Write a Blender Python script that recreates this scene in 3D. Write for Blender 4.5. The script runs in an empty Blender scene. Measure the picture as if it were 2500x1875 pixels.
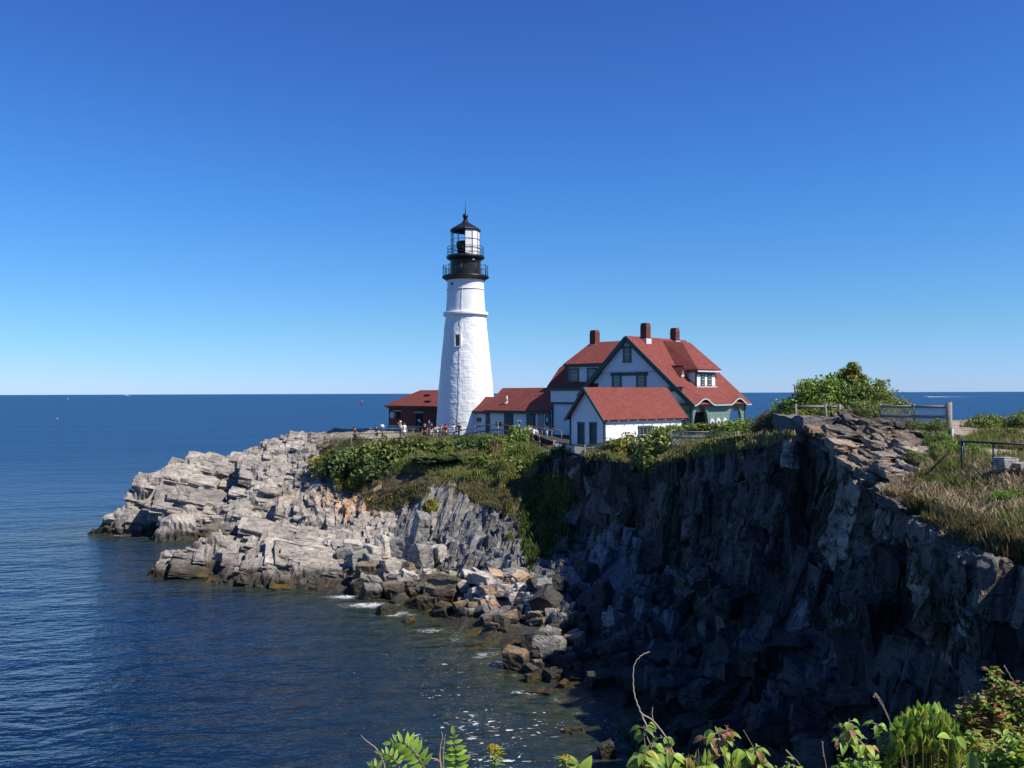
import bpy, bmesh, math, random
import numpy as np
from mathutils import Vector, Matrix
from mathutils.bvhtree import BVHTree

SC = bpy.context.scene
COL = SC.collection
F, CX, CY, EYE, ROLL = 2080.0, 1250.0, 960.0, 14.0, 0.0032
R = math.radians
random.seed(7)

def ray(px, py):
    """direction (x, 1, z) through a point of the photograph"""
    u, v = px - CX, py - CY
    return ((u - ROLL * v) / F, 1.0, -(v + ROLL * u) / F)

def W(px, py, Y):
    d = ray(px, py)
    return Vector((d[0] * Y, Y, EYE + d[2] * Y))

def proj(P):
    P = np.asarray(P, float)
    a = P[..., 0] / P[..., 1] * F
    b = -(P[..., 2] - EYE) / P[..., 1] * F
    return CX + a + ROLL * b, CY + b - ROLL * a

# ------------------------------------------------------------------ objects
def tag(o, label=None, cat=None, group=None, kind=None):
    if label: o['label'] = label
    if cat: o['category'] = cat
    if group: o['group'] = group
    if kind: o['kind'] = kind
    return o

def empty(name, loc, label=None, cat=None, group=None, rz=0.0):
    o = bpy.data.objects.new(name, None)
    COL.objects.link(o)
    o.location = loc
    o.rotation_euler = (0, 0, rz)
    o.empty_display_size = 0.2
    return tag(o, label, cat, group)

def link_mesh(name, me, mat=None, parent=None, loc=None):
    o = bpy.data.objects.new(name, me)
    COL.objects.link(o)
    if mat and not me.materials: me.materials.append(mat)
    if parent: o.parent = parent
    if loc is not None: o.location = loc
    return o

def np_mesh(name, V, faces, attrs=None, smooth=False, point_attrs=None):
    """faces: (n,k) int array of equal-sized polygons"""
    me = bpy.data.meshes.new(name)
    V = np.ascontiguousarray(V, dtype=np.float32)
    faces = np.ascontiguousarray(faces, dtype=np.int32)
    n, k = faces.shape
    me.vertices.add(len(V)); me.vertices.foreach_set('co', V.ravel())
    me.loops.add(n * k); me.loops.foreach_set('vertex_index', faces.ravel())
    me.polygons.add(n)
    me.polygons.foreach_set('loop_start', np.arange(0, n * k, k, dtype=np.int32))
    try: me.polygons.foreach_set('loop_total', np.full(n, k, dtype=np.int32))
    except Exception: pass
    me.polygons.foreach_set('use_smooth', np.full(n, bool(smooth)))
    for nm, arr in (point_attrs or {}).items():
        arr = np.asarray(arr, dtype=np.float32)
        if arr.ndim == 2:
            if arr.shape[1] == 3: arr = np.concatenate([arr, np.ones((len(arr), 1), np.float32)], 1)
            a = me.attributes.new(nm, 'FLOAT_COLOR', 'POINT'); a.data.foreach_set('color', np.ascontiguousarray(arr).ravel())
        else:
            a = me.attributes.new(nm, 'FLOAT', 'POINT'); a.data.foreach_set('value', np.ascontiguousarray(arr))
    me.update(calc_edges=True)
    return me

def grid_faces(nu, nv):
    i = np.arange(nu - 1)[:, None] * nv + np.arange(nv - 1)[None, :]
    return np.stack([i, i + nv, i + nv + 1, i + 1], -1).reshape(-1, 4)

class MB:
    """collects boxes, prisms, tubes and lathes and links them as ONE mesh object"""
    def __init__(s): s.v, s.f, s.sm = [], [], []
    def add(s, vs, fs, smooth=False):
        b = len(s.v)
        s.v += [tuple(p) for p in vs]
        for f in fs:
            s.f.append(tuple(b + i for i in f)); s.sm.append(smooth)
        return s
    def box(s, c, half, ax=None):
        c = Vector(c)
        X, Y, Z = ax if ax else (Vector((1, 0, 0)), Vector((0, 1, 0)), Vector((0, 0, 1)))
        vs = [c + X * (half[0] * a) + Y * (half[1] * b) + Z * (half[2] * d) for a in (-1, 1) for b in (-1, 1) for d in (-1, 1)]
        return s.add(vs, [(0, 1, 3, 2), (4, 6, 7, 5), (0, 4, 5, 1), (2, 3, 7, 6), (0, 2, 6, 4), (1, 5, 7, 3)])
    def beam(s, a, b, w, h, up=(0, 0, 1)):
        a, b = Vector(a), Vector(b)
        d = b - a; L = d.length
        if L < 1e-6: return s
        X = d / L; up = Vector(up)
        if abs(X.dot(up)) > .98: up = Vector((1, 0, 0))
        Y = up.cross(X).normalized(); Z = X.cross(Y)
        return s.box((a + b) / 2, (L / 2, w / 2, h / 2), (X, Y, Z))
    def prism(s, pts, d):
        """pts: planar polygon of 3D points, extruded along d"""
        n = len(pts); d = Vector(d)
        A = [Vector(p) for p in pts]; B = [p + d for p in A]
        fs = [tuple(range(n - 1, -1, -1)), tuple(range(n, 2 * n))]
        fs += [(i, (i + 1) % n, n + (i + 1) % n, n + i) for i in range(n)]
        return s.add(A + B, fs)
    def ring_prism(s, outer, inner, d):
        """a plate with one hole; outer and inner have the same number of points"""
        n = len(outer); d = Vector(d)
        O = [Vector(p) for p in outer]; I = [Vector(p) for p in inner]
        vs = O + I + [p + d for p in O] + [p + d for p in I]
        fs = []
        for i in range(n):
            j = (i + 1) % n
            fs += [(i, n + i, n + j, j), (2 * n + i, 2 * n + j, 3 * n + j, 3 * n + i), (i, j, 2 * n + j, 2 * n + i), (n + i, 3 * n + i, 3 * n + j, n + j)]
        return s.add(vs, fs)
    def tube(s, path, rad, n=8, cap=True, smooth=True):
        P = [Vector(p) for p in path]
        if not hasattr(rad, '__len__'): rad = [rad] * len(P)
        vs = []; fs = []; ref = None
        for i, p in enumerate(P):
            t = (P[min(i + 1, len(P) - 1)] - P[max(i - 1, 0)])
            t = t.normalized() if t.length > 1e-9 else Vector((0, 0, 1))
            if ref is None: ref = Vector((1, 0, 0)) if abs(t.x) < .8 else Vector((0, 1, 0))
            u = (ref - t * ref.dot(t)).normalized(); w = t.cross(u); ref = u
            for k in range(n):
                a = 2 * math.pi * k / n
                vs.append(p + (u * math.cos(a) + w * math.sin(a)) * rad[i])
        for i in range(len(P) - 1):
            for k in range(n):
                fs.append((i * n + k, i * n + (k + 1) % n, (i + 1) * n + (k + 1) % n, (i + 1) * n + k))
        s.add(vs, fs, smooth)
        if cap:
            b = len(s.v) - len(vs)
            s.f.append(tuple(b + k for k in range(n - 1, -1, -1))); s.sm.append(False)
            s.f.append(tuple(b + (len(P) - 1) * n + k for k in range(n))); s.sm.append(False)
        return s
    def lathe(s, prof, n=32, c=(0, 0, 0), a0=0.0, a1=None, smooth=True):
        """prof: (radius, z) list, about the vertical axis at c"""
        full = a1 is None
        a1 = a0 + 2 * math.pi if full else a1
        m = n if full else n + 1
        vs = []
        for r, z in prof:
            for k in range(m):
                a = a0 + (a1 - a0) * k / n
                vs.append((c[0] + r * math.cos(a), c[1] + r * math.sin(a), c[2] + z))
        fs = []
        for i in range(len(prof) - 1):
            for k in range(n):
                k2 = (k + 1) % m
                fs.append((i * m + k, i * m + k2, (i + 1) * m + k2, (i + 1) * m + k))
        return s.add(vs, fs, smooth)
    def sphere(s, c, r, nu=12, nv=8, sc=(1, 1, 1)):
        vs = []; fs = []
        for j in range(nv + 1):
            t = math.pi * j / nv
            for k in range(nu):
                a = 2 * math.pi * k / nu
                vs.append((c[0] + r * sc[0] * math.sin(t) * math.cos(a), c[1] + r * sc[1] * math.sin(t) * math.sin(a), c[2] + r * sc[2] * math.cos(t)))
        for j in range(nv):
            for k in range(nu):
                fs.append((j * nu + k, (j + 1) * nu + k, (j + 1) * nu + (k + 1) % nu, j * nu + (k + 1) % nu))
        return s.add(vs, fs, True)
    def build(s, name, mat, parent=None, origin=None):
        me = bpy.data.meshes.new(name)
        vs = s.v
        off = Vector((0, 0, 0))
        if parent is not None: off = Vector(parent.get('_w', parent.location))
        elif origin is not None: off = Vector(origin)
        vs = [(p[0] - off.x, p[1] - off.y, p[2] - off.z) for p in s.v]
        me.from_pydata(vs, [], s.f)
        me.polygons.foreach_set('use_smooth', s.sm)
        me.validate(); me.update()
        o = link_mesh(name, me, mat, parent)
        if parent is None and origin is not None: o.location = off
        return o

# every thing is an Empty (or mesh) with plain world translation, so a part's mesh is world points minus the root's location
def sub(parent_obj, mb, name, mat, root):
    """a sub-part: child of a part (parts sit at their thing's origin)"""
    o = mb.build(name, mat, root)
    o.parent = parent_obj
    return o

# ------------------------------------------------------------------ noise (numpy)
M32 = 0xffffffff
def hsh(i, j, k, seed=0):
    n = (np.asarray(i, np.int64) * 374761393 + np.asarray(j, np.int64) * 668265263 + np.asarray(k, np.int64) * 1440662683 + seed * 974634777) & M32
    n = ((n ^ (n >> 13)) * 1274126177) & M32
    n = ((n ^ (n >> 16)) * 2246822519) & M32
    n = n ^ (n >> 15)
    return (n & 0xffffff) / float(0xffffff)

def vnoise(P, seed=0):
    I = np.floor(P).astype(np.int64); f = P - I
    f = f * f * f * (f * (f * 6 - 15) + 10)
    out = 0
    for a in (0, 1):
        wa = f[:, 0] if a else 1 - f[:, 0]
        for b in (0, 1):
            wb = f[:, 1] if b else 1 - f[:, 1]
            for c in (0, 1):
                wc = f[:, 2] if c else 1 - f[:, 2]
                out = out + wa * wb * wc * hsh(I[:, 0] + a, I[:, 1] + b, I[:, 2] + c, seed)
    return out * 2 - 1

def fbm(P, oct=4, seed=0, gain=.5):
    s, a, t = 0, 1.0, 0
    for o in range(oct):
        s = s + a * vnoise(P * (2.03 ** o) + o * 17.3, seed + o); t += a; a *= gain
    return s / t

def brick(P, frame, size, seed=0, warp=.35, tilt=.5):
    """blocky fracture field: signed offset of the joint block a point lies in, its crack closeness and a per-block random"""
    a, b, c = (P @ np.array(ax) for ax in frame)
    w1 = vnoise(P * .23, seed + 11) * warp; w2 = vnoise(P * .31 + 5, seed + 12) * warp
    cc = c / size[2] + w1 * 1.5 + .5 * vnoise(np.stack([c / size[2] * .5, c * 0, c * 0], 1), seed + 5)
    ic = np.floor(cc); fc = cc - ic
    bb = b / size[1] + hsh(ic, 3, 1, seed) * 9 + w2
    ib = np.floor(bb); fb = bb - ib
    m = hsh(ib, ic, 7, seed) < .35
    aa = a / size[0] * np.where(m, .55, 1.0) + hsh(ic, ib, 2, seed) * 9 + w1
    ia = np.floor(aa); fa = aa - ia
    r = hsh(ia, ib, ic, seed + 1)
    t1 = hsh(ia, ib, ic, seed + 2) - .5; t2 = hsh(ia, ib, ic, seed + 3) - .5; t3 = hsh(ia, ib, ic, seed + 4) - .5
    d = (r - .5) * 2 + tilt * 2 * ((fa - .5) * t1 + (fb - .5) * t2 + (fc - .5) * t3)
    e = np.minimum(np.minimum(np.minimum(fa, 1 - fa) * size[0], np.minimum(fb, 1 - fb) * size[1]), np.minimum(fc, 1 - fc) * size[2])
    return d, e, r

def sstep(a, b, x):
    t = np.clip((x - a) / (b - a), 0, 1)
    return t * t * (3 - 2 * t)

# ------------------------------------------------------------------ materials
def s2l(c):
    return tuple(((x / 255.0) / 12.92 if x / 255.0 <= .04045 else ((x / 255.0 + .055) / 1.055) ** 2.4) for x in c)

class NT:
    def __init__(s, name):
        s.m = bpy.data.materials.new(name); s.m.use_nodes = True
        s.t = s.m.node_tree; s.n = s.t.nodes; s.l = s.t.links
        s.b = s.n['Principled BSDF']
    def node(s, typ, **kw):
        n = s.n.new(typ)
        for k, v in kw.items():
            if k.startswith('i_'):
                key = k[2:]
                key = int(key) if key.isdigit() else key.replace('_', ' ')
                n.inputs[key].default_value = v
            else: setattr(n, k, v)
        return n
    def link(s, a, b): s.l.new(a, b)
    def pos(s):
        return s.node('ShaderNodeNewGeometry').outputs['Position']
    def noise(s, scale, detail=4, rough=.55, vec=None, dist=0.0):
        n = s.node('ShaderNodeTexNoise'); n.inputs['Scale'].default_value = scale
        n.inputs['Detail'].default_value = detail; n.inputs['Roughness'].default_value = rough
        n.inputs['Distortion'].default_value = dist
        if vec is not None: s.link(vec, n.inputs['Vector'])
        return n.outputs['Fac']
    def mapv(s, vec, scale=(1, 1, 1), rot=(0, 0, 0)):
        n = s.node('ShaderNodeMapping'); n.inputs['Scale'].default_value = scale; n.inputs['Rotation'].default_value = rot
        s.link(vec, n.inputs['Vector']); return n.outputs[0]
    def math(s, op, a, b=None, c=None, clamp=False):
        n = s.node('ShaderNodeMath', operation=op, use_clamp=clamp)
        for i, x in enumerate((a, b, c)):
            if x is None: continue
            if isinstance(x, (int, float)): n.inputs[i].default_value = x
            else: s.link(x, n.inputs[i])
        return n.outputs[0]
    def ramp(s, fac, stops):
        n = s.node('ShaderNodeValToRGB'); cr = n.color_ramp
        while len(cr.elements) > 1: cr.elements.remove(cr.elements[-1])
        cr.elements[0].position = stops[0][0]; cr.elements[0].color = tuple(stops[0][1]) + (1,)
        for p, c in stops[1:]:
            e = cr.elements.new(p); e.color = tuple(c) + (1,)
        s.link(fac, n.inputs[0]); return n.outputs[0]
    def mix(s, fac, a, b, mode='MIX'):
        n = s.node('ShaderNodeMix', data_type='RGBA', blend_type=mode)
        for sock, x in ((n.inputs[0], fac), (n.inputs[6], a), (n.inputs[7], b)):
            if isinstance(x, (int, float)): sock.default_value = x
            elif isinstance(x, tuple): sock.default_value = x + (1,) if len(x) == 3 else x
            else: s.link(x, sock)
        return n.outputs[2]
    def bump(s, h, strength=.5, dist=.05, normal=None):
        n = s.node('ShaderNodeBump'); n.inputs['Strength'].default_value = strength; n.inputs['Distance'].default_value = dist
        s.link(h, n.inputs['Height'])
        if normal is not None: s.link(normal, n.inputs['Normal'])
        return n.outputs[0]
    def attr(s, name):
        n = s.node('ShaderNodeAttribute', attribute_name=name); return n
    def set(s, rough=None, spec=None, **kw):
        if rough is not None: s.b.inputs['Roughness'].default_value = rough
        if spec is not None: s.b.inputs['Specular IOR Level'].default_value = spec
        return s
    def base(s, c):
        if isinstance(c, tuple): s.b.inputs['Base Color'].default_value = c + (1,)
        else: s.link(c, s.b.inputs['Base Color'])
        return s
    def normal(s, n): s.link(n, s.b.inputs['Normal']); return s

def mat_plain(name, c, rough=.6, spec=.3, var=.12, scale=3.0, bump=0.0, metal=0.0):
    """a painted or plain surface with the slight unevenness of a real one"""
    t = NT(name); p = t.pos()
    f = t.noise(scale, 5, .6, p)
    f2 = t.noise(scale * 9, 3, .6, p)
    k = t.math('ADD', t.math('MULTIPLY', t.math('SUBTRACT', f, .5), var * 2), t.math('ADD', 1.0, t.math('MULTIPLY', t.math('SUBTRACT', f2, .5), var)))
    n = t.node('ShaderNodeVectorMath', operation='SCALE'); n.inputs[0].default_value = c
    t.link(k, n.inputs['Scale'])
    t.base(n.outputs[0]).set(rough, spec)
    t.b.inputs['Metallic'].default_value = metal
    if bump: t.normal(t.bump(f2, .6, bump))
    return t.m
# ------------------------------------------------------------------ camera, sun and sky
cam = bpy.data.cameras.new('camera'); camo = bpy.data.objects.new('camera', cam); COL.objects.link(camo)
cam.sensor_width = 36.0; cam.lens = F / 2500 * 36.0; cam.shift_y = (CY - 937.5) / 2500
cam.clip_start = .05; cam.clip_end = 200000
camo.matrix_world = Matrix.Translation((0, 0, EYE)) @ Matrix.Rotation(R(90), 4, 'X') @ Matrix.Rotation(-ROLL, 4, 'Z')
SC.camera = camo

SUN_AZ, SUN_EL = R(116), R(47)          # clockwise from +Y, above the horizon
sdir = Vector((math.sin(SUN_AZ) * math.cos(SUN_EL), math.cos(SUN_AZ) * math.cos(SUN_EL), math.sin(SUN_EL)))
sl = bpy.data.lights.new('sun', 'SUN'); sl.energy = 5.0; sl.angle = R(.53); sl.color = (1.0, .94, .84)
slo = bpy.data.objects.new('sun', sl); COL.objects.link(slo)
slo.rotation_euler = sdir.to_track_quat('Z', 'Y').to_euler(); slo.location = sdir * 100

wd = bpy.data.worlds.new('World'); SC.world = wd; wd.use_nodes = True
wt = wd.node_tree; bg = wt.nodes['Background']
sky = wt.nodes.new('ShaderNodeTexSky'); sky.sky_type = 'NISHITA'; sky.sun_disc = False
sky.sun_elevation = SUN_EL; sky.sun_rotation = SUN_AZ
sky.air_density = 1.0; sky.dust_density = 0.0; sky.ozone_density = 1.0; sky.altitude = 0
# a deep, clear autumn blue: the sky's own colour shifted by height above the horizon
tc = wt.nodes.new('ShaderNodeTexCoord'); sx_ = wt.nodes.new('ShaderNodeSeparateXYZ'); wt.links.new(tc.outputs['Generated'], sx_.inputs[0])
rp = wt.nodes.new('ShaderNodeValToRGB'); wt.links.new(sx_.outputs['Z'], rp.inputs[0])
SKY = [(0.0, (.56, .90, 2.0)), (1.0, (.40, .74, 1.5)), (.012, (.573, .92, 1.93)), (.074, (.515, .945, 1.525)), (.221, (.384, .941, 1.71)), (.415, (.366, .762, 1.69))]
cr = rp.color_ramp
for i, (p_, c_) in enumerate(SKY):
    e = cr.elements[i] if i < 2 else cr.elements.new(p_)
    e.position = p_; e.color = tuple(x / 3 for x in c_) + (1,)
sm_ = wt.nodes.new('ShaderNodeVectorMath'); sm_.operation = 'MULTIPLY'
wt.links.new(sky.outputs[0], sm_.inputs[0]); wt.links.new(rp.outputs[0], sm_.inputs[1])
sc_ = wt.nodes.new('ShaderNodeVectorMath'); sc_.operation = 'SCALE'; sc_.inputs['Scale'].default_value = 3.0
wt.links.new(sm_.outputs[0], sc_.inputs[0]); wt.links.new(sc_.outputs[0], bg.inputs['Color'])
bg.inputs['Strength'].default_value = .0667
SC.view_settings.view_transform = 'Standard'; SC.view_settings.look = 'None'
SC.view_settings.exposure = .35; SC.view_settings.gamma = 1
SC.cycles.use_denoising = True
SC.cycles.max_bounces = 6; SC.cycles.diffuse_bounces = 2; SC.cycles.glossy_bounces = 3; SC.cycles.transparent_max_bounces = 8
SC.cycles.sample_clamp_indirect = 6
# ------------------------------------------------------------------ the rocky headland: a height field through surveyed points
HP = []
def hp(px, py, Y): HP.append(tuple(W(px, py, Y)))
for a in [  # shoreline of the main rock, its crest and its face
    (245,1297,86.6),(350,1306,84.5),(480,1316,82.2),(600,1314,82.3),(680,1306,82.8),
    (300,1232,87.5),(335,1180,89),(410,1144,91),(500,1110,95),(560,1106,96.5),(640,1114,97),(650,1088,100),(700,1062,102),(760,1058,104),(820,1056,106),
    (500,1150,89),(600,1150,90.5),(700,1130,93.5),(700,1180,87),(790,1150,88.5),(550,1220,84.8),(400,1236,85.6),(700,1230,82.8),(800,1228,81),
    (640,1270,82),(830,1290,76),(760,1285,78),(460,1200,87),(400,1170,88.5),(620,1195,86),
    # ledge in front
    (600,1285,71),(700,1298,72),(640,1325,68),(760,1345,67),(860,1340,68.5),(880,1300,72),(600,1350,66),(560,1405,63.2),(640,1420,62),(760,1425,61.3),(860,1430,60.4),(900,1390,63.5),
    # vegetated knob and the path along the fence
    (870,1072,92),(940,1074,90),(1000,1078,88),(1060,1078,87),(1120,1076,86),(1200,1070,85),(1290,1074,80),(1340,1105,75),
    (880,1135,85),(950,1150,80.5),(880,1192,82),(960,1200,77.5),(1000,1120,81),(1100,1130,78),(1200,1135,75.5),(1280,1110,76.5),
    # slab cliff
    (1040,1185,74),(1150,1195,72),(1220,1250,68),(1255,1180,71),(1050,1290,68.3),(1150,1300,66),(1225,1330,63.5),(1000,1340,67),(1100,1385,62.8),(1225,1405,60.8),(920,1365,66),(880,1215,79.5),
    (960,1270,72),(940,1320,69),(1000,1250,72),
    # gully
    (1290,1290,69),(1330,1200,73),(1380,1150,72),(1300,1380,62.5),(1400,1400,60.5),(1330,1150,74),(1330,1300,67),
    # boulder beach
    (900,1435,60),(1000,1475,55.8),(1100,1520,51.5),(1200,1560,48.2),(1235,1625,44.0),(1300,1660,41.5),(1420,1640,42.0),(1400,1560,47),(1300,1500,51),(1200,1450,55.5),(1450,1480,51),(1500,1600,44),(1520,1700,38.5),(1420,1720,37.8)]:
    hp(*a)
HP += [  # flat top and the far shore, hidden from here
    (-5,95,9.5),(-5,100,9.7),(2,92,9.6),(4,88,9.6),(10,80,9.6),(16,90,9.6),(-10,100,9.6),(-16,104,9.6),(-12,110,9.2),(-2,108,9.5),(8,104,9.5),(14,100,9.5),
    (-22,112,6),(-28,112,1),(-30,106,5.0),(-36,103,2.5),(-42,98,-1),(-20,122,0),(-8,122,4),(4,120,6),(14,114,8),(10,126,0),(-48,90,-3),(-52,100,-5),(-35,114,-4),
    (-50,80,-4),(-42,76,-4),(-30,75,-3.2),(-33,70,-3),(-24,74.5,-2.4),(-22,77,-.9),(-20,60,-3.5),(-14,56.5,-2.2),(-10,52,-2.2),(-5,46,-2.2),(-1.5,40.5,-1.8),(-12,44,-3.5),(-30,50,-5),(-20,40,-5),(-8,34,-3.5),
    (1,37,-1.4),(3,34,-1.2),(5.5,34.5,-.3),(0,30,-3),(6,70,8.4),(9,68,8.6),(12,72,9.3),(4,78,9.5),(8,60,5.5),(12,56,7)]
def hz(px, py, z):
    d = ray(px, py); Y = (z - EYE) / d[2]; HP.append((d[0] * Y, Y, z))
for a in ((330,1330,-1.8),(400,1345,-1.9),(470,1338,-1.9),(530,1330,-1.8),(570,1322,-1.4),(380,1420,-2.2),(460,1430,-2.2),(530,1440,-2.0),(350,1370,-2.2)): hz(*a)
HP = np.array(HP)

def rbf_fit(P, smooth=.35):
    d = np.sqrt(((P[:, None, :2] - P[None, :, :2]) ** 2).sum(-1) + .6)
    n = len(P)
    A = np.zeros((n + 3, n + 3)); A[:n, :n] = -d - 0 + np.eye(n) * smooth
    A[:n, n] = A[n, :n] = 1; A[:n, n + 1:] = P[:, :2]; A[n + 1:, :n] = P[:, :2].T
    b = np.zeros(n + 3); b[:n] = P[:, 2]
    return np.linalg.solve(A, b)
HC = rbf_fit(HP)
MOUNDS = [  # rock masses standing out of the surface: x, y, rx, ry, height, turn
    tuple(W(462, 1385, 67)[:2]) + (3.0, 1.7, 3.7, .2),
    tuple(W(425, 1262, 83.5)[:2]) + (2.2, 1.6, 2.2, .6),
    tuple(W(225, 1293, 86.3)[:2]) + (1.8, 1.0, 1.1, .1),
]
def hbase(X, Y):
    out = np.empty(X.size); x = X.ravel(); y = Y.ravel()
    for s in range(0, x.size, 40000):
        e = s + 40000
        d = np.sqrt((x[s:e, None] - HP[None, :, 0]) ** 2 + (y[s:e, None] - HP[None, :, 1]) ** 2 + .6)
        out[s:e] = -d @ HC[:len(HP)] + HC[len(HP)] + HC[len(HP) + 1] * x[s:e] + HC[len(HP) + 2] * y[s:e]
    for (mx, my, rx, ry, h, a) in MOUNDS:
        u = ((x - mx) * math.cos(a) + (y - my) * math.sin(a)) / rx; v = (-(x - mx) * math.sin(a) + (y - my) * math.cos(a)) / ry
        out += h * np.clip(1.35 * np.exp(-(u ** 4 + v ** 4)), 0, 1)
    return out.reshape(X.shape)

def nrm(v): v = np.array(v, float); return v / np.linalg.norm(v)
def frame(a, c):
    a = nrm(a); c = nrm(c); c = nrm(c - a * (a @ c)); b = np.cross(c, a); return (a, b, c)
FR_LEFT = frame((.94, .22, -.22), (.24, -.38, .9))       # beds dipping gently, joints across them
FR_SLAB = frame((.30, .36, .88), (.55, -.83, .1))        # steep slabs leaning
FR_CLIFF = frame((.12, .05, 1.0), (-.86, -.5, .1))       # upright columns

def rock_colour(P, seed, light, dark):
    """albedo of bedded rock: bands along the beds, blotches between the two tones given"""
    t = .5 + .5 * fbm(P * np.array([.5, .5, 2.2]), 4, seed)
    b = .5 + .5 * fbm(P * np.array([2.2, 2.2, 7.0]) + 31, 3, seed + 9)
    k = np.clip(.15 + .75 * t + .5 * (b - .5), 0, 1)[:, None]
    return np.array(dark) * (1 - k) + np.array(light) * k

xs = np.arange(-50, 16.01, .15); ys = np.arange(33, 125, .16)
GX, GY = np.meshgrid(xs, ys, indexing='ij')
GZ = hbase(GX, GY)
gx = np.gradient(GZ, .15, axis=0); gy = np.gradient(GZ, .16, axis=1)
N = np.stack([-gx, -gy, np.ones_like(gx)], -1); N /= np.linalg.norm(N, axis=-1, keepdims=True)
B = np.stack([GX, GY, GZ], -1).reshape(-1, 3); N = N.reshape(-1, 3)
PX, PY = proj(B)
flat_top = sstep(8.6, 9.3, B[:, 2]) * sstep(-24, -16, B[:, 0])
slab = sstep(960, 1010, PX) * sstep(70.5, 66, B[:, 1] - .3 * (B[:, 0] + 4)) * sstep(.2, 1.0, B[:, 2])
gully = sstep(1235, 1290, PX) * sstep(86, 76, B[:, 1])
knob = sstep(760, 860, PX) * sstep(5.2, 6.6, B[:, 2] + .02 * (PX - 900).clip(-100, 50) * 1.0)
veg = np.clip(np.maximum(np.maximum(knob * (1 - slab), flat_top), gully * sstep(3.5, 5.5, B[:, 2])), 0, 1)
beach = sstep(62, 58, B[:, 1]) * sstep(-14, -10, B[:, 0])
left = np.clip(1 - slab - gully - veg, 0, 1)
dl1, el1, rl1 = brick(B, FR_LEFT, (6.5, 3.4, 1.5), 3, .3, .55)
dl2, el2, rl2 = brick(B, FR_LEFT, (2.6, 1.5, .6), 8, .3, .5)
dl3, el3, rl3 = brick(B, FR_LEFT, (1.2, .7, .22), 12, .3, .4)
DL = .38 * dl1 + .22 * dl2 + .09 * dl3 - .16 * np.exp(-(el1 / .12) ** 2)
ds1, es1, rs1 = brick(B, FR_SLAB, (5.5, 1.35, 1.6), 21, .25, .35)
ds2, es2, rs2 = brick(B, FR_SLAB, (1.9, .62, .7), 25, .25, .4)
DS = .25 * ds1 + .10 * ds2
amp = np.maximum(left, .0) * DL + slab * DS + gully * .5 * DS + veg * .22 * fbm(B * .8, 4, 3) + .12 * fbm(B * 1.3, 4, 5) * (1 - veg)
def blur(a, n=1):
    for _ in range(n):
        p = np.pad(a, 1, mode='edge')
        a = .25 * p[1:-1, 1:-1] + .125 * (p[:-2, 1:-1] + p[2:, 1:-1] + p[1:-1, :-2] + p[1:-1, 2:]) + .0625 * (p[:-2, :-2] + p[2:, 2:] + p[:-2, 2:] + p[2:, :-2])
    return a
amp *= np.where(B[:, 2] < -1.5, .3, 1.0) * (1 - .75 * beach)
# the broad masses lean out of the smooth survey surface
big = fbm(B * .16, 3, 44) * .7 * left
V = B + N * (amp + big)[:, None]
light, dark = (.47, .415, .35), (.17, .155, .14)
C = rock_colour(B, 2, light, dark) * (.82 + .36 * rl1 * left + .18 * (1 - left))[:, None]
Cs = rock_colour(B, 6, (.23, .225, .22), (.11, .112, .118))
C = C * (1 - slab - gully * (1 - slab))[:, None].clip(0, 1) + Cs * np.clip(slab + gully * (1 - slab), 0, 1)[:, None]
soil = np.array((.085, .075, .04)) + fbm(B * 1.5, 4, 70)[:, None] * np.array((.03, .03, .012))
C = C * (1 - veg)[:, None] + soil * veg[:, None]
pale = flat_top * sstep(1010, 950, PX)
C = C * (1 - .8 * pale)[:, None] + np.array((.42, .36, .29)) * .8 * pale[:, None]
lip = sstep(1085, 1250, PX) * sstep(4.0, 6.2, B[:, 2]) * (1 - flat_top)
C = C * (1 - .6 * lip)[:, None] + np.array((.16, .125, .08)) * .6 * lip[:, None]
for (cx, cy, r, k) in ((880, 1217, 62, 1.0), (820, 1200, 30, .55), (930, 1235, 26, .7), (1040, 1225, 22, .5), (700, 1210, 30, .35), (1235, 1175, 26, .9), (1215, 1205, 30, .9), (1245, 1285, 22, .9), (1275, 1178, 20, .7), (1090, 1250, 12, .8), (905, 1185, 20, .7), (1000, 1180, 15, .5)):
    m = np.exp(-(((PX - cx) / r) ** 2 + ((PY - cy) / (r * .55)) ** 2)) * sstep(-.1, .35, fbm(B * 1.4, 4, 81) + .25) * k
    C = C * (1 - m)[:, None] + np.array((.50, .25, .085)) * m[:, None]
HV, HF = V, grid_faces(len(xs), len(ys))
keep = (HV[HF][:, :, 2].max(1) > -.9)
HF = HF[keep]
used = np.unique(HF); remap = np.zeros(len(HV), np.int64); remap[used] = np.arange(len(used))

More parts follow.
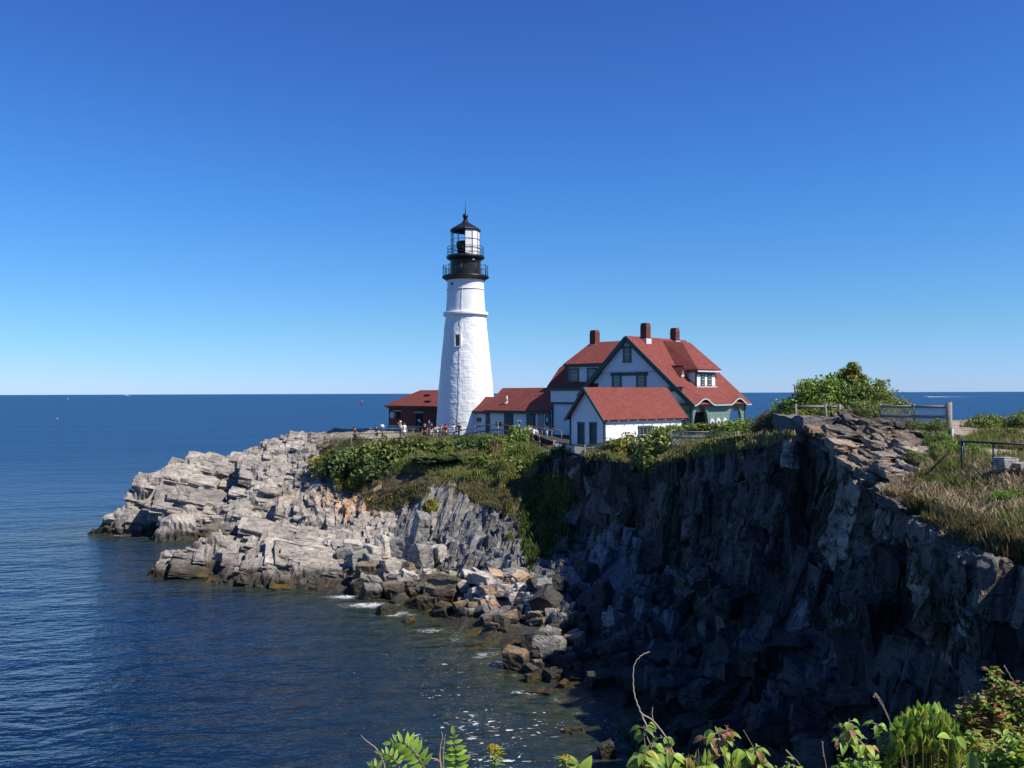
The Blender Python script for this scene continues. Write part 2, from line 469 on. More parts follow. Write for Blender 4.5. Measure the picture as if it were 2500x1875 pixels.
def mat_rock():
    t = NT('bedded_rock'); p = t.pos()
    c = t.attr('Col').outputs['Color']
    v1 = t.noise(1.1, 6, .62, p); v2 = t.noise(7.0, 5, .65, t.mapv(p, (1, 1, 2.6), (.2, .35, .1)))
    f = t.math('ADD', t.math('MULTIPLY', v1, .8), t.math('MULTIPLY', v2, 1.05))
    # dark joint lines: staining plus crack shade painted in, along the beds and a few across
    j1 = t.noise(.9, 4, .55, t.mapv(p, (.30, .45, 2.0), (.26, .26, 0)), .5); j2 = t.noise(.8, 4, .6, t.mapv(p, (1.6, 1.2, .35), (0, .35, .4)), .4)
    def vein(x, w): return t.math('SUBTRACT', 1.0, t.math('MULTIPLY', t.math('ABSOLUTE', t.math('SUBTRACT', x, .5)), w), clamp=True)
    vn = t.math('MAXIMUM', vein(j1, 26.0), t.math('MULTIPLY', vein(j2, 34.0), .8))
    f = t.math('MULTIPLY', f, t.math('SUBTRACT', 1.0, t.math('MULTIPLY', vn, .50)))
    n = t.node('ShaderNodeVectorMath', operation='SCALE'); t.link(c, n.inputs[0]); t.link(t.math('ADD', f, .10), n.inputs['Scale'])
    # the tide line: dark algae, a fringe of brown weed, wet and glossy near the water
    z = t.node('ShaderNodeSeparateXYZ'); t.link(p, z.inputs[0])
    zz = t.math('ADD', z.outputs['Z'], t.math('MULTIPLY', t.math('SUBTRACT', t.noise(.6, 4, .6, p), .5), 1.9))
    def fall(lo, hi):
        m = t.node('ShaderNodeMapRange', clamp=True, interpolation_type='SMOOTHSTEP'); t.link(zz, m.inputs[0])
        for i, x in ((1, lo), (2, hi), (3, 1.0), (4, 0.0)): m.inputs[i].default_value = x
        return m.outputs[0]
    alg = t.ramp(v2, [(.3, (.020, .018, .013)), (.7, (.062, .052, .034))])
    col = t.mix(fall(.3, 1.5), n.outputs[0], alg)
    wd_ = t.math('MULTIPLY', fall(.1, .5), t.math('GREATER_THAN', t.noise(.45, 4, .6, t.mapv(p, (1, 1, .3))), .56))
    col = t.mix(wd_, col, (.10, .062, .014))
    t.base(col).set(.85, .25)
    t.link(t.math('SUBTRACT', .86, t.math('MULTIPLY', fall(.1, .7), .5)), t.b.inputs['Roughness'])
    h = t.math('ADD', t.noise(3.0, 7, .7, t.mapv(p, (1, 1, 2.2), (.25, .3, 0))), t.math('MULTIPLY', t.noise(16, 4, .6, p), .35))
    t.normal(t.bump(h, .9, .14))
    return t.m
M_ROCK = mat_rock()
# ------------------------------------------------------------------ joint blocks standing proud of the rock
def hull_templates(n, seed):
    rnd = random.Random(seed); out = []
    for i in range(n):
        bm = bmesh.new()
        for a in (-1, 1):
            for b in (-1, 1):
                for c in (-1, 1):
                    cut = rnd.random() < .5
                    q = [a * rnd.uniform(.86, 1), b * rnd.uniform(.84, 1), c * rnd.uniform(.86, 1)]
                    if cut:
                        for k in range(3):
                            r_ = list(q); r_[k] *= rnd.uniform(.25, .8); bm.verts.new(r_)
                    else: bm.verts.new(q)
        r = bmesh.ops.convex_hull(bm, input=bm.verts)
        bmesh.ops.delete(bm, geom=[v for v in bm.verts if not v.link_faces], context='VERTS')
        bmesh.ops.triangulate(bm, faces=bm.faces)
        bm.verts.index_update()
        out.append((np.array([v.co[:] for v in bm.verts]), np.array([[v.index for v in f.verts] for f in bm.faces])))
        bm.free()
    return out
def tess(V, Fc, n):
    for _ in range(n):
        E_ = np.sort(np.concatenate([Fc[:, [0, 1]], Fc[:, [1, 2]], Fc[:, [2, 0]]]), 1)
        U, inv = np.unique(E_, axis=0, return_inverse=True); inv = inv.ravel()
        m = len(Fc); mid = len(V) + inv
        V = np.concatenate([V, (V[U[:, 0]] + V[U[:, 1]]) / 2])
        a, b, c = mid[:m], mid[m:2 * m], mid[2 * m:]
        Fc = np.concatenate([np.c_[Fc[:, 0], a, c], np.c_[a, Fc[:, 1], b], np.c_[c, b, Fc[:, 2]], np.c_[a, b, c]])
    return V, Fc
def vnormals(V, Fc):
    fn = np.cross(V[Fc[:, 1]] - V[Fc[:, 0]], V[Fc[:, 2]] - V[Fc[:, 0]])
    n = np.zeros_like(V)
    for k in range(3): np.add.at(n, Fc[:, k], fn)
    return n / (np.linalg.norm(n, axis=1, keepdims=True) + 1e-9)
HULLS = []
for V_, F_ in hull_templates(36, 5):
    lv = []
    for n_ in range(4):
        v_, f_ = tess(V_, F_, n_)
        lv.append((v_, f_, vnormals(v_, f_)))
    HULLS.append(lv)
class Blocks:
    """fractured blocks of one rock mass; get() roughens them all at once with the rock's own bedding"""
    def __init__(s, frame_, rough=1.0, px=.16): s.v, s.f, s.c, s.nn, s.am, s.n = [], [], [], [], [], 0; s.fr = frame_; s.rough = rough; s.px = px
    def add(s, cen, ax, half, tint, rng, wob=.08, px=None):
        px = px or s.px
        lev = int(np.clip(round(math.log2(max(max(half) * 1.4 / px, 1))), 1, 3))
        T, Fc, Nn = HULLS[rng.integers(len(HULLS))][lev]
        A = np.array(ax)
        w = rng.normal(0, wob, 3)
        Rm = np.array(Matrix.Rotation(w[0], 3, 'X') @ Matrix.Rotation(w[1], 3, 'Y') @ Matrix.Rotation(w[2], 3, 'Z'))
        M = (A @ Rm.T)
        sg = rng.choice((-1, 1), 3); 
        if sg.prod() < 0: sg[0] *= -1
        v = (T * half * sg) @ M + cen
        nn = (Nn / half * sg) @ M; nn /= np.linalg.norm(nn, axis=1, keepdims=True)
        s.v.append(v); s.f.append(Fc + s.n); s.n += len(v); s.c.append(np.broadcast_to(tint, v.shape)); s.nn.append(nn)
        s.am.append(np.full(len(v), min(1.0, .3 + 1.1 * float(np.median(half)))))
    def get(s):
        v, f, c, nn, am = np.concatenate(s.v), np.concatenate(s.f), np.concatenate(s.c), np.concatenate(s.nn), np.concatenate(s.am)
        d2, e2, r2 = brick(v, s.fr, (1.5, .8, .30), 208, .4, .6)
        d3, e3, r3 = brick(v, s.fr, (.55, .35, .11), 212, .5, .5)
        d = .085 * d2 + .035 * d3 + .16 * fbm(v * 1.1, 4, 215) - .05
        v = v + nn * (d * am * s.rough)[:, None]
        c = c * (.86 + .28 * r2)[:, None]
        return v, f, c
def join_parts(V0, F4, C0, blk):
    """grid quads and block triangles in one set of triangles"""
    T0 = np.concatenate([F4[:, [0, 1, 2]], F4[:, [0, 2, 3]]])
    bv, bf, bc = blk.get()
    return np.concatenate([V0, bv]), np.concatenate([T0, bf + len(V0)]), np.concatenate([C0, bc])

def reach(n, ax, half): return float((np.abs(np.array(ax) @ n) * half).sum())
rng = np.random.default_rng(11)
HB = Blocks(FR_LEFT, 1.25, .17)
def pick(w, n):
    w = np.clip(w, 0, None); w = w / w.sum()
    return rng.choice(len(w), n, p=w)
slope = 1 - N[:, 2]
seen = (B[:, 2] > .05)
for i in pick(left * (left > .6) * seen * (1 - beach) * (1.0 + slope), 1500):
    big_ = rng.random() < .24
    half = np.array((rng.uniform(1.6, 4.2), rng.uniform(.8, 2.0), rng.uniform(.28, .6))) if big_ else np.array((rng.uniform(.4, 1.7), rng.uniform(.25, .9), rng.uniform(.10, .34)))
    half = half * np.array((1, 1, 1)) * np.clip(.30 + .13 * B[i, 2] + .02 * (B[i, 0] + 38), .32, 1.0)
    cen = V[i] + N[i] * (rng.uniform(-.05, .30) - .80 * reach(N[i], FR_LEFT, half))
    HB.add(cen, FR_LEFT, half, C[i] * rng.uniform(.76, 1.18), rng, .055)
for i in pick(slab * (slab > .5) * (PX > 930) * (1 - veg), 230):
    half = np.array((rng.uniform(.9, 3.3), rng.uniform(.28, .75), rng.uniform(.35, .8)))
    cen = V[i] + N[i] * (rng.uniform(-.1, .6) - .52 * reach(N[i], FR_SLAB, half))
    HB.add(cen, FR_SLAB, half, C[i] * rng.uniform(.75, 1.35), rng, .05)
for i in pick(np.clip(gully + lip * .6, 0, 1) * (B[:, 2] > .6) * (B[:, 2] < 8.2) * (PX < 1420), 150):
    half = np.array((rng.uniform(.5, 1.8), rng.uniform(.25, .7), rng.uniform(.25, .6)))
    cen = V[i] + N[i] * (rng.uniform(-.1, .3) - .6 * half[2])
    HB.add(cen, FR_SLAB, half, C[i] * rng.uniform(.7, 1.3), rng, .12)
for (x1, y1, Y1, x0, y0, Y0, wd_, k_) in ((1045,1192,73.6,1003,1315,67.6,.42,1.25),(1072,1188,73.8,1040,1300,68.2,.5,1.0),(1100,1192,73.2,1062,1330,66.2,.55,1.15),(1140,1196,72.4,1078,1388,62.9,.6,1.2),(1166,1200,72.2,1112,1392,62.6,.42,.85),
        (1182,1226,70.4,1135,1400,61.8,.5,1.3),(1206,1240,69.2,1158,1402,61.6,.55,1.0),(1228,1262,67.8,1186,1404,61.4,.45,1.2),(1244,1292,66.0,1214,1408,61.0,.4,.9),(1258,1320,64.4,1240,1410,60.8,.35,1.1),(1118,1290,67.6,1092,1398,62.2,.36,1.35),(1020,1240,71.4,985,1345,66.6,.4,1.1),(990,1262,71.2,965,1340,67.6,.38,.95),(1192,1330,64.8,1172,1408,61.0,.34,1.3)):
    A_, B_ = np.array(W(x1, y1, Y1)), np.array(W(x0, y0, Y0))
    fr_ = frame(A_ - B_, (.62, -.78, .1))
    HB.add((A_ + B_) / 2 + np.array((0, -.15, 0)), fr_, np.array((np.linalg.norm(A_ - B_) / 2, wd_, .75)), np.array((.165, .160, .152)) * k_, rng, .02)
HB.add(np.array(W(772, 1288, 77.0)), frame((.18, .1, 1), (.3, -.95, 0)), np.array((1.9, .95, .4)), np.array((.42, .38, .33)), rng, .02)
HB.add(np.array(W(800, 1283, 77.6)), frame((-.12, .1, 1), (.9, -.3, 0)), np.array((1.7, .5, .3)), np.array((.52, .47, .41)), rng, .02)
hv, hf, hc = join_parts(HV[used], remap[HF], C[used], HB)
me = np_mesh('headland', hv, hf, point_attrs={'Col': hc})
headland = tag(link_mesh('headland', me, M_ROCK), kind='structure')

# ------------------------------------------------------------------ the shaded cliff: a sheet over the edge, down the face and out to the beach
CL = [  # edge point, foot point
    ((1310,1140,74),(1285,1340,66)),((1400,1112,67),(1385,1400,60.5)),((1500,1108,61),(1490,1440,54.5)),((1585,1125,57.5),(1590,1480,51)),((1650,1110,53.5),(1640,1540,45.5)),
    ((1715,1082,48),(1700,1620,39.3)),((1830,1062,43.5),(1820,1720,34)),((1960,1042,38.5),(1950,1850,29.3)),((2080,1108,33.5),(2100,2000,25)),((2200,1206,28.3),(2250,2200,20.5)),
    ((2350,1272,23),(2450,2500,16.3)),((2500,1338,19),(2640,2900,12.8))]
edge = [W(*a) for a, b in CL]; foot = [W(*b) for a, b in CL]
edge += [Vector((10.6, 13.2, 10.4)), Vector((6.8, 8.2, 10.6)), Vector((3.0, 4.6, 10.9)), Vector((-2.5, 3.4, 10.9)), Vector((-9, 3.0, 10.6)), Vector((-18, 1.0, 10))]
foot += [Vector((7.6, 14.6, 1)), Vector((4.6, 10.2, 1)), Vector((1.8, 7.2, .8)), Vector((-3.2, 6.4, .6)), Vector((-9.4, 6.0, .5)), Vector((-19, 4, .5))]
inl = [(.55,.83),(.6,.8),(.7,.71),(.75,.66),(.8,.6),(.85,.5),(.9,.42),(.95,.3),(1,.12),(1,.02),(1,-.05),(1,-.2),(.9,-.4),(.7,-.7),(.3,-.95),(0,-1),(0,-1),(.1,-1)]
# heights of the flat land behind the edge
LP = [tuple(W(*a)) for a in [(2000,1034,38.5),(2080,1040,37),(2150,1060,36),(2200,1100,33),(2300,1135,30),(2400,1150,28),(2500,1150,27.5),(2340,1062,45),(2340,1030,55),(2300,1230,25),(2420,1230,24),(2500,1260,22),
     (1950,1040,41),(1900,1052,44),(1830,1062,45),(1720,1085,50),(1640,1108,55),(1560,1115,60),(1480,1112,63.5),(1400,1112,68),(2400,1020,62),(2480,1045,52)]]
LP += [tuple(W(*a)) for a in ((1985,1006,45),(2040,1000,45.5),(2110,1003,45),(2170,1012,44),(2060,1000,48),(1640,1058,63),(1690,1052,62),(1745,1050,61),(1800,1052,59),(1855,1060,55),(1900,1052,48))]
LP += [(20,70,10.6),(26,60,11.6),(30,50,12.2),(20,80,10),(14,66,10.3),(40,60,11),(44,75,7),(34,80,8),(60,60,5),(50,40,11),(30,30,11.6),(20,22,11.2),(16,14,11.4),(10,4,11.9),(0,0,12.3),(0,-8,12.6),(-10,-3,11.6),(20,0,12),(4,75,9.4),(10,85,9.4),(16,100,9.2),(24,95,9),(36,100,3),(20,118,3),
       (6,4,11.7),(2,2.5,12.0),(4,6,11.2),(9,10,11.2),(-4,1.5,11.8)]
LP = np.array(LP)
LC = rbf_fit(LP)
def lbase(x, y):
    x = np.asarray(x, float).ravel(); y = np.asarray(y, float).ravel()
    d = np.sqrt((x[:, None] - LP[None, :, 0]) ** 2 + (y[:, None] - LP[None, :, 1]) ** 2 + .6)
    n = len(LP)
    return -d @ LC[:n] + LC[n] + LC[n + 1] * x + LC[n + 2] * y

def catmull(A, t):
    A = np.asarray(A, float); n = len(A)
    i = np.clip(np.floor(t).astype(int), 0, n - 2); f = (t - i)[(...,) + (None,) * (A.ndim - 1)]
    p0 = A[np.clip(i - 1, 0, n - 1)]; p1 = A[i]; p2 = A[i + 1]; p3 = A[np.clip(i + 2, 0, n - 1)]
    return .5 * (2 * p1 + (p2 - p0) * f + (2 * p0 - 5 * p1 + 4 * p2 - p3) * f * f + (3 * p1 - p0 - 3 * p2 + p3) * f ** 3)
E, Ft, In = np.array(edge), np.array(foot), np.array(inl); In /= np.linalg.norm(In, axis=1, keepdims=True)
seg = np.r_[0, np.cumsum(np.linalg.norm(np.diff(E[:, :2], axis=0), axis=1))]
wts = np.interp(np.arange(0, len(E) - 1 + 1e-9, .01), np.arange(len(E)), 1 / np.clip(E[:, 1], 16, 60))
cum = np.r_[0, np.cumsum(np.interp(np.arange(.005, len(E) - 1, .01), np.arange(len(E) - 1) + .5, np.diff(seg)) * wts[:-1])]
NS = 760
S = np.interp(np.linspace(0, cum[-1], NS), cum, np.arange(len(cum)) * .01).clip(0, len(E) - 1 - 1e-6)
es, fs_, is_ = catmull(E, S), catmull(Ft, S), catmull(In, S); is_ /= np.linalg.norm(is_, axis=1, keepdims=True)
# each column of the sheet runs straight out from the edge, so upright joints follow the columns
fine = catmull(Ft, np.linspace(0, len(Ft) - 1 - 1e-6, 4000))
for i in range(NS):
    o = es[i, :2]; dv = -is_[i, :2]
    rel = fine[:, :2] - o
    al = rel @ dv; off = np.abs(rel[:, 0] * dv[1] - rel[:, 1] * dv[0]) + np.where(al < .3, 50, 0) + .02 * np.abs(np.arange(4000) / 4000 * (len(Ft) - 1) - S[i])
    k = int(np.argmin(off)); w = np.clip(al[k], 1.2, 5.2)
    fs_[i, :2] = o + dv * w; fs_[i, 2] = fine[k, 2]
ww = np.linalg.norm(fs_[:, :2] - es[:, :2], axis=1)
kern = np.hanning(41); kern /= kern.sum()
ww = np.convolve(np.pad(ww, 20, mode='edge'), kern, 'valid'); zf = np.convolve(np.pad(fs_[:, 2], 20, mode='edge'), kern, 'valid')
fs_[:, :2] = es[:, :2] - is_[:, :2] * ww[:, None]; fs_[:, 2] = zf
drop = np.linspace(0, 1, 150)
d_in = np.r_[60, 45, 34, 26, np.arange(20, 8, -1.0), np.arange(8, 0, -.17)]
d_out = np.r_[np.arange(.3, 6, .3), 8, 11, 15]
rows = []; kind = []
blend0 = np.clip(d_in / 2.5, 0, 1)
for d, bl in zip(d_in, blend0):
    xy = es[:, :2] + is_ * d
    zz = lbase(xy[:, 0], xy[:, 1])
    rows.append(np.c_[xy, es[:, 2] * (1 - bl) + zz * bl]); kind.append(0)
for t in drop:
    prof = .40 * t + .60 * t ** 4                 # upright under the edge, easing out at the foot
    xy = es[:, :2] + (fs_[:, :2] - es[:, :2]) * prof
    rows.append(np.c_[xy, es[:, 2] + (fs_[:, 2] - es[:, 2]) * t]); kind.append(1)
for d in d_out:
    xy = fs_[:, :2] - is_ * d
    rows.append(np.c_[xy, fs_[:, 2] - .34 * d - .01 * d * d]); kind.append(2)
CB = np.stack(rows, 1); kind = np.array(kind); NT_ = CB.shape[1]
dS = np.gradient(CB, axis=0); dT = np.gradient(CB, axis=1)
CN = np.cross(dS, dT); CN /= np.linalg.norm(CN, axis=-1, keepdims=True) + 1e-9
kk = np.broadcast_to(kind[None, :], CB.shape[:2]).reshape(-1)
tpos = np.broadcast_to(np.r_[np.zeros(len(d_in)), drop, np.ones(len(d_out))][None, :], CB.shape[:2]).reshape(-1)
din = np.broadcast_to(np.r_[d_in, np.zeros(len(drop) + len(d_out))][None, :], CB.shape[:2]).reshape(-1)
P = CB.reshape(-1, 3); CN = CN.reshape(-1, 3)
if CN[(kk == 0)][:, 2].mean() < 0: CN = -CN
PX, PY = proj(np.where(P[:, 1:2] > 2, P, np.array([[0, 2., 14]])))
arc = np.r_[0, np.cumsum(np.linalg.norm(np.diff(es[:, :2], axis=0), axis=1))]
arcp = np.broadcast_to(arc[:, None], CB.shape[:2]).reshape(-1)
down = np.broadcast_to(np.r_[-d_in, drop * 12.5, 12.5 + d_out][None, :], CB.shape[:2]).reshape(-1)
Q = np.stack([arcp - .04 * down + .25 * fbm(P * .35, 2, 8), down, P[:, 2] * 0 + .4 * fbm(P * .2, 2, 19)], 1)
FQ = ((0, 1, 0), (1, 0, 0), (0, 0, 1))
dc0, ec0, rc0 = brick(Q + 3.1, FQ, (6.5, 4.6, 30), 40, .45, .6)
dc1, ec1, rc1 = brick(Q, FQ, (3.6, 2.1, 30), 41, .5, .6)
dc2, ec2, rc2 = brick(Q + 7.7, FQ, (1.6, .85, 30), 45, .4, .6)
dc3, ec3, rc3 = brick(Q + 1.3, FQ, (1.1, .34, 30), 49, .25, .5)
DC = .70 * dc0 + .34 * dc1 + .18 * dc2 + .08 * dc3 + .5 * fbm(P * .14, 3, 7) + .10 * fbm(P * np.array([1.5, 1.5, .8]), 4, 27)
# the bare rock shelf on top of the point: low flat ledges
FR_TOP = frame((.9, .3, -.12), (.14, -.2, .95))
dt1, et1, rt1 = brick(P, FR_TOP, (2.4, 1.5, .45), 61, .4, .4)
dt2, et2, rt2 = brick(P, FR_TOP, (.9, .5, .16), 64, .4, .5)
DT = .20 * dt1 + .10 * dt2 - .12 * np.exp(-(et1 / .06) ** 2)
shelf = sstep(1930, 1980, PX) * sstep(2290, 2215, PX + .30 * (PY - 1100)) * sstep(7.5, 4.5, din) * (kk == 0)
face = (kk == 1) * sstep(0.0, .07, tpos) + (kk == 1) * sstep(.07, 0, tpos) * .4
soft = (P[:, 1] < 9)
disp = face * DC * np.where(soft, .4, 1) + shelf * DT + (kk == 0) * (1 - shelf) * .12 * fbm(P * .9, 4, 3) + (kk == 2) * .35 * dc2
CV = P + CN * disp[:, None]
cl_light, cl_dark = (.120, .108, .095), (.026, .024, .0225)  # same rock as the headland, darkened: the cliff's shade is in this colour
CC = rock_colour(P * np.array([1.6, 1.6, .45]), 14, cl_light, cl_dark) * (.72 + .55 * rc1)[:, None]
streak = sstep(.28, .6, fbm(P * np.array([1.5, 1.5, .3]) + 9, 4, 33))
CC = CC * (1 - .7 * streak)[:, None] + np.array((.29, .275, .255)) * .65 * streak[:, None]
brown = sstep(.1, .5, fbm(P * np.array([.4, .4, .2]) + 77, 3, 36)) * sstep(2000, 2150, PX)
CC = CC * (1 - .6 * brown)[:, None] + np.array((.075, .055, .035)) * .6 * brown[:, None]
topc = rock_colour(P, 17, (.40, .335, .27), (.16, .13, .105)) * (.75 + .5 * rt1)[:, None]
rust = sstep(.15, .5, fbm(P * .9 + 3, 3, 39))
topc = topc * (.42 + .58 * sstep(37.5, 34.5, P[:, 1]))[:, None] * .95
topc = topc * (1 - .45 * rust)[:, None] + np.array((.36, .21, .10)) * .45 * rust[:, None]
nf = np.clip(shelf + (kk == 1) * sstep(.16, .02, tpos) * sstep(1950, 2050, PX), 0, 1)
CC = CC * (1 - nf)[:, None] + topc * nf[:, None]
soil = np.array((.16, .125, .075)) + fbm(P * 1.6, 4, 71)[:, None] * np.array((.06, .05, .03))
sm = (kk == 0) * (1 - shelf)
CC = CC * (1 - sm)[:, None] + soil * sm[:, None]
path = np.exp(-((P[:, 0] - np.interp(P[:, 1], [28, 36, 44, 55], [17.5, 18.6, 23.0, 29])) / .9) ** 2) * (kk == 0) * (P[:, 1] > 26)
CC = CC * (1 - path)[:, None] + np.array((.40, .33, .25)) * path[:, None]
CBk = Blocks(FR_CLIFF, 1.1, .14)
tang = np.broadcast_to((dS / (np.linalg.norm(dS, axis=-1, keepdims=True) + 1e-9)), CB.shape).reshape(-1, 3)
dwn = (dT / (np.linalg.norm(dT, axis=-1, keepdims=True) + 1e-9)).reshape(-1, 3)
wgt = (kk == 1) * (tpos > .015) * (P[:, 1] > 10) * np.clip(P[:, 1] / 30, .3, 2)
for i in pick(wgt, 2100):
    k = min(1.0, P[i, 1] / 34)
    big_ = rng.random() < .3
    half = np.array((rng.uniform(.9, 2.6), rng.uniform(.6, 1.9), rng.uniform(.3, .75))) if big_ else np.array((rng.uniform(.35, 1.5), rng.uniform(.2, .9), rng.uniform(.15, .45)))
    half = half * (.5 + .35 * k)
    n_ = CN[i]; t_ = tang[i]; u_ = np.cross(t_, n_); u_ = u_ / np.linalg.norm(u_); t_ = np.cross(n_, u_)
    cen = CV[i] + n_ * (rng.uniform(-.12, .22) - .62 * half[2])
    if tpos[i] * 12 < half[0] + .5: cen = cen + dwn[i] * (half[0] + .5 - tpos[i] * 12) * .95
    CBk.add(cen, (u_, t_, n_), half, CC[i] * rng.uniform(.6, 1.45), rng, .06 if rng.random() < .6 else .22)
# blocks fallen or standing at the foot
for i in pick((kk == 1) * (tpos > .72) * (P[:, 1] > 26) + (kk == 2) * .25 * (P[:, 1] > 26) * (down < 17), 110):
    half = np.array((rng.uniform(.5, 1.7), rng.uniform(.3, .9), rng.uniform(.25, .7)))
    ax = np.array(Matrix.Rotation(rng.uniform(0, 6.28), 3, 'Z') @ Matrix.Rotation(rng.uniform(-.6, .6), 3, 'X'))
    CBk.add(CV[i] + np.array((0, 0, rng.uniform(-.1, .35))), ax, half, CC[i] * rng.uniform(.7, 1.4), rng, .3)
for i in pick(shelf * (P[:, 1] < 46) * (din < 9), 150):
    half = np.array((rng.uniform(.35, 1.5), rng.uniform(.25, .8), rng.uniform(.07, .24)))
    CBk.add(CV[i] + np.array((0, 0, rng.uniform(-.12, .10) - .5 * half[2])), FR_TOP, half, topc[i] * rng.uniform(.75, 1.2), rng, .12)
def slab_at(px, py, Y, half, ax, tint):
    CBk.add(np.array(W(px, py, Y)), ax, np.array(half), np.array(tint), rng, .03)
FLAT = frame((.93, .36, -.05), (.05, -.12, .99))
slab_at(2030, 1040, 38.5, (2.6, 1.0, .42), FLAT, (.17, .165, .155))
slab_at(2120, 1052, 37.5, (1.5, .9, .40), FLAT, (.19, .17, .15))
slab_at(2195, 1062, 37.0, (1.6, .9, .26), FLAT, (.18, .165, .145))
slab_at(2215, 1079, 35.2, (1.25, .7, .30), FLAT, (.33, .22, .13))
slab_at(2225, 1120, 33.0, (1.1, .7, .34), FLAT, (.34, .21, .12))
slab_at(2205, 1140, 31.8, (1.3, .6, .18), FLAT, (.38, .27, .18))
slab_at(1946, 1085, 37.6, (.62, .4, .85), FR_CLIFF, (.36, .31, .26))
slab_at(1932, 1125, 36.8, (.35, .25, .40), FR_CLIFF, (.33, .29, .25))
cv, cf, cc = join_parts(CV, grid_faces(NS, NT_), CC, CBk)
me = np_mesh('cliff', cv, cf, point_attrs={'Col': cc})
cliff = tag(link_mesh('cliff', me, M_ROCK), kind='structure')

_dg = bpy.context.evaluated_depsgraph_get(); _dg.update()
BVHS = [BVHTree.FromObject(headland, _dg), BVHTree.FromObject(cliff, _dg)]
def cast(o, d, far):
    best = (None, None, None, 1e9)
    for b in BVHS:
        r = b.ray_cast(o, d, far)
        if r[0] is not None and r[3] < best[3]: best = r
    return best
def hit(px, py, far=200):
    """the point of the land seen at a point of the photograph"""
    d = Vector(ray(px, py)); L = d.length
    r = cast(Vector((0, 0, EYE)), d / L, far)
    return r[0], r[1]
def ground(x, y, top=30.0):
    r = cast(Vector((x, y, top)), Vector((0, 0, -1)), 60)
    return r[0].z if r[0] is not None else 0.0
# ------------------------------------------------------------------ the sea
def axis(lo, hi, step, far, n):
    g = np.geomspace(step, far, n)
    return np.r_[lo - np.cumsum(g)[::-1], np.arange(lo, hi, step), hi + np.cumsum(g)]
sx = axis(-62, 20, .4, 22000, 46); sy = axis(4, 112, .4, 22000, 46)
SX, SY = np.meshgrid(sx, sy, indexing='ij')
inside = (SX > -60) & (SX < 18) & (SY > 20) & (SY < 118)
dep = np.full(SX.shape, -9.0)
dep[inside] = hbase(SX[inside], SY[inside])
pts = Ft[:, :2]; dmin = np.full(SX.shape, 1e9)
for a, b in zip(pts[:-1], pts[1:]):
    ab = b - a; t = np.clip(((SX - a[0]) * ab[0] + (SY - a[1]) * ab[1]) / (ab @ ab), 0, 1)
    dmin = np.minimum(dmin, np.hypot(SX - a[0] - t * ab[0], SY - a[1] - t * ab[1]))
dep = np.maximum(dep, -.45 * (dmin - 2.5))
flat = np.stack([SX, SY, SX * 0], -1).reshape(-1, 3)
foamv = np.zeros(len(flat))
depf = dep.ravel()
near = (depf > -8.9)
foamv[near] = np.exp(-((depf[near] + .25) / .30) ** 2) * .36
for (px, py, rx, ry, k) in ((315,1306,2.0,.8,1.0),(400,1312,2.2,1.0,.8),(840,1458,1.6,.8,1.0),(905,1478,2.2,1.0,.9),(940,1500,1.8,1.0,.75),(1050,1540,1.2,.8,.75),(1120,1560,1.0,.8,.6),(1180,1600,.9,.9,.6),(1290,1690,1.2,.5,.9),(1210,1625,.7,.5,.7),(980,1495,.9,.6,.7),(260,1296,1.4,.7,.6)):
    d = ray(px, py); Y = -EYE / d[2]; X = d[0] * Y
    foamv = np.maximum(foamv, .84 * k * np.exp(-(((flat[:, 0] - X) / rx) ** 2 + ((flat[:, 1] - Y) / ry) ** 2)))
speck = np.zeros(len(flat))
for (px, py, rx, ry, k) in ((1150,1770,1.5,2.2,1.0),(1260,1790,1.8,2.0,.8),(1330,1760,1.5,1.8,.65),(1080,1690,1.4,2.2,.6),(1000,1800,1.6,1.5,.5),(1180,1860,2.2,1.3,.9),(1120,1640,2.0,2.5,.45),(1010,1620,2.5,3,.35)):
    d = ray(px, py); Y = -EYE / d[2]; X = d[0] * Y
    speck = np.maximum(speck, k * np.exp(-(((flat[:, 0] - X) / rx) ** 2 + ((flat[:, 1] - Y) / ry) ** 2)))
me = np_mesh('sea', flat, grid_faces(len(sx), len(sy)), smooth=True, point_attrs={'depth': depf, 'foam': foamv, 'speck': speck})
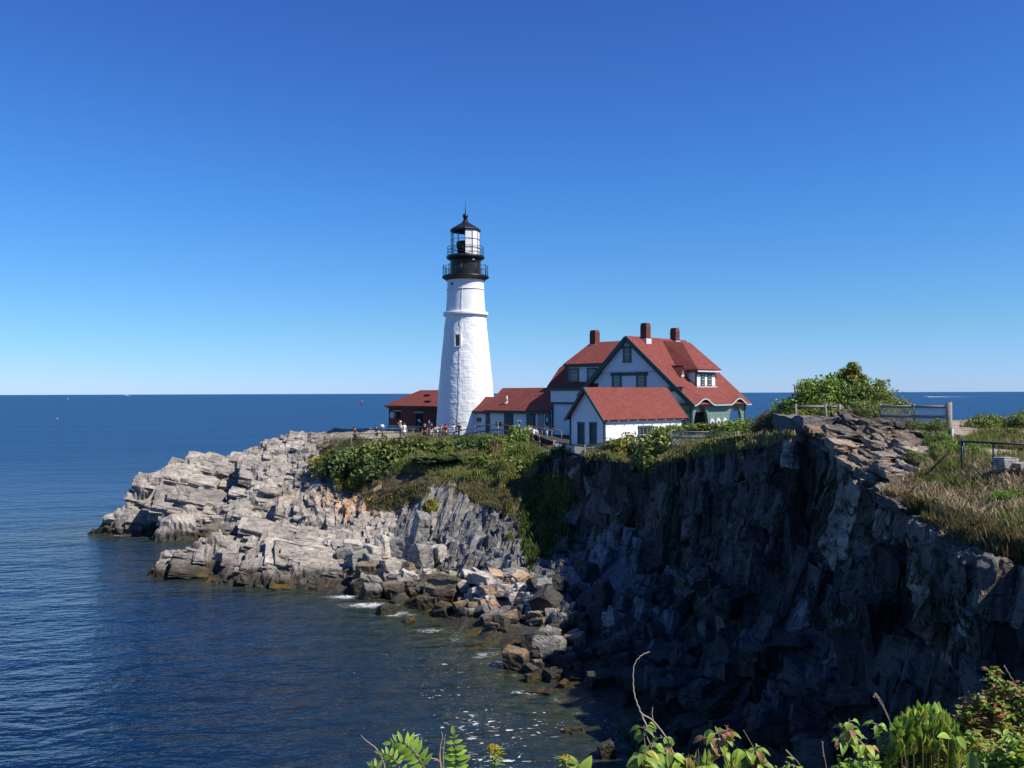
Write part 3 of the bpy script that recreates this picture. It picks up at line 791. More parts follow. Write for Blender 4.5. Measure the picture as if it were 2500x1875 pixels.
def mat_sea():
    t = NT('sea_water'); p = t.pos()
    dpt = t.attr('depth').outputs['Fac']; fo = t.attr('foam').outputs['Fac']
    pr = t.mapv(p, (1, 1, 1), (0, 0, R(-9)))
    # height of the surface in metres: low swell, wind waves, ripples; the open sea is rougher than the cove
    z = t.node('ShaderNodeSeparateXYZ'); t.link(p, z.inputs[0])
    opn = t.node('ShaderNodeMapRange', clamp=True); t.link(z.outputs['Y'], opn.inputs[0])
    for i, x in ((1, 40.0), (2, 210.0), (3, 0.0), (4, 1.0)): opn.inputs[i].default_value = x
    opn = opn.outputs[0]
    swell = t.noise(.2, 2, .5, t.mapv(pr, (.35, 1, 1)))
    wave = t.noise(.7, 3, .55, t.mapv(pr, (.45, 1, 1)), .4)
    rip = t.noise(2.3, 3, .6, t.mapv(p, (.55, 1, 1), (0, 0, R(10))), .3)
    patch = t.ramp(t.noise(.035, 3, .5, t.mapv(p, (.5, 1, 1))), [(.35, (.6,) * 3), (.65, (1.15,) * 3)])
    h = t.math('ADD', t.math('MULTIPLY', swell, .6), t.math('ADD', t.math('MULTIPLY', wave, .50), t.math('MULTIPLY', rip, .15)))
    h = t.math('MULTIPLY', h, t.math('MULTIPLY', patch, t.math('ADD', 1.0, t.math('MULTIPLY', opn, .8))))
    t.normal(t.bump(h, 1.0, 1.0))
    deepn = t.noise(.05, 3, .5, p)
    deep = t.ramp(deepn, [(.3, (.0025, .013, .036)), (.7, (.0045, .022, .056))])
    sh = t.math('ADD', dpt, t.math('MULTIPLY', t.math('SUBTRACT', t.noise(.5, 4, .6, p), .5), 1.6))
    f = t.node('ShaderNodeMapRange', clamp=True); t.link(sh, f.inputs[0])
    for i, x in ((1, -4.6), (2, -.4), (3, 0.0), (4, 1.0)): f.inputs[i].default_value = x
    bed = t.ramp(t.noise(1.1, 5, .65, p), [(.3, (.010, .022, .017)), (.52, (.030, .040, .022)), (.72, (.070, .060, .028))])
    deep = t.mix(opn, deep, (.016, .066, .150))
    c = t.mix(f.outputs[0], deep, bed)
    fw = t.mapv(p, (.8, 1.5, 1))
    n1 = t.noise(1.3, 5, .65, fw, 1.6); n2 = t.noise(.5, 3, .6, fw)
    ridge = t.math('SUBTRACT', 1.0, t.math('MULTIPLY', t.math('ABSOLUTE', t.math('SUBTRACT', n1, .5)), 7.0), clamp=True)
    body = t.math('ADD', t.math('MULTIPLY', ridge, .62), t.math('MULTIPLY', n2, .75))
    fm = t.math('MULTIPLY', t.math('SUBTRACT', t.math('ADD', body, t.math('MULTIPLY', fo, .8)), 1.22), 3.2, clamp=True)
    fm = t.math('MULTIPLY', fm, t.math('GREATER_THAN', fo, .04))
    # floating flecks of froth
    sp = t.attr('speck').outputs['Fac']
    n3 = t.noise(4.6, 2, .55, t.mapv(p, (.55, 1.1, 1), (0, 0, R(8))), .8)
    n4 = t.noise(.8, 2, .5, p)
    fl_ = t.math('SUBTRACT', t.math('ADD', n3, t.math('ADD', t.math('MULTIPLY', sp, .17), t.math('MULTIPLY', n4, .16))), .825)
    fm = t.math('MAXIMUM', fm, t.math('MULTIPLY', t.math('MULTIPLY', fl_, 14.0, clamp=True), t.math('MULTIPLY', t.math('GREATER_THAN', sp, .05), .85)))
    c = t.mix(fm, c, (.72, .74, .74))
    t.base(c); t.set(.07, .5)
    t.b.inputs['IOR'].default_value = 1.333
    t.link(t.math('ADD', t.math('ADD', .10, t.math('MULTIPLY', opn, .30)), t.math('MULTIPLY', fm, .6)), t.b.inputs['Roughness'])
    t.link(t.math('SUBTRACT', .42, t.math('MULTIPLY', opn, .17)), t.b.inputs['Specular IOR Level'])
    return t.m
sea = tag(link_mesh('sea', me, mat_sea()), kind='structure')
# ------------------------------------------------------------------ materials of the buildings
def mat_white():
    t = NT('white_paint'); p = t.pos()
    f = t.noise(.8, 6, .65, p); g = t.noise(5.0, 4, .6, t.mapv(p, (1, 1, .25)))
    c = t.ramp(t.math('ADD', t.math('MULTIPLY', f, .6), t.math('MULTIPLY', g, .4)), [(.3, (.66, .66, .635)), (.55, (.80, .80, .785)), (.8, (.83, .83, .82))])
    t.base(c).set(.55, .3); return t.m
M_WHITE = mat_white()
def mat_clap(name, c0, c1, pitch=.125):
    """painted clapboards: the lap lines are real relief in the shading"""
    t = NT(name); p = t.pos(); z = t.node('ShaderNodeSeparateXYZ'); t.link(p, z.inputs[0])
    fr = t.math('FRACT', t.math('DIVIDE', z.outputs['Z'], pitch))
    f = t.noise(1.2, 5, .6, p); g = t.noise(9.0, 3, .6, t.mapv(p, (1, 1, 6)))
    c = t.ramp(t.math('ADD', t.math('MULTIPLY', f, .55), t.math('MULTIPLY', g, .45)), [(.3, c0), (.7, c1)])
    t.base(c).set(.55, .3)
    t.normal(t.bump(t.math('SUBTRACT', 1.0, fr), .8, .02)); return t.m
M_CLAP = mat_clap('white_clapboard', (.70, .70, .69), (.82, .82, .81))
M_GREENWALL = mat_clap('green_boards', (.115, .185, .158), (.15, .225, .192), .3)
M_TRIM = mat_plain('green_trim', (.024, .072, .066), .5, .4, .18, 2.0)
M_BLACK = mat_plain('black_iron', (.012, .013, .016), .42, .5, .25, 3.0)
M_DARK = mat_plain('dark_interior', (.02, .022, .022), .8, .1)
M_FRAME = mat_plain('window_frame_green', (.03, .085, .08), .5, .4)
M_SASH = mat_plain('pale_sash', (.45, .52, .50), .5, .3)
M_FOUND = mat_plain('dark_stone_base', (.05, .05, .048), .8, .2, .4, 3.0, .03)
M_CONC = mat_plain('pale_concrete', (.36, .33, .29), .85, .2, .25, 2.0, .02)
M_GREYW = mat_plain('weathered_wood', (.21, .195, .175), .8, .2, .35, 6.0, .01)
M_STEEL = mat_plain('grey_metal', (.33, .35, .36), .4, .5, .1)
M_FLASH = mat_plain('white_flashing', (.6, .6, .6), .5, .4)
def mat_roof():
    t = NT('red_shingles'); p = t.pos(); z = t.node('ShaderNodeSeparateXYZ'); t.link(p, z.inputs[0])
    row = t.math('DIVIDE', z.outputs['Z'], .13)
    fr = t.math('FRACT', row); fl = t.math('FLOOR', row)
    cmb = t.node('ShaderNodeCombineXYZ'); t.link(t.math('MULTIPLY', t.math('ADD', z.outputs['X'], z.outputs['Y']), 3.2), cmb.inputs[0]); t.link(t.math('MULTIPLY', t.math('SUBTRACT', z.outputs['X'], z.outputs['Y']), 3.2), cmb.inputs[1]); t.link(t.math('MULTIPLY', fl, 7.7), cmb.inputs[2])
    wn = t.node('ShaderNodeTexWhiteNoise', noise_dimensions='3D')
    fl3 = t.node('ShaderNodeVectorMath', operation='FLOOR'); t.link(cmb.outputs[0], fl3.inputs[0]); t.link(fl3.outputs[0], wn.inputs['Vector'])
    f = t.noise(.7, 5, .65, p)
    k = t.math('ADD', t.math('MULTIPLY', wn.outputs['Value'], .42), t.math('MULTIPLY', f, .58))
    c = t.ramp(k, [(.2, (.165, .044, .035)), (.5, (.190, .053, .042)), (.8, (.225, .070, .057))])
    t.base(c).set(.85, .15)
    t.normal(t.bump(t.math('ADD', t.math('SUBTRACT', 1.0, fr), t.math('MULTIPLY', wn.outputs['Value'], .4)), .7, .02)); return t.m
M_ROOF = mat_roof()
def mat_brick():
    t = NT('red_brick'); p = t.pos(); z = t.node('ShaderNodeSeparateXYZ'); t.link(p, z.inputs[0])
    cmb = t.node('ShaderNodeCombineXYZ'); t.link(t.math('MULTIPLY', t.math('SUBTRACT', z.outputs['X'], z.outputs['Y']), .7071), cmb.inputs[0]); t.link(z.outputs['Z'], cmb.inputs[1])
    b = t.node('ShaderNodeTexBrick'); t.link(cmb.outputs[0], b.inputs['Vector'])
    b.inputs['Color1'].default_value = (.16, .045, .032, 1); b.inputs['Color2'].default_value = (.10, .03, .024, 1); b.inputs['Mortar'].default_value = (.13, .09, .075, 1)
    b.inputs['Scale'].default_value = 1.0; b.inputs['Brick Width'].default_value = .22; b.inputs['Row Height'].default_value = .075; b.inputs['Mortar Size'].default_value = .008
    t.base(b.outputs[0]).set(.85, .2); return t.m
M_BRICK = mat_brick()
def mat_glass():
    t = NT('window_glass'); p = t.pos()
    t.base(t.ramp(t.noise(1.6, 2, .5, p), [(.3, (.008, .010, .012)), (.75, (.05, .055, .055))])).set(.06, .6); return t.m
M_GLASS = mat_glass()
def mat_clear():
    t = NT('clear_glass'); tr = t.node('ShaderNodeBsdfTransparent'); gl = t.node('ShaderNodeBsdfGlossy'); gl.inputs['Roughness'].default_value = .03
    lw = t.node('ShaderNodeLayerWeight'); lw.inputs['Blend'].default_value = .25
    mx = t.node('ShaderNodeMixShader'); t.link(t.math('MULTIPLY', lw.outputs['Fresnel'], .5), mx.inputs[0])
    t.link(tr.outputs[0], mx.inputs[1]); t.link(gl.outputs[0], mx.inputs[2]); t.link(mx.outputs[0], t.n['Material Output'].inputs['Surface']); return t.m
M_CLEAR = mat_clear()

# ------------------------------------------------------------------ the lighthouse
TX, TY = (1137.5 - CX) / F * 95.0, 95.0
TZ = lambda py: W(1137.5, py, 95.0).z
PXM = 95.0 / F
tower = empty('lighthouse', (TX, TY, 9.4), 'tall white tapering stone lighthouse with black lantern room and two galleries', 'lighthouse')
def lathe_px(prof, n=96, smooth=True):
    return MB().lathe([(r * PXM, TZ(y)) for r, y in prof], n, (TX, TY, 0), smooth=smooth)
def tower_mesh():
    ys = np.array([1062, 1035, 959, 868, 800, 772, 768]); rs = np.array([74.6, 72.6, 67.3, 58.9, 51.6, 49.2, 48.9])
    yu = np.array([764, 760, 735, 712, 704, 697, 690, 684, 677]); ru = np.array([48.2, 48.0, 46.4, 45.1, 44.6, 44.6, 45.0, 46.6, 50.0])
    n = 260
    V = []; nz1 = 300; nz2 = 70
    yy = np.r_[np.linspace(1062, 766, nz1), np.linspace(764, 677, nz2)]
    rr = np.where(yy > 765, np.interp(-yy, -ys, rs), np.interp(-yy, -yu, ru)) * PXM
    zz = 14 + (960 + .36 - yy) * PXM
    th = np.arange(n) * 2 * math.pi / n
    TH, ZZ = np.meshgrid(th, zz); RR = np.broadcast_to(rr[:, None], TH.shape)
    # the seam must close: noise in space, stones in unwrapped metres with a whole number round the shaft
    Pn = np.stack([np.cos(TH) * RR, np.sin(TH) * RR, ZZ], -1).reshape(-1, 3)
    arc_ = (TH * 3.0).ravel()
    Q = np.stack([arc_, ZZ.ravel(), 0 * arc_], 1)
    Q[:, :2] += .16 * np.stack([fbm(Pn * 1.3, 3, 301), fbm(Pn * 1.3, 3, 302)], 1)
    d1, e1, r1 = brick(Q, ((1, 0, 0), (0, 0, 1), (0, 1, 0)), (.62, 9, .30), 77, 0, .9)
    low = (Pn[:, 2] < TZ(767)).astype(float)
    d = low * (.007 * d1 - .008 * np.exp(-(e1 / .05) ** 2) + .045 * fbm(Pn * np.array([1.7, 1.7, 1.7]), 4, 303) + .014 * fbm(Pn * 5, 3, 304)) + (1 - low) * .008 * fbm(Pn * 1.2, 3, 305)
    R2 = (RR.ravel() + d)
    V = np.stack([np.cos(TH).ravel() * R2, np.sin(TH).ravel() * R2, ZZ.ravel() - 9.4], 1)
    m = len(zz); i = np.arange(m - 1)[:, None] * n; k = np.arange(n)[None, :]
    f = np.stack([i + k, i + (k + 1) % n, i + n + (k + 1) % n, i + n + k], -1).reshape(-1, 4)
    return np_mesh('tower_wall', V, f, smooth=True)
link_mesh('tower_wall', tower_mesh(), M_WHITE, tower)
lathe_px([(47.5, 773), (54.6, 771.5), (54.9, 769), (54.9, 765), (54.0, 763.2), (47.0, 762)]).build('belt_course', M_WHITE, tower)
lathe_px([(45.0, 709.5), (46.6, 708.8), (46.6, 707.2), (44.8, 706.5)]).build('moulding', M_WHITE, tower)
lathe_px([(48.0, 686), (50.5, 683), (53.5, 681), (56.2, 679.6), (57.3, 678.4), (57.4, 676.2), (56.0, 675.4), (30, 675.2)]).build('gallery_deck', M_BLACK, tower)
def railing(name, r, y0, y1, nb, npost, mids, th):
    mb = MB(); z0, z1 = TZ(y0), TZ(y1)
    def ring(rad, z, t):
        pts = [(TX + rad * math.cos(a * 2 * math.pi / 64), TY + rad * math.sin(a * 2 * math.pi / 64), z) for a in range(65)]
        mb.tube(pts, t, 6, cap=False)
    ring(r, z1, th * 1.3)
    for m in mids: ring(r, z0 + (z1 - z0) * m, th)
    for k in range(nb):
        a = 2 * math.pi * (k + .3) / nb
        p = (TX + r * math.cos(a), TY + r * math.sin(a))
        mb.tube([(p[0], p[1], z0), (p[0], p[1], z1)], th * .75, 5)
    for k in range(npost):
        a = 2 * math.pi * (k + .3) / npost
        p = (TX + r * math.cos(a), TY + r * math.sin(a))
        mb.tube([(p[0], p[1], z0), (p[0], p[1], z1 + .12)], th * 1.7, 6); mb.sphere((p[0], p[1], z1 + .15), th * 2.4, 8, 5)
    return mb.build(name, M_BLACK, tower)
railing('gallery_railing', 54.8 * PXM, 676, 652, 60, 10, (.06,), .020)
lathe_px([(37.4, 676), (37.4, 636), (37.9, 635), (37.9, 630)], 64).build('watch_room', M_BLACK, tower)
lathe_px([(37.4, 637), (42.0, 634), (45.8, 632.2), (46.6, 630), (46.6, 627), (45.5, 625.6), (20, 625.2)]).build('lantern_gallery_deck', M_BLACK, tower)
railing('lantern_gallery_railing', 44.6 * PXM, 626, 605, 14, 0, (.34, .66), .024)
# lantern room: twelve sides, black glazing bars, white blinds on the sunward panes
NL, RL, A0 = 12, 35.0 * PXM, R(-90 + 2)
zl0, zl1 = TZ(626), TZ(564)
def lp(k, r=RL): 
    a = A0 + 2 * math.pi * k / NL
    return Vector((TX + r * math.cos(a), TY + r * math.sin(a), 0))
mb = MB(); gl = MB(); bl = MB()
for k in range(NL):
    a, b = lp(k), lp(k + 1)
    mb.tube([a + Vector((0, 0, zl0)), a + Vector((0, 0, zl1))], .034, 6)
    for y in (606.5, 586.5):
        mb.beam(a + Vector((0, 0, TZ(y))), b + Vector((0, 0, TZ(y))), .035, .045)
    mb.beam(a + Vector((0, 0, zl0 + .06)), b + Vector((0, 0, zl0 + .06)), .06, .12)
    mb.beam(a + Vector((0, 0, zl1 - .05)), b + Vector((0, 0, zl1 - .05)), .06, .10)
    i0, i1 = lp(k, RL - .02), lp(k + 1, RL - .02)
    if k not in (0, 1, 2, 3): gl.add([i0 + Vector((0, 0, zl0)), i1 + Vector((0, 0, zl0)), i1 + Vector((0, 0, zl1)), i0 + Vector((0, 0, zl1))], [(0, 1, 2, 3)])
    if k in (0, 1, 2, 3):
        j0, j1 = lp(k, RL - .025), lp(k + 1, RL - .025)
        q0, q1 = lp(k, RL - .06), lp(k + 1, RL - .06)
        z0, z1 = Vector((0, 0, zl0 + .05)), Vector((0, 0, zl1 - .05))
        bl.add([j0 + z0, j1 + z0, j1 + z1, j0 + z1, q0 + z0, q1 + z0, q1 + z1, q0 + z1], [(0, 1, 2, 3), (7, 6, 5, 4), (0, 4, 5, 1), (3, 2, 6, 7), (0, 3, 7, 4), (1, 5, 6, 2)])
lb = mb.build('lantern_frame', M_BLACK, tower)
sub(lb, gl, 'glass_pane', M_CLEAR, tower); sub(lb, bl, 'white_blind', M_WHITE, tower)
MB().lathe([(.25, TZ(626)), (.3, TZ(617)), (.95, TZ(616)), (1.0, TZ(612))], 24, (TX, TY, 0)).lathe([(.0, TZ(608)), (.95, TZ(608)), (1.0, TZ(604)), (1.02, TZ(593)), (.9, TZ(590)), (0, TZ(590))], 24, (TX, TY, 0)).lathe([(.12, TZ(618)), (.12, TZ(590))], 12, (TX, TY, 0)).build('lamp', M_DARK, tower)
rf = MB(); prof = [(33, 565.5), (37.4, 565.2), (37.8, 563.4), (37.4, 561.6), (36.2, 560.0), (22, 551.6), (12, 545.6), (8.0, 542.6), (7.6, 540.2), (5.2, 538.4), (4.0, 536.4), (6.0, 535.2), (5.9, 534.2), (2.6, 533.4)]
rf.lathe([(r * PXM, TZ(y)) for r, y in prof], NL, (TX, TY, 0), a0=A0, smooth=False)
ro = rf.build('lantern_roof', M_BLACK, tower)
sub(ro, MB().sphere((TX, TY, TZ(527.6)), 6.7 * PXM, 20, 14), 'vent_ball', M_BLACK, tower)
sub(ro, MB().tube([(TX, TY, TZ(522)), (TX, TY, TZ(508)), (TX, TY, TZ(490.5))], [.05, .035, .02], 6), 'lightning_rod', M_BLACK, tower)
def on_tower(px, py, rpx, out=0.0):
    """a point of the shaft's surface at a radius in photograph pixels"""
    s_ = (px - 1137.5) / rpx
    a = math.asin(max(-1, min(1, s_)))
    n = Vector((math.sin(a), -math.cos(a), 0))
    return Vector((TX, TY, TZ(py))) + n * (rpx * PXM + out), n
c, n = on_tower(1121.8, 834, 55.4, -.02); t_ = Vector((-n.y, n.x, 0)); up = Vector((0, 0, 1))
w_ = MB()
for sgn in (-1, 1): w_.box(c + t_ * sgn * .33 + n * .05, (.08, .16, .70), (t_, n, up))
w_.box(c + up * .66 + n * .05, (.25, .16, .07), (t_, n, up)); w_.box(c - up * .68 + n * .06, (.25, .19, .06), (t_, n, up))
wo = w_.build('window', M_WHITE, tower)
sub(wo, MB().box(c - n * .0, (.25, .09, .62), (t_, n, up)), 'pane', M_GLASS, tower)
c, n = on_tower(1107, 696.5, 44.8, .0); t_ = Vector((-n.y, n.x, 0))
MB().tube([c - n * .1, c + n * .03], .16, 16).tube([c + n * .031, c + n * .035], .10, 16).build('porthole', M_BLACK, tower)
cab = MB(); pts = []
for i, y in enumerate(np.linspace(679, 1040, 60)):
    r = float(np.interp(y, [677, 684, 704, 764, 772, 868, 959, 1035], [52.5, 47.5, 45.5, 55.4 if abs(y - 768) < 8 else 49.5, 50.4, 60.4, 68.6, 74]))
    pts.append(on_tower(1133.5 - (y - 677) * .024 + .5 * math.sin(i * 1.7), y, r, .03)[0])
cab.tube(pts, .022, 5).build('lightning_cable', M_WHITE, tower)
c, n = on_tower(1157.5, 638.5, 37.6, .06); MB().box(c, (.13, .12, .07)).build('floodlight', M_FLASH, tower)
# ------------------------------------------------------------------ frames on the ground plan
class Fr:
    def __init__(s, x, y, deg):
        s.o = Vector((x, y, 0)); a = R(deg); s.u = Vector((math.cos(a), math.sin(a), 0)); s.v = Vector((-math.sin(a), math.cos(a), 0)); s.z = Vector((0, 0, 1))
    def p(s, u, v, z): return s.o + s.u * u + s.v * v + s.z * z
    def ax(s): return (s.u, s.v, s.z)
    def box(s, mb, u0, u1, v0, v1, z0, z1):
        return mb.box(s.p((u0 + u1) / 2, (v0 + v1) / 2, (z0 + z1) / 2), ((u1 - u0) / 2, (v1 - v0) / 2, (z1 - z0) / 2), s.ax())
    def u_at(s, px, v, du=0):
        """u of the point on a line of constant v that is seen in column px"""
        r = (px - CX) / F; q = s.o + s.v * v
        return (r * q.y - q.x) / (s.u.x - r * s.u.y)
    def v_at(s, px, u):
        r = (px - CX) / F; q = s.o + s.u * u
        return (r * q.y - q.x) / (s.v.x - r * s.v.y)
    def z_at(s, py, u, v, px=1450):
        q = s.p(u, v, 0); return EYE - (py - CY + ROLL * (px - CX)) / F * q.y

def slab(mb, pts, th=.13):
    """a sheet of roof: upper polygon and its thickness below"""
    P = [Vector(p) for p in pts]
    n = (P[1] - P[0]).cross(P[2] - P[0]).normalized()
    if n.z < 0: n = -n
    return mb.prism(P, -n * th)

def window(fr, root, face, c, w, h, rows=2, cols=2, trim=.11, name='window', mat=None, sash=None, deep=.05):
    """face 'u': in a wall of constant u looking to -u, c=(u, v, z centre); face 'v': wall of constant v looking to -v"""
    H, N_ = (fr.v, -fr.u) if face == 'u' else (fr.u, -fr.v)
    c = fr.p(*c); Z = fr.z; ax = (H, N_, Z)
    f = MB(); g = MB(); s_ = MB()
    for sgn in (-1, 1): f.box(c + H * sgn * (w / 2 + trim / 2) + N_ * .03, (trim / 2, .04, h / 2), ax)
    f.box(c + Z * (h / 2 + trim * .6) + N_ * .035, (w / 2 + trim * 1.25, .05, trim * .6), ax)
    f.box(c - Z * (h / 2 + trim * .45) + N_ * .05, (w / 2 + trim * 1.25, .07, trim * .45), ax)
    g.box(c - N_ * deep * .2, (w / 2 + .002, .015, h / 2 + .002), ax)
    b = .022
    s_.box(c + N_ * .012, (w / 2, .02, b * 1.3), ax)
    for sgn in (-1, 1):
        s_.box(c + H * sgn * (w / 2 - b) + N_ * .010, (b, .018, h / 2), ax); s_.box(c + Z * sgn * (h / 2 - b) + N_ * .010, (w / 2 - b * 2, .017, b), ax)
    for i in range(1, cols): s_.box(c + H * (w * (i / cols - .5)) + N_ * .008, (.011, .014, h / 2 - b * 2), ax)
    for i in range(1, rows):
        z = h * (i / rows - .5)
        if abs(z) > .03: s_.box(c + Z * z + N_ * .006, (w / 2 - b * 2, .012, .011), ax)
    o = f.build(name, mat or M_FRAME, root)
    sub(o, g, 'pane', M_GLASS, root); sub(o, s_, 'sash', sash or M_SASH, root)
    return o

# ------------------------------------------------------------------ the white garage nearest the cliff
G = Fr(7.107, 66.0, 33)
LN, WD, OV = 9.0, 5.05, .34
ez, rz = 11.9, 14.46
gz = 8.3
gar = empty('garage', G.p(LN / 2, WD / 2, gz), 'small white clapboard garage with a plain red gable roof and two tall narrow windows', 'garage')
m = MB()
m.prism([G.p(OV, OV, gz), G.p(OV, WD - OV, gz), G.p(OV, WD - OV, ez + OV * .9), G.p(OV, WD / 2, rz - .22), G.p(OV, OV, ez + OV * .9)], G.u * (LN - 2 * OV))
m.build('wall', M_CLAP, gar)
m = MB()
slab(m, [G.p(0, 0, ez), G.p(LN, 0, ez), G.p(LN, WD / 2, rz), G.p(0, WD / 2, rz)])
slab(m, [G.p(0, WD / 2, rz + .003), G.p(LN, WD / 2, rz + .003), G.p(LN, WD, ez), G.p(0, WD, ez)])
m.build('roof', M_ROOF, gar)
m = MB()
for u in (-.025, LN + .025):
    for (v0, v1) in ((-.03, WD / 2), (WD + .03, WD / 2)):
        m.beam(G.p(u, v0, ez - .16), G.p(u, v1, rz - .13), .06, .22, up=G.z)
for u in (OV + .08,):
    for k in (0, 1):
        v0, v1 = (.12, WD / 2) if k == 0 else (WD - .12, WD / 2)
        m.beam(G.p(u + .1, v0, ez - .10), G.p(u + .1, v1, rz - .20), .34, .05, up=G.z)
for (u, v) in ((OV - .01, OV - .01), (OV - .01, WD - OV + .01), (LN - OV + .01, OV - .01)):
    G.box(m, u - .07, u + .07, v - .07, v + .07, gz, ez + .2)
G.box(m, OV, LN - OV, OV - .035, OV - .005, ez - .03, ez + .14)
G.box(m, OV - .04, OV - .01, OV, WD - OV, 8.95, 9.10)
m.build('trim', M_TRIM, gar)
for i in range(9):
    u = .55 + i * (LN - 1.1) / 8
    b = MB(); b.beam(G.p(u, .05, ez - .14), G.p(u, OV + .02, ez + .10), .07, .13, up=G.z); b.build('rafter_tail', M_FLASH, gar)
for p0, p1 in ((1411.5, 1426), (1440.5, 1456)):
    v0, v1 = G.v_at(p1, OV), G.v_at(p0, OV); vc = (v0 + v1) / 2
    z0, z1 = G.z_at(1081.5, OV, vc), G.z_at(1034.5, OV, vc)
    window(G, gar, 'u', (OV - .01, vc, (z0 + z1) / 2), (v1 - v0) - .16, z1 - z0, 2, 1, .11, sash=M_FRAME)
u0, u1 = G.u_at(1559, OV), G.u_at(1590, OV)
window(G, gar, 'v', ((u0 + u1) / 2, OV - .01, 10.62), u1 - u0 - .2, 1.15, 2, 3, .13)

# ------------------------------------------------------------------ the keeper's house
H = Fr(15.33, 72.0, 45)
AV, AZ, EZ = 7.14, 19.17, 13.0
SL = (AZ - EZ) / AV
base_z = 9.2
house = empty('keepers_house', H.p(4.8, 7, base_z), "large white keeper's house with steep red gables, three brick chimneys and a green arched porch", 'house')
def mz(v): return EZ + SL * v if v <= AV else AZ - .92 * (v - AV)
U1 = 9.6
m = MB()    # body under the main gable, in one with the left wing
m.prism([H.p(.45, 2.3, base_z), H.p(.45, 12.0, base_z), H.p(.45, 12.0, mz(12.0) - .15), H.p(.45, AV, AZ - .25), H.p(.45, 1.1, mz(1.1) - .2), H.p(.45, 1.1, 12.3), H.p(.45, 2.3, 12.3)], H.u * (U1 - 1.0))
m.build('wall', M_CLAP, house)
m = MB()    # upper gable face stands a little proud, its foot cut in a toothed edge
zt = H.z_at(905.5, .4, AV, 1527)
vl, vr = AV + (AZ - zt) / .92 - .45, (zt - EZ) / SL + .45
teeth = 44; low = []
for i in range(teeth):
    va = vr + (vl - vr) * i / teeth; vb = vr + (vl - vr) * (i + 1) / teeth
    low += [(va, zt), ((va + vb) / 2 - .02, zt), ((va + vb) / 2 - .02, zt - .13), (vb - .01, zt - .13)]
pts = [H.p(.30, v, z) for v, z in low] + [H.p(.30, vl, zt), H.p(.30, AV, AZ - .35)]
m.prism(pts, H.u * .13); m.build('gable_face', M_CLAP, house)
roof = MB()
slab(roof, [H.p(0, 0, EZ), H.p(U1, 0, EZ), H.p(U1, AV, AZ), H.p(0, AV, AZ)], .16)
VL = 13.0
slab(roof, [H.p(0, AV, AZ + .003), H.p(U1, AV, AZ + .003), H.p(U1, VL, mz(VL)), H.p(0, VL, mz(VL))], .16)
# swept eyebrows of the eave over the two porch arches
arches = [((H.u_at(1691.6, .4) + .12), H.u_at(1730, .4)), (H.u_at(1780, .4), min(H.u_at(1811, .4), U1 - .55))]
def eb(u):
    h = 0
    for a, b in arches:
        c, hw = (a + b) / 2, (b - a) / 2 + .45
        t = (u - c) / hw
        if abs(t) < 1: h = max(h, .56 * .5 * (1 + math.cos(math.pi * t)))
    return h
NU, NTT = 120, 8
vs = []; 
for i in range(NU + 1):
    u = U1 * i / NU
    for j in range(NTT + 1):
        t = j / NTT; v = -.02 + 1.9 * t
        vs.append(H.p(u, v, EZ + SL * v + .012 + eb(u) * (1 - t) ** 1.5))
fs = [(i * (NTT + 1) + j, (i + 1) * (NTT + 1) + j, (i + 1) * (NTT + 1) + j + 1, i * (NTT + 1) + j + 1) for i in range(NU) for j in range(NTT)]
roof.add(vs, fs)
# left wing: ridge across, clipped at the far end
WR, WE, WRZ, WV1, WV0 = 4.5, .15, 19.05, 17.0, AV + .5
wsl = (WRZ - 14.6) / (WR - WE)
def wz(u): return 14.6 + wsl * (u - WE)
zc = 16.5; uc = WE + (zc - 14.6) / wsl
slab(roof, [H.p(WE, WV0 + 3.2, 14.6), H.p(WE, WV1, 14.6), H.p(uc, WV1, zc), H.p(WR, 14.9, WRZ), H.p(WR, WV0, WRZ)], .15)
ub = 2 * WR - WE; ucb = 2 * WR - uc
slab(roof, [H.p(ub, WV0, 14.6), H.p(ub, WV1, 14.6), H.p(ucb, WV1, zc), H.p(WR, 14.9, WRZ + .002), H.p(WR, WV0, WRZ + .002)], .15)
slab(roof, [H.p(uc, WV1 + .002, zc), H.p(ucb, WV1 + .002, zc), H.p(WR, 14.9, WRZ + .004)], .13)
ro = roof.build('roof', M_ROOF, house)
m = MB()    # wing walls
m.prism([H.p(.55, 11.0, base_z + .6), H.p(.55, 16.55, base_z + .6), H.p(.55, 16.55, 14.7), H.p(.55, 11.0, 14.7)], H.u * 7.9)
m.prism([H.p(.62, 16.56, 14.7), H.p(uc, 16.56, zc - .1), H.p(ucb, 16.56, zc - .1), H.p(8.4, 16.56, 14.7)], H.v * -.3)
H.box(m, .38, .56, 10.9, 16.66, 13.10, 14.25)      # flared upper storey
m.build('wing_wall', M_CLAP, house)
m = MB()
H.box(m, .60, 8.3, 10.9, 16.5, base_z - 1.2, base_z + .7); H.box(m, .7, 8.8, 2.5, 11.5, base_z - 1.2, base_z + .15)
m.build('foundation', M_FOUND, house)
m = MB()
H.box(m, .20, .58, 10.7, 16.9, 14.24, 14.56)       # wing eave
H.box(m, .33, .40, 10.9, 16.70, 12.93, 13.12)      # band
H.box(m, .47, .56, 16.44, 16.62, base_z + .6, 12.93)
H.box(m, .50, .56, 10.9, 16.6, base_z + .55, base_z + .72)
# rake boards of the front gable
for (v0, z0, v1, z1) in ((-.05, EZ - .22, AV + .02, AZ - .20), (VL - .9, mz(VL - .9) - .24, AV - .02, AZ - .20)):
    m.beam(H.p(-.03, v0, z0), H.p(-.03, v1, z1), .07, .40, up=H.z)
    m.beam(H.p(.22, v0 + (.25 if v0 < 1 else -.25), z0 + .02), H.p(.22, v1, z1 - .12), .46, .05, up=H.z)
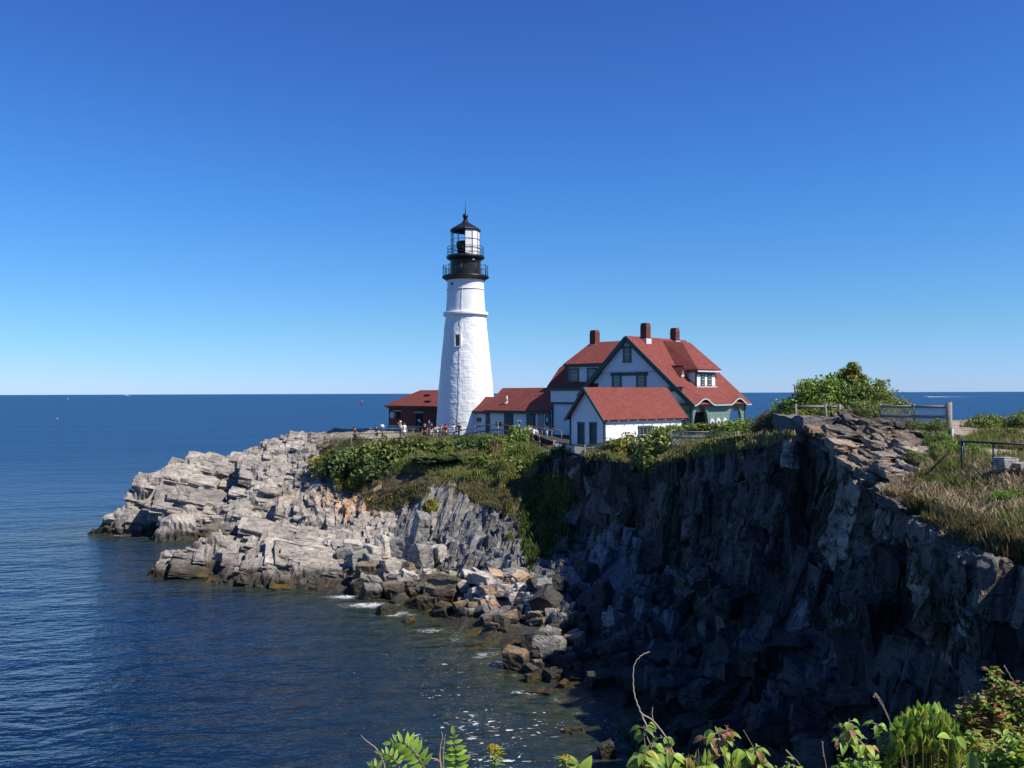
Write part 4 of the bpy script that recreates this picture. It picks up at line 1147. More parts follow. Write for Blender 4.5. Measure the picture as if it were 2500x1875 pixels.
# band, window head and returns on the gable
vA, vB = H.v_at(1578.5, .4), H.v_at(1493.5, .4)
H.box(m, .33, .44, vA - .1, vB + .1, zt - .42, zt - .16)
H.box(m, .10, .44, 1.15, 3.0, 14.32, 14.52); H.box(m, .30, .44, 2.2, 2.9, 14.1, 14.32)
H.box(m, .10, .44, .45, 2.5, 12.86, 13.06)
H.box(m, .25, .44, .45, 1.9, 12.28, 12.44)
m.build('trim', M_TRIM, house)
for p0, p1, y0, y1, cols, rows in ((1524.5, 1539.5, 882, 849.5, 1, 2), (1497, 1515.5, 946, 911, 3, 4), (1556.5, 1575.5, 946, 911, 3, 4)):
    uu = .30 if y1 < 900 else .44
    v0, v1 = H.v_at(p1, uu), H.v_at(p0, uu); vc = (v0 + v1) / 2
    z0, z1 = H.z_at(y0, uu, vc, 1530), H.z_at(y1, uu, vc, 1530)
    window(H, house, 'u', (uu - .012, vc, (z0 + z1) / 2), v1 - v0 - .12, z1 - z0 - .06, rows, cols, .16)
# shed dormer on the wing
dm = MB(); dv0, dv1 = 10.4, H.v_at(1386.5, .62)
dm.prism([H.p(.62, dv1, 14.75), H.p(.62, dv1, 16.72), H.p(4.1, dv1, 18.7), H.p(4.1, dv1, 18.2)], -H.v * (dv1 - dv0))
dor = dm.build('shed_dormer', M_CLAP, house)
dr = MB(); slab(dr, [H.p(.25, 9.4, 16.80), H.p(.25, dv1 + .3, 16.80), H.p(WR, dv1 + .3, WRZ + .03), H.p(WR, 9.4, WRZ + .03)], .12); sub(dor, dr, 'dormer_roof', M_ROOF, house)
dt = MB(); H.box(dt, .30, .60, 9.6, dv1 + .27, 16.50, 16.70); H.box(dt, .56, .66, dv1 - .12, dv1 + .04, 14.8, 16.5); H.box(dt, .54, .63, dv0, dv1, 14.82, 14.96); sub(dor, dt, 'dormer_trim', M_TRIM, house)
for p0, p1 in ((1393, 1411.5), (1436, 1455)):
    v0, v1 = H.v_at(p1, .6), H.v_at(p0, .6); vc = (v0 + v1) / 2
    window(H, house, 'u', (.605, vc, 15.72), v1 - v0 - .06, 1.0, 2, 2, .12)
# hipped dormer over the porch
a_, b_ = H.u_at(1699.5, 1.85), H.u_at(1746, 1.85)
hm = MB()
hm.prism([H.p(a_, 1.85, 14.45), H.p(a_, 1.85, 16.05), H.p(a_, 3.7, 16.05)], H.u * (b_ - a_))
hd = hm.build('hipped_dormer', M_CLAP, house)
hr = MB()
C_, D_, F_, E_, B_ = H.p(a_ - .35, 1.45, 16.08), H.p(a_ - .35, 3.75, 16.08), H.p(b_ + .45, 1.45, 16.08), H.p(6.7, 4.7, 18.72), H.p(5.35, 4.7, 18.72)
A_ = H.p(5.35, AV - .3, 18.92); A2 = H.p(6.7, AV - .3, 18.92); D2 = H.p(b_ + .45, 3.75, 16.08)
slab(hr, [C_, F_, E_, B_], .10); slab(hr, [D_, C_, B_, A_], .10); slab(hr, [F_, D2, A2, E_], .10); slab(hr, [B_, E_, A2, A_], .10)
sub(hd, hr, 'dormer_roof', M_ROOF, house)
ht = MB(); H.box(ht, a_ - .30, b_ + .4, 1.52, 1.62, 15.82, 15.95); H.box(ht, a_ - .30, a_ - .2, 1.52, 3.6, 15.82, 15.95); H.box(ht, a_ - .07, a_ + .07, 1.78, 1.90, 14.6, 15.82)
H.box(ht, a_ + .06, b_, 1.81, 1.84, 15.62, 15.83)
sub(hd, ht, 'dormer_trim', M_TRIM, house)
hs_ = MB(); H.box(hs_, a_ - .1, b_ + .12, 1.70, 1.86, 14.40, 14.56); H.box(hs_, a_ - .28, b_ + .38, 1.46, 1.515, 15.84, 15.96); sub(hd, hs_, 'dormer_sill', M_FLASH, house)
for p0, p1 in ((1712, 1718.5), (1728.5, 1735.5)):
    u0, u1 = H.u_at(p0, 1.83), H.u_at(p1, 1.83)
    window(H, house, 'v', ((u0 + u1) / 2, 1.835, 15.17), u1 - u0, .95, 4, 1, .07)
for uu in (2.55, 7.4):      # little gablets beside it
    gb = MB(); gb.prism([H.p(uu - .42, 2.75, 15.42), H.p(uu + .42, 2.75, 15.42), H.p(uu, 2.75, 16.35)], H.v * 1.3); go = gb.build('gablet', M_FLASH, house)
    gr = MB(); slab(gr, [H.p(uu - .55, 2.6, 15.34), H.p(uu, 2.6, 16.46), H.p(uu, 4.4, 16.46), H.p(uu - .55, 3.4, 15.34)], .05); slab(gr, [H.p(uu + .55, 2.6, 15.34), H.p(uu, 2.6, 16.462), H.p(uu, 4.4, 16.462), H.p(uu + .55, 3.4, 15.34)], .05); sub(go, gr, 'gablet_roof', M_ROOF, house)
    gt = MB(); gt.prism([H.p(uu - .2, 2.735, 15.6), H.p(uu + .2, 2.735, 15.6), H.p(uu, 2.735, 16.05)], H.v * .05); sub(go, gt, 'louvre', M_GREENWALL, house)
# chimneys
for (u, v, zb, zt_, s_) in ((4.4, 14.35, 18.2, H.z_at(806.5, 4.4, 14.35), .36), (2.5, 6.75, 18.4, H.z_at(789, 2.5, 6.75, 1567), .34), (7.6, 7.0, 18.6, H.z_at(801, 7.6, 7.0, 1652), .33)):
    c_ = MB()
    for z0, z1, k0, k1 in ((zb, zt_ - .42, 1, 1), (zt_ - .42, zt_ - .30, 1, 1.0), (zt_ - .30, zt_, 1.0, .84)):
        q = []
        for z, k in ((z0, k0), (z1, k1)): q += [H.p(u - s_ * k, v - s_ * k, z), H.p(u + s_ * k, v - s_ * k, z), H.p(u + s_ * k, v + s_ * k, z), H.p(u - s_ * k, v + s_ * k, z)]
        c_.add(q, [(0, 1, 5, 4), (1, 2, 6, 5), (2, 3, 7, 6), (3, 0, 4, 7), (4, 5, 6, 7), (3, 2, 1, 0)])
    co = c_.build('chimney', M_BRICK, house)
    f_ = MB(); zz = {0: 0}; zr = min(AZ if v < 10 else WRZ, 99)
    H.box(f_, u - s_ - .05, u + s_ + .05, v - s_ - .05, v + s_ + .05, zr - .75, zr - .18); sub(co, f_, 'flashing', M_FLASH, house)
# porch: arcaded green wall under the eave
pw = MB(); NP = 180; vF, vB_ = .42, .66
prev = None
def lowz(u):
    for a, b in arches:
        if a < u < b:
            c, hw = (a + b) / 2, (b - a) / 2
            return 10.9 + 2.05 * math.sqrt(max(0, 1 - ((u - c) / hw) ** 2))
    return 9.2
us = sorted(set([.35 + (U1 - .7) * i / NP for i in range(NP + 1)] + [x for ab in arches for x in (ab[0] - 1e-3, ab[0] + 1e-3, ab[1] - 1e-3, ab[1] + 1e-3)]))
vs = []; fs = []
for u in us:
    top = EZ + .26 + eb(u) * .82
    vs += [H.p(u, vF, lowz(u)), H.p(u, vF, top), H.p(u, vB_, top), H.p(u, vB_, lowz(u))]
for i in range(len(us) - 1):
    a = 4 * i; b = a + 4
    fs += [(a, b, b + 1, a + 1), (a + 3, a + 2, b + 2, b + 3), (a, a + 3, b + 3, b)]
fs += [(0, 1, 2, 3), (4 * len(us) - 1, 4 * len(us) - 2, 4 * len(us) - 3, 4 * len(us) - 4)]
pw.add(vs, fs)
# its end toward the garage, with an arch too
vs = []; fs = []; vv = [vB_ + (2.3 - vB_) * i / 30 for i in range(31)]
for v in vv:
    lo = 9.2 if (v < .9 or v > 2.2) else 10.6 + 1.4 * math.sqrt(max(0, 1 - ((v - 1.55) / .66) ** 2))
    vs += [H.p(.36, v, lo), H.p(.36, v, 12.9), H.p(.55, v, 12.9), H.p(.55, v, lo)]
for i in range(30):
    a = 4 * i; b = a + 4; fs += [(a, b, b + 1, a + 1), (a + 3, a + 2, b + 2, b + 3), (a, a + 3, b + 3, b)]
pw.add(vs, fs)
po = pw.build('porch', M_GREENWALL, house)
fc = MB()
for i in range(160):
    ua, ub_ = U1 * i / 160, U1 * (i + 1) / 160
    fc.beam(H.p(ua, -.03, EZ - .10 + eb(ua)), H.p(ub_, -.03, EZ - .10 + eb(ub_)), .06, .10, up=H.z)
sub(po, fc, 'eave_moulding', mat_plain('pale_green_moulding', (.42, .52, .47), .5, .3), house)
fc = MB()
for i in range(160):
    ua, ub_ = U1 * i / 160, U1 * (i + 1) / 160
    fc.beam(H.p(ua, .22, EZ - .02 + eb(ua) * .95), H.p(ub_, .22, EZ - .02 + eb(ub_) * .95), .46, .05, up=H.z)
sub(po, fc, 'soffit', M_TRIM, house)
ip = MB(); H.box(ip, .6, 6.1, 2.1, 2.3, 9.2, 13.2); H.box(ip, .4, U1 - .4, .7, 2.3, 9.1, 9.25); sub(po, ip, 'inner_wall', mat_plain('shaded_green_wall', (.05, .09, .075), .7, .2), house)  # darker copy of the porch green, the porch shade is in its colour
MB_ = MB(); H.box(MB_, .3, .52, .36, .60, 9.2, 12.8); sub(po, MB_, 'post', M_TRIM, house)
MB_ = MB(); H.box(MB_, U1 - .55, U1 - .3, .36, .68, 9.2, 13.1); sub(po, MB_, 'post', M_TRIM, house)
for p0, p1 in ((1733, 1743.5), (1748, 1759), (1764.5, 1775)):
    u0, u1 = H.u_at(p0, .4), H.u_at(p1, .4); c_, hw = (u0 + u1) / 2, (u1 - u0) / 2
    def ring(k, n=20):
        pts = [(c_ + hw * k, 9.6), ] + [(c_ + hw * k * math.cos(math.pi * i / n), 11.25 + hw * 1.35 * k * math.sin(math.pi * i / n)) for i in range(n + 1)] + [(c_ - hw * k, 9.6)]
        return pts
    o_, i_ = ring(1.0), ring(.5)
    wn = MB().ring_prism([H.p(u, .36, z) for u, z in o_], [H.p(u, .36, z) for u, z in i_], H.v * .07)
    wo = wn.build('arched_window', M_FLASH, house)
    sub(wo, MB().prism([H.p(u, .395, z) for u, z in i_], H.v * .02), 'pane', M_GLASS, house)

# ------------------------------------------------------------------ the long low building between tower and house
low = empty('entry_building', H.p(2.8, 21.3, base_z), 'long low white building with red roof linking lighthouse and house', 'building')
LV0, LV1, LEZ, LRZ, LR = 16.62, 25.9, 12.22, 14.56, 2.8
m = MB(); m.prism([H.p(.4, LV0, base_z), H.p(5.2, LV0, base_z), H.p(5.2, LV0, LEZ + .2), H.p(LR, LV0, LRZ - .2), H.p(.4, LV0, LEZ + .2)], H.v * (LV1 - LV0 - .3)); m.build('wall', M_CLAP, low)
m = MB()
slab(m, [H.p(0, LV0 - .05, LEZ), H.p(0, LV1, LEZ), H.p(LR, LV1 + .02, LRZ), H.p(LR, LV0 - .05, LRZ)], .13)
slab(m, [H.p(2 * LR, LV0 - .05, LEZ), H.p(2 * LR, LV1, LEZ), H.p(LR, LV1 + .02, LRZ + .003), H.p(LR, LV0 - .05, LRZ + .003)], .13)
m.build('roof', M_ROOF, low)
m = MB(); H.box(m, .02, .39, LV0, LV1 - .02, LEZ - .30, LEZ - .10)
H.box(m, .30, .395, LV0 + .02, LV0 + .2, base_z, LEZ - .3); H.box(m, .30, .395, 25.42, 25.62, base_z, LEZ - .3)
m.beam(H.p(.0, LV1 + .03, LEZ - .14), H.p(LR, LV1 + .05, LRZ - .14), .05, .2, up=H.z); m.build('trim', M_TRIM, low)
def panel(root, u, p0, p1, z0, z1, name, mat, th=.06, out=.0):
    v0, v1 = H.v_at(p1, u), H.v_at(p0, u)
    mb = MB(); H.box(mb, u - th - out, u - out, v0, v1, z0, z1); return mb.build(name, mat, root), v0, v1
for p0, p1 in ((1231, 1252.5),):
    d, v0, v1 = panel(low, .39, p0, p1, base_z + .1, LEZ - .31, 'door', M_TRIM)
    k = MB(); H.box(k, .29, .32, v0 + (v1 - v0) * .55, v1 - .12, base_z + 1.3, LEZ - .55); H.box(k, .29, .32, v0 + .1, v0 + (v1 - v0) * .5, base_z + .6, LEZ - .6); sub(d, k, 'pane', M_GLASS, low)
d, v0, v1 = panel(low, .39, 1285.5, 1307, base_z + .1, LEZ - .31, 'door', M_TRIM)
k = MB(); H.box(k, .29, .32, v0 + .2, v1 - .2, base_z + .5, LEZ - .5); sub(d, k, 'pane', M_GLASS, low)
d, v0, v1 = panel(low, .39, 1313, 1328, base_z + .1, LEZ - .31, 'doorway', mat_plain('recess_shade_grey', (.30, .31, .30), .6, .2));  # flat panel for a recess, its shade painted as grey
d, v0, v1 = panel(low, .39, 1186, 1194, base_z + .1, LEZ - .31, 'side_door', M_TRIM)
nb, v0, v1 = panel(low, .38, 1329.5, 1344, 10.62, 12.0, 'notice_board', M_FLASH, .07)
vc, hw = (v0 + v1) / 2, (v1 - v0) / 2
k = MB(); k.prism([H.p(.30, vc + hw * .74 * math.copysign(abs(math.cos(t)) ** .6, math.cos(t)), 11.31 + .58 * math.copysign(abs(math.sin(t)) ** .6, math.sin(t))) for t in [i * math.pi / 10 for i in range(20)]], H.u * .008); sub(nb, k, 'dark_panel', M_BLACK, low)
k = MB(); H.box(k, .285, .295, vc - .14, vc + .1, 11.15, 11.6); sub(nb, k, 'paper', M_FLASH, low)
sg, v0, v1 = panel(low, .38, 1210, 1224, 10.55, 10.98, 'sign', M_TRIM, .05)
k = MB(); H.box(k, .315, .328, v0 + .12, v1 - .12, 10.65, 10.88); sub(sg, k, 'dark_panel', M_BLACK, low)
vp = H.v_at(1237.5, .95); zp = LEZ + (LRZ - LEZ) * .95 / LR
k = MB(); k.tube([H.p(.95, vp, zp - .1), H.p(.95, vp, zp + .72)], .075, 10); k.tube([H.p(.95, vp, zp - .1), H.p(.95, vp, zp + .12)], .13, 10); k.beam(H.p(.72, vp, zp - .12), H.p(1.0, vp, zp + .12), .3, .05); k.build('vent_pipe', M_FLASH, low)
# passage to the tower
ann = empty('tower_passage', H.p(1.8, 27.2, base_z), 'low white passage with a short red roof joined to the foot of the lighthouse', 'building')
m = MB(); m.prism([H.p(.55, 25.55, base_z), H.p(3.2, 25.55, base_z), H.p(3.2, 25.55, 12.2), H.p(1.85, 25.55, 13.4), H.p(.55, 25.55, 12.2)], H.v * 3.6); m.build('wall', M_WHITE, ann)
m = MB(); slab(m, [H.p(.15, 25.9, 12.08), H.p(.15, 29.2, 12.08), H.p(1.85, 29.2, 13.62), H.p(1.85, 25.9, 13.62)], .1); slab(m, [H.p(3.55, 25.9, 12.08), H.p(3.55, 29.2, 12.08), H.p(1.85, 29.2, 13.623), H.p(1.85, 25.9, 13.623)], .1); m.build('roof', M_ROOF, ann)
m = MB(); H.box(m, .2, .54, 25.62, 28.6, 11.82, 11.97); m.build('trim', M_TRIM, ann)
v0, v1 = H.v_at(1173, .5), H.v_at(1165, .5); window(H, ann, 'u', (.54, (v0 + v1) / 2, 11.17), v1 - v0 - .05, .32, 1, 1, .05, mat=M_BLACK, sash=M_BLACK)

# ------------------------------------------------------------------ the brick fog signal building beyond the tower
bb = empty('brick_building', H.p(6.2, 42, base_z), 'low dark red brick building with a hipped red roof beyond the lighthouse', 'building')
BU, BV0, BV1, BEZ, BRZ = 2.95, 34.5, 47.6, 12.50, 14.42
m = MB(); H.box(m, BU + .45, BU + 6.2, BV0, BV1 - .45, base_z - .8, BEZ - .05); m.build('wall', M_BRICK, bb)
m = MB(); rr_ = BU + 3.3; vr_ = H.v_at(1026, rr_)
slab(m, [H.p(BU, BV0, BEZ), H.p(BU, BV1, BEZ), H.p(rr_, vr_, BRZ), H.p(rr_, BV0, BRZ)], .14)
slab(m, [H.p(BU, BV1, BEZ), H.p(2 * rr_ - BU, BV1, BEZ), H.p(rr_, vr_, BRZ + .002)], .14)
slab(m, [H.p(2 * rr_ - BU, BV0, BEZ), H.p(2 * rr_ - BU, BV1, BEZ), H.p(rr_, vr_, BRZ + .004), H.p(rr_, BV0, BRZ + .004)], .14)
ro = m.build('roof', M_ROOF, bb)
k = MB()
for px_, f_ in ((1045, .68), (1047, .30)):
    uu = BU + 3.3 * f_; vv_ = H.v_at(px_, uu); zz = BEZ + (BRZ - BEZ) * f_
    H.box(k, uu - .25, uu + .1, vv_ - .5, vv_ + .5, zz - .05, zz + .07)
sub(ro, k, 'roof_vent', M_DARK, bb)
m = MB(); H.box(m, BU + .05, BU + .44, BV0, BV1 - .4, BEZ - .30, BEZ - .16); m.build('eave_board', mat_plain('brown_board', (.07, .035, .03), .6, .3), bb)
m = MB(); H.box(m, BU + .30, BU + .44, BV0, BV1 - .4, base_z - .8, 10.05); m.build('plinth', M_CONC, bb)
uw = BU + .44
for p0, p1, y0, y1, nm in ((1016, 1030.5, 1052, 1009, 'door'), (964, 977, 1021, 1005, 'window')):
    v0, v1 = H.v_at(p1, uw), H.v_at(p0, uw); vc = (v0 + v1) / 2
    z0, z1 = H.z_at(y0, uw, vc, 1000), H.z_at(y1, uw, vc, 1000)
    k = MB(); H.box(k, uw - .06, uw, v0, v1, z0, z1); o = k.build(nm, M_DARK, bb)
    k = MB(); H.box(k, uw - .10, uw, v0 - .3, v1 + .3, z1 + .02, z1 + .2); sub(o, k, 'lintel', M_CONC, bb)
    if nm == 'door':
        k = MB(); H.box(k, uw - .075, uw - .062, v0 + .3, v0 + .75, z1 - 1.0, z1 - .72); H.box(k, uw - .075, uw - .062, v0 + .2, v0 + .45, z1 - 1.3, z1 - 1.08); sub(o, k, 'paper', M_FLASH, bb)
    else:
        k = MB(); k.tube([H.p(uw - .02, v1 - .05, (z0 + z1) / 2), H.p(uw - .55, v1 - .05, (z0 + z1) / 2)], [.42, .42], 20); sub(o, k, 'round_hood', M_STEEL, bb)
# ------------------------------------------------------------------ plants of the headland
def mat_leaf(name, trans=.3, rough=.55, var=.25):
    t = NT(name); c = t.attr('Col').outputs['Color']
    inf = t.node('ShaderNodeObjectInfo')
    hs_ = t.node('ShaderNodeHueSaturation'); t.link(c, hs_.inputs['Color'])
    t.link(t.math('ADD', 1 - var / 2, t.math('MULTIPLY', inf.outputs['Random'], var)), hs_.inputs['Value'])
    t.link(t.math('ADD', .492, t.math('MULTIPLY', inf.outputs['Random'], .016)), hs_.inputs['Hue'])
    t.base(hs_.outputs[0]).set(rough, .35)
    tr = t.node('ShaderNodeBsdfTranslucent'); t.link(hs_.outputs[0], tr.inputs['Color'])
    mx = t.node('ShaderNodeMixShader'); mx.inputs[0].default_value = trans
    t.link(t.b.outputs[0], mx.inputs[1]); t.link(tr.outputs[0], mx.inputs[2])
    t.link(mx.outputs[0], t.n['Material Output'].inputs['Surface']); return t.m
M_LEAF = mat_leaf('leaf'); M_BARK = mat_plain('bark', (.10, .075, .05), .85, .2, .4, 12.0, .01)
PAL = {  # leaf colours (albedo)
    'olive': [(0.130, 0.179, 0.037), (0.198, 0.246, 0.052), (0.094, 0.138, 0.033), (0.290, 0.292, 0.066)],
    'green': [(0.145, 0.226, 0.040), (0.200, 0.290, 0.050), (0.100, 0.164, 0.035), (0.271, 0.326, 0.078)],
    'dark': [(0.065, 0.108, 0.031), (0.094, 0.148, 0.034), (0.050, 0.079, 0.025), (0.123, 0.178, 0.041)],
    'ever': [(0.061, 0.104, 0.043), (0.083, 0.135, 0.055), (0.048, 0.081, 0.036)],
    'gold': [(0.209, 0.217, 0.032), (0.348, 0.287, 0.029), (0.131, 0.166, 0.034), (0.452, 0.348, 0.029)],
    'brown': [(0.152, 0.109, 0.058), (0.116, 0.090, 0.047), (0.080, 0.075, 0.034), (0.203, 0.145, 0.078)],
    'sumac': [(0.152, 0.245, 0.039), (0.223, 0.322, 0.047), (0.106, 0.173, 0.034), (0.293, 0.367, 0.065)],
    'bright': [(0.167, 0.275, 0.033), (0.217, 0.334, 0.039), (0.109, 0.189, 0.029)],
    'rust': [(0.189, 0.131, 0.039), (0.109, 0.123, 0.033), (0.246, 0.109, 0.046), (0.145, 0.160, 0.036), (0.080, 0.102, 0.029)],
}
def leaf_cloud(seed, n, leaf, pal, clumps=34, spread=.20, flat=.75, elong=1.7, up=.5, hole=.25, shell=.62):
    """a crown in a unit half-dome: leaves gathered in clumps, gaps between"""
    r = np.random.default_rng(seed)
    d = r.normal(size=(clumps, 3)); d /= np.linalg.norm(d, axis=1, keepdims=True)
    d[:, 2] = np.abs(d[:, 2]) * 1.0 - .12
    lump = 1 + .22 * vnoise(d * 1.7 + seed, seed)
    cen = d * (shell + (1 - shell) * r.random((clumps, 1)) ** .5) * lump[:, None] * .92
    k = max(3, int(clumps * .3)); cen[:k] *= r.uniform(.15, .6, (k, 1))
    ci = r.integers(clumps, size=n)
    sz = r.uniform(.6, 1.3, clumps)
    p = cen[ci] + r.normal(size=(n, 3)).clip(-1.7, 1.7) * (spread * sz[ci])[:, None] * np.array((1, 1, flat))
    p = p[p[:, 2] > -.25]; ci = ci[:len(p)] if len(ci) == len(p) else r.integers(clumps, size=len(p))
    n = len(p)
    nrm_ = r.normal(size=(n, 3)) * .75 + p * .8 + np.array((0, 0, up)); nrm_ /= np.linalg.norm(nrm_, axis=1, keepdims=True)
    a = r.normal(size=(n, 3)) + np.array((0, 0, .2)); a -= nrm_ * (a * nrm_).sum(1, keepdims=True); a /= np.linalg.norm(a, axis=1, keepdims=True)
    b = np.cross(nrm_, a)
    L = leaf * r.uniform(.6, 1.35, (n, 1)); Wd = L / elong
    mid = nrm_ * L * .12
    v = np.stack([p - a * L, p + b * Wd - mid + a * L * .1, p + a * L, p - b * Wd - mid + a * L * .1], 1).reshape(-1, 3)
    f = np.arange(4 * n).reshape(n, 4)
    P_ = np.array(PAL[pal]); tone = r.random((n, 1)) * .5 + .5 * r.random(clumps)[ci][:, None]
    c = P_[r.integers(len(P_), size=n)] * (.72 + .56 * tone)
    return v, f, np.repeat(c, 4, 0)
def needle_cloud(seed, n, pal='ever'):
    """spreading juniper: flat tiers of sprays"""
    r = np.random.default_rng(seed); V_, C_ = [], []
    for k in range(26):
        ang = r.uniform(0, 6.28); L = r.uniform(.5, 1.0); z0 = r.uniform(.0, .75) * (1.1 - L)
        m = n // 26
        t = r.random(m) ** .7; w = .30 * (1 - t * .75) * L
        dx = np.cos(ang) * t * L; dy = np.sin(ang) * t * L
        off = r.normal(size=m) * w
        p = np.stack([dx - np.sin(ang) * off, dy + np.cos(ang) * off, z0 + .3 * t * L + r.normal(size=m) * .03], 1)
        V_.append(p)
    p = np.concatenate(V_); n = len(p)
    a = r.normal(size=(n, 3)) * np.array((1, 1, .25)) + p * np.array((1, 1, 0)); a /= np.linalg.norm(a, axis=1, keepdims=True)
    nn = r.normal(size=(n, 3)) * .4 + np.array((0, 0, 1.0)); b = np.cross(nn, a); b /= np.linalg.norm(b, axis=1, keepdims=True)
    L = .075 * r.uniform(.7, 1.4, (n, 1)); v = np.stack([p - a * L, p + b * L * .35, p + a * L, p - b * L * .35], 1).reshape(-1, 3)
    P_ = np.array(PAL[pal]); c = P_[r.integers(len(P_), size=n)] * r.uniform(.7, 1.35, (n, 1))
    return v, np.arange(4 * n).reshape(n, 4), np.repeat(c, 4, 0)
def cloud_mesh(name, vfc): return np_mesh(name, vfc[0], vfc[1], point_attrs={'Col': vfc[2]})
CROWN = {}
def crown(kind, far):
    """three crowns of each kind, leaf size suited to the distance"""
    key = (kind, far)
    if key not in CROWN:
        n, leaf = (3000, .100) if far else (9500, .046)
        if kind == 'ever': CROWN[key] = [cloud_mesh('foliage', needle_cloud(s, 5200)) for s in (1, 2)]
        else: CROWN[key] = [cloud_mesh('foliage', leaf_cloud(s + len(kind) * 7, n, leaf, kind)) for s in (1, 2, 3)]
    return CROWN[key]
STEMS = None
def stem_mesh():
    global STEMS
    if STEMS is None:
        mb = MB(); r = random.Random(3)
        for k in range(9):
            a = r.uniform(0, 6.28); t = r.uniform(.3, .9)
            mb.tube([(0, 0, -.35), (math.cos(a) * .25 * t, math.sin(a) * .25 * t, .15), (math.cos(a) * .7 * t, math.sin(a) * .7 * t, .62)], [.05, .032, .012], 5)
        me = bpy.data.meshes.new('stem'); me.from_pydata(mb.v, [], mb.f); me.update(); me.materials.append(M_BARK); STEMS = me
    return STEMS
nb_ = [0]
def bush(px, py, Y, wpx, hpx, kind, label, group=None, name='bush', cat='bush', far=None, sink=.15):
    """a bush whose foot is at a point of the photograph at depth Y, set on the ground there"""
    w = W(px, py, Y); gz_ = ground(w.x, w.y)
    rx, rz = wpx / 2 * Y / F, hpx * Y / F
    z = w.z if abs(gz_ - w.z) > 1.2 else gz_
    nb_[0] += 1; i = nb_[0]
    root = empty(name, (w.x, w.y, z - sink * rz), label, cat, group, rz=i * 2.399)
    far = Y > 55 if far is None else far
    ms = crown(kind, far); me = ms[i % len(ms)]
    o = link_mesh('foliage', me, M_LEAF, root); o.scale = (rx, rx * (.85 + .3 * ((i * 7) % 5) / 5), rz * .95)
    s_ = link_mesh('stem', stem_mesh(), None, root); s_.scale = (rx, rx, rz)
    return root

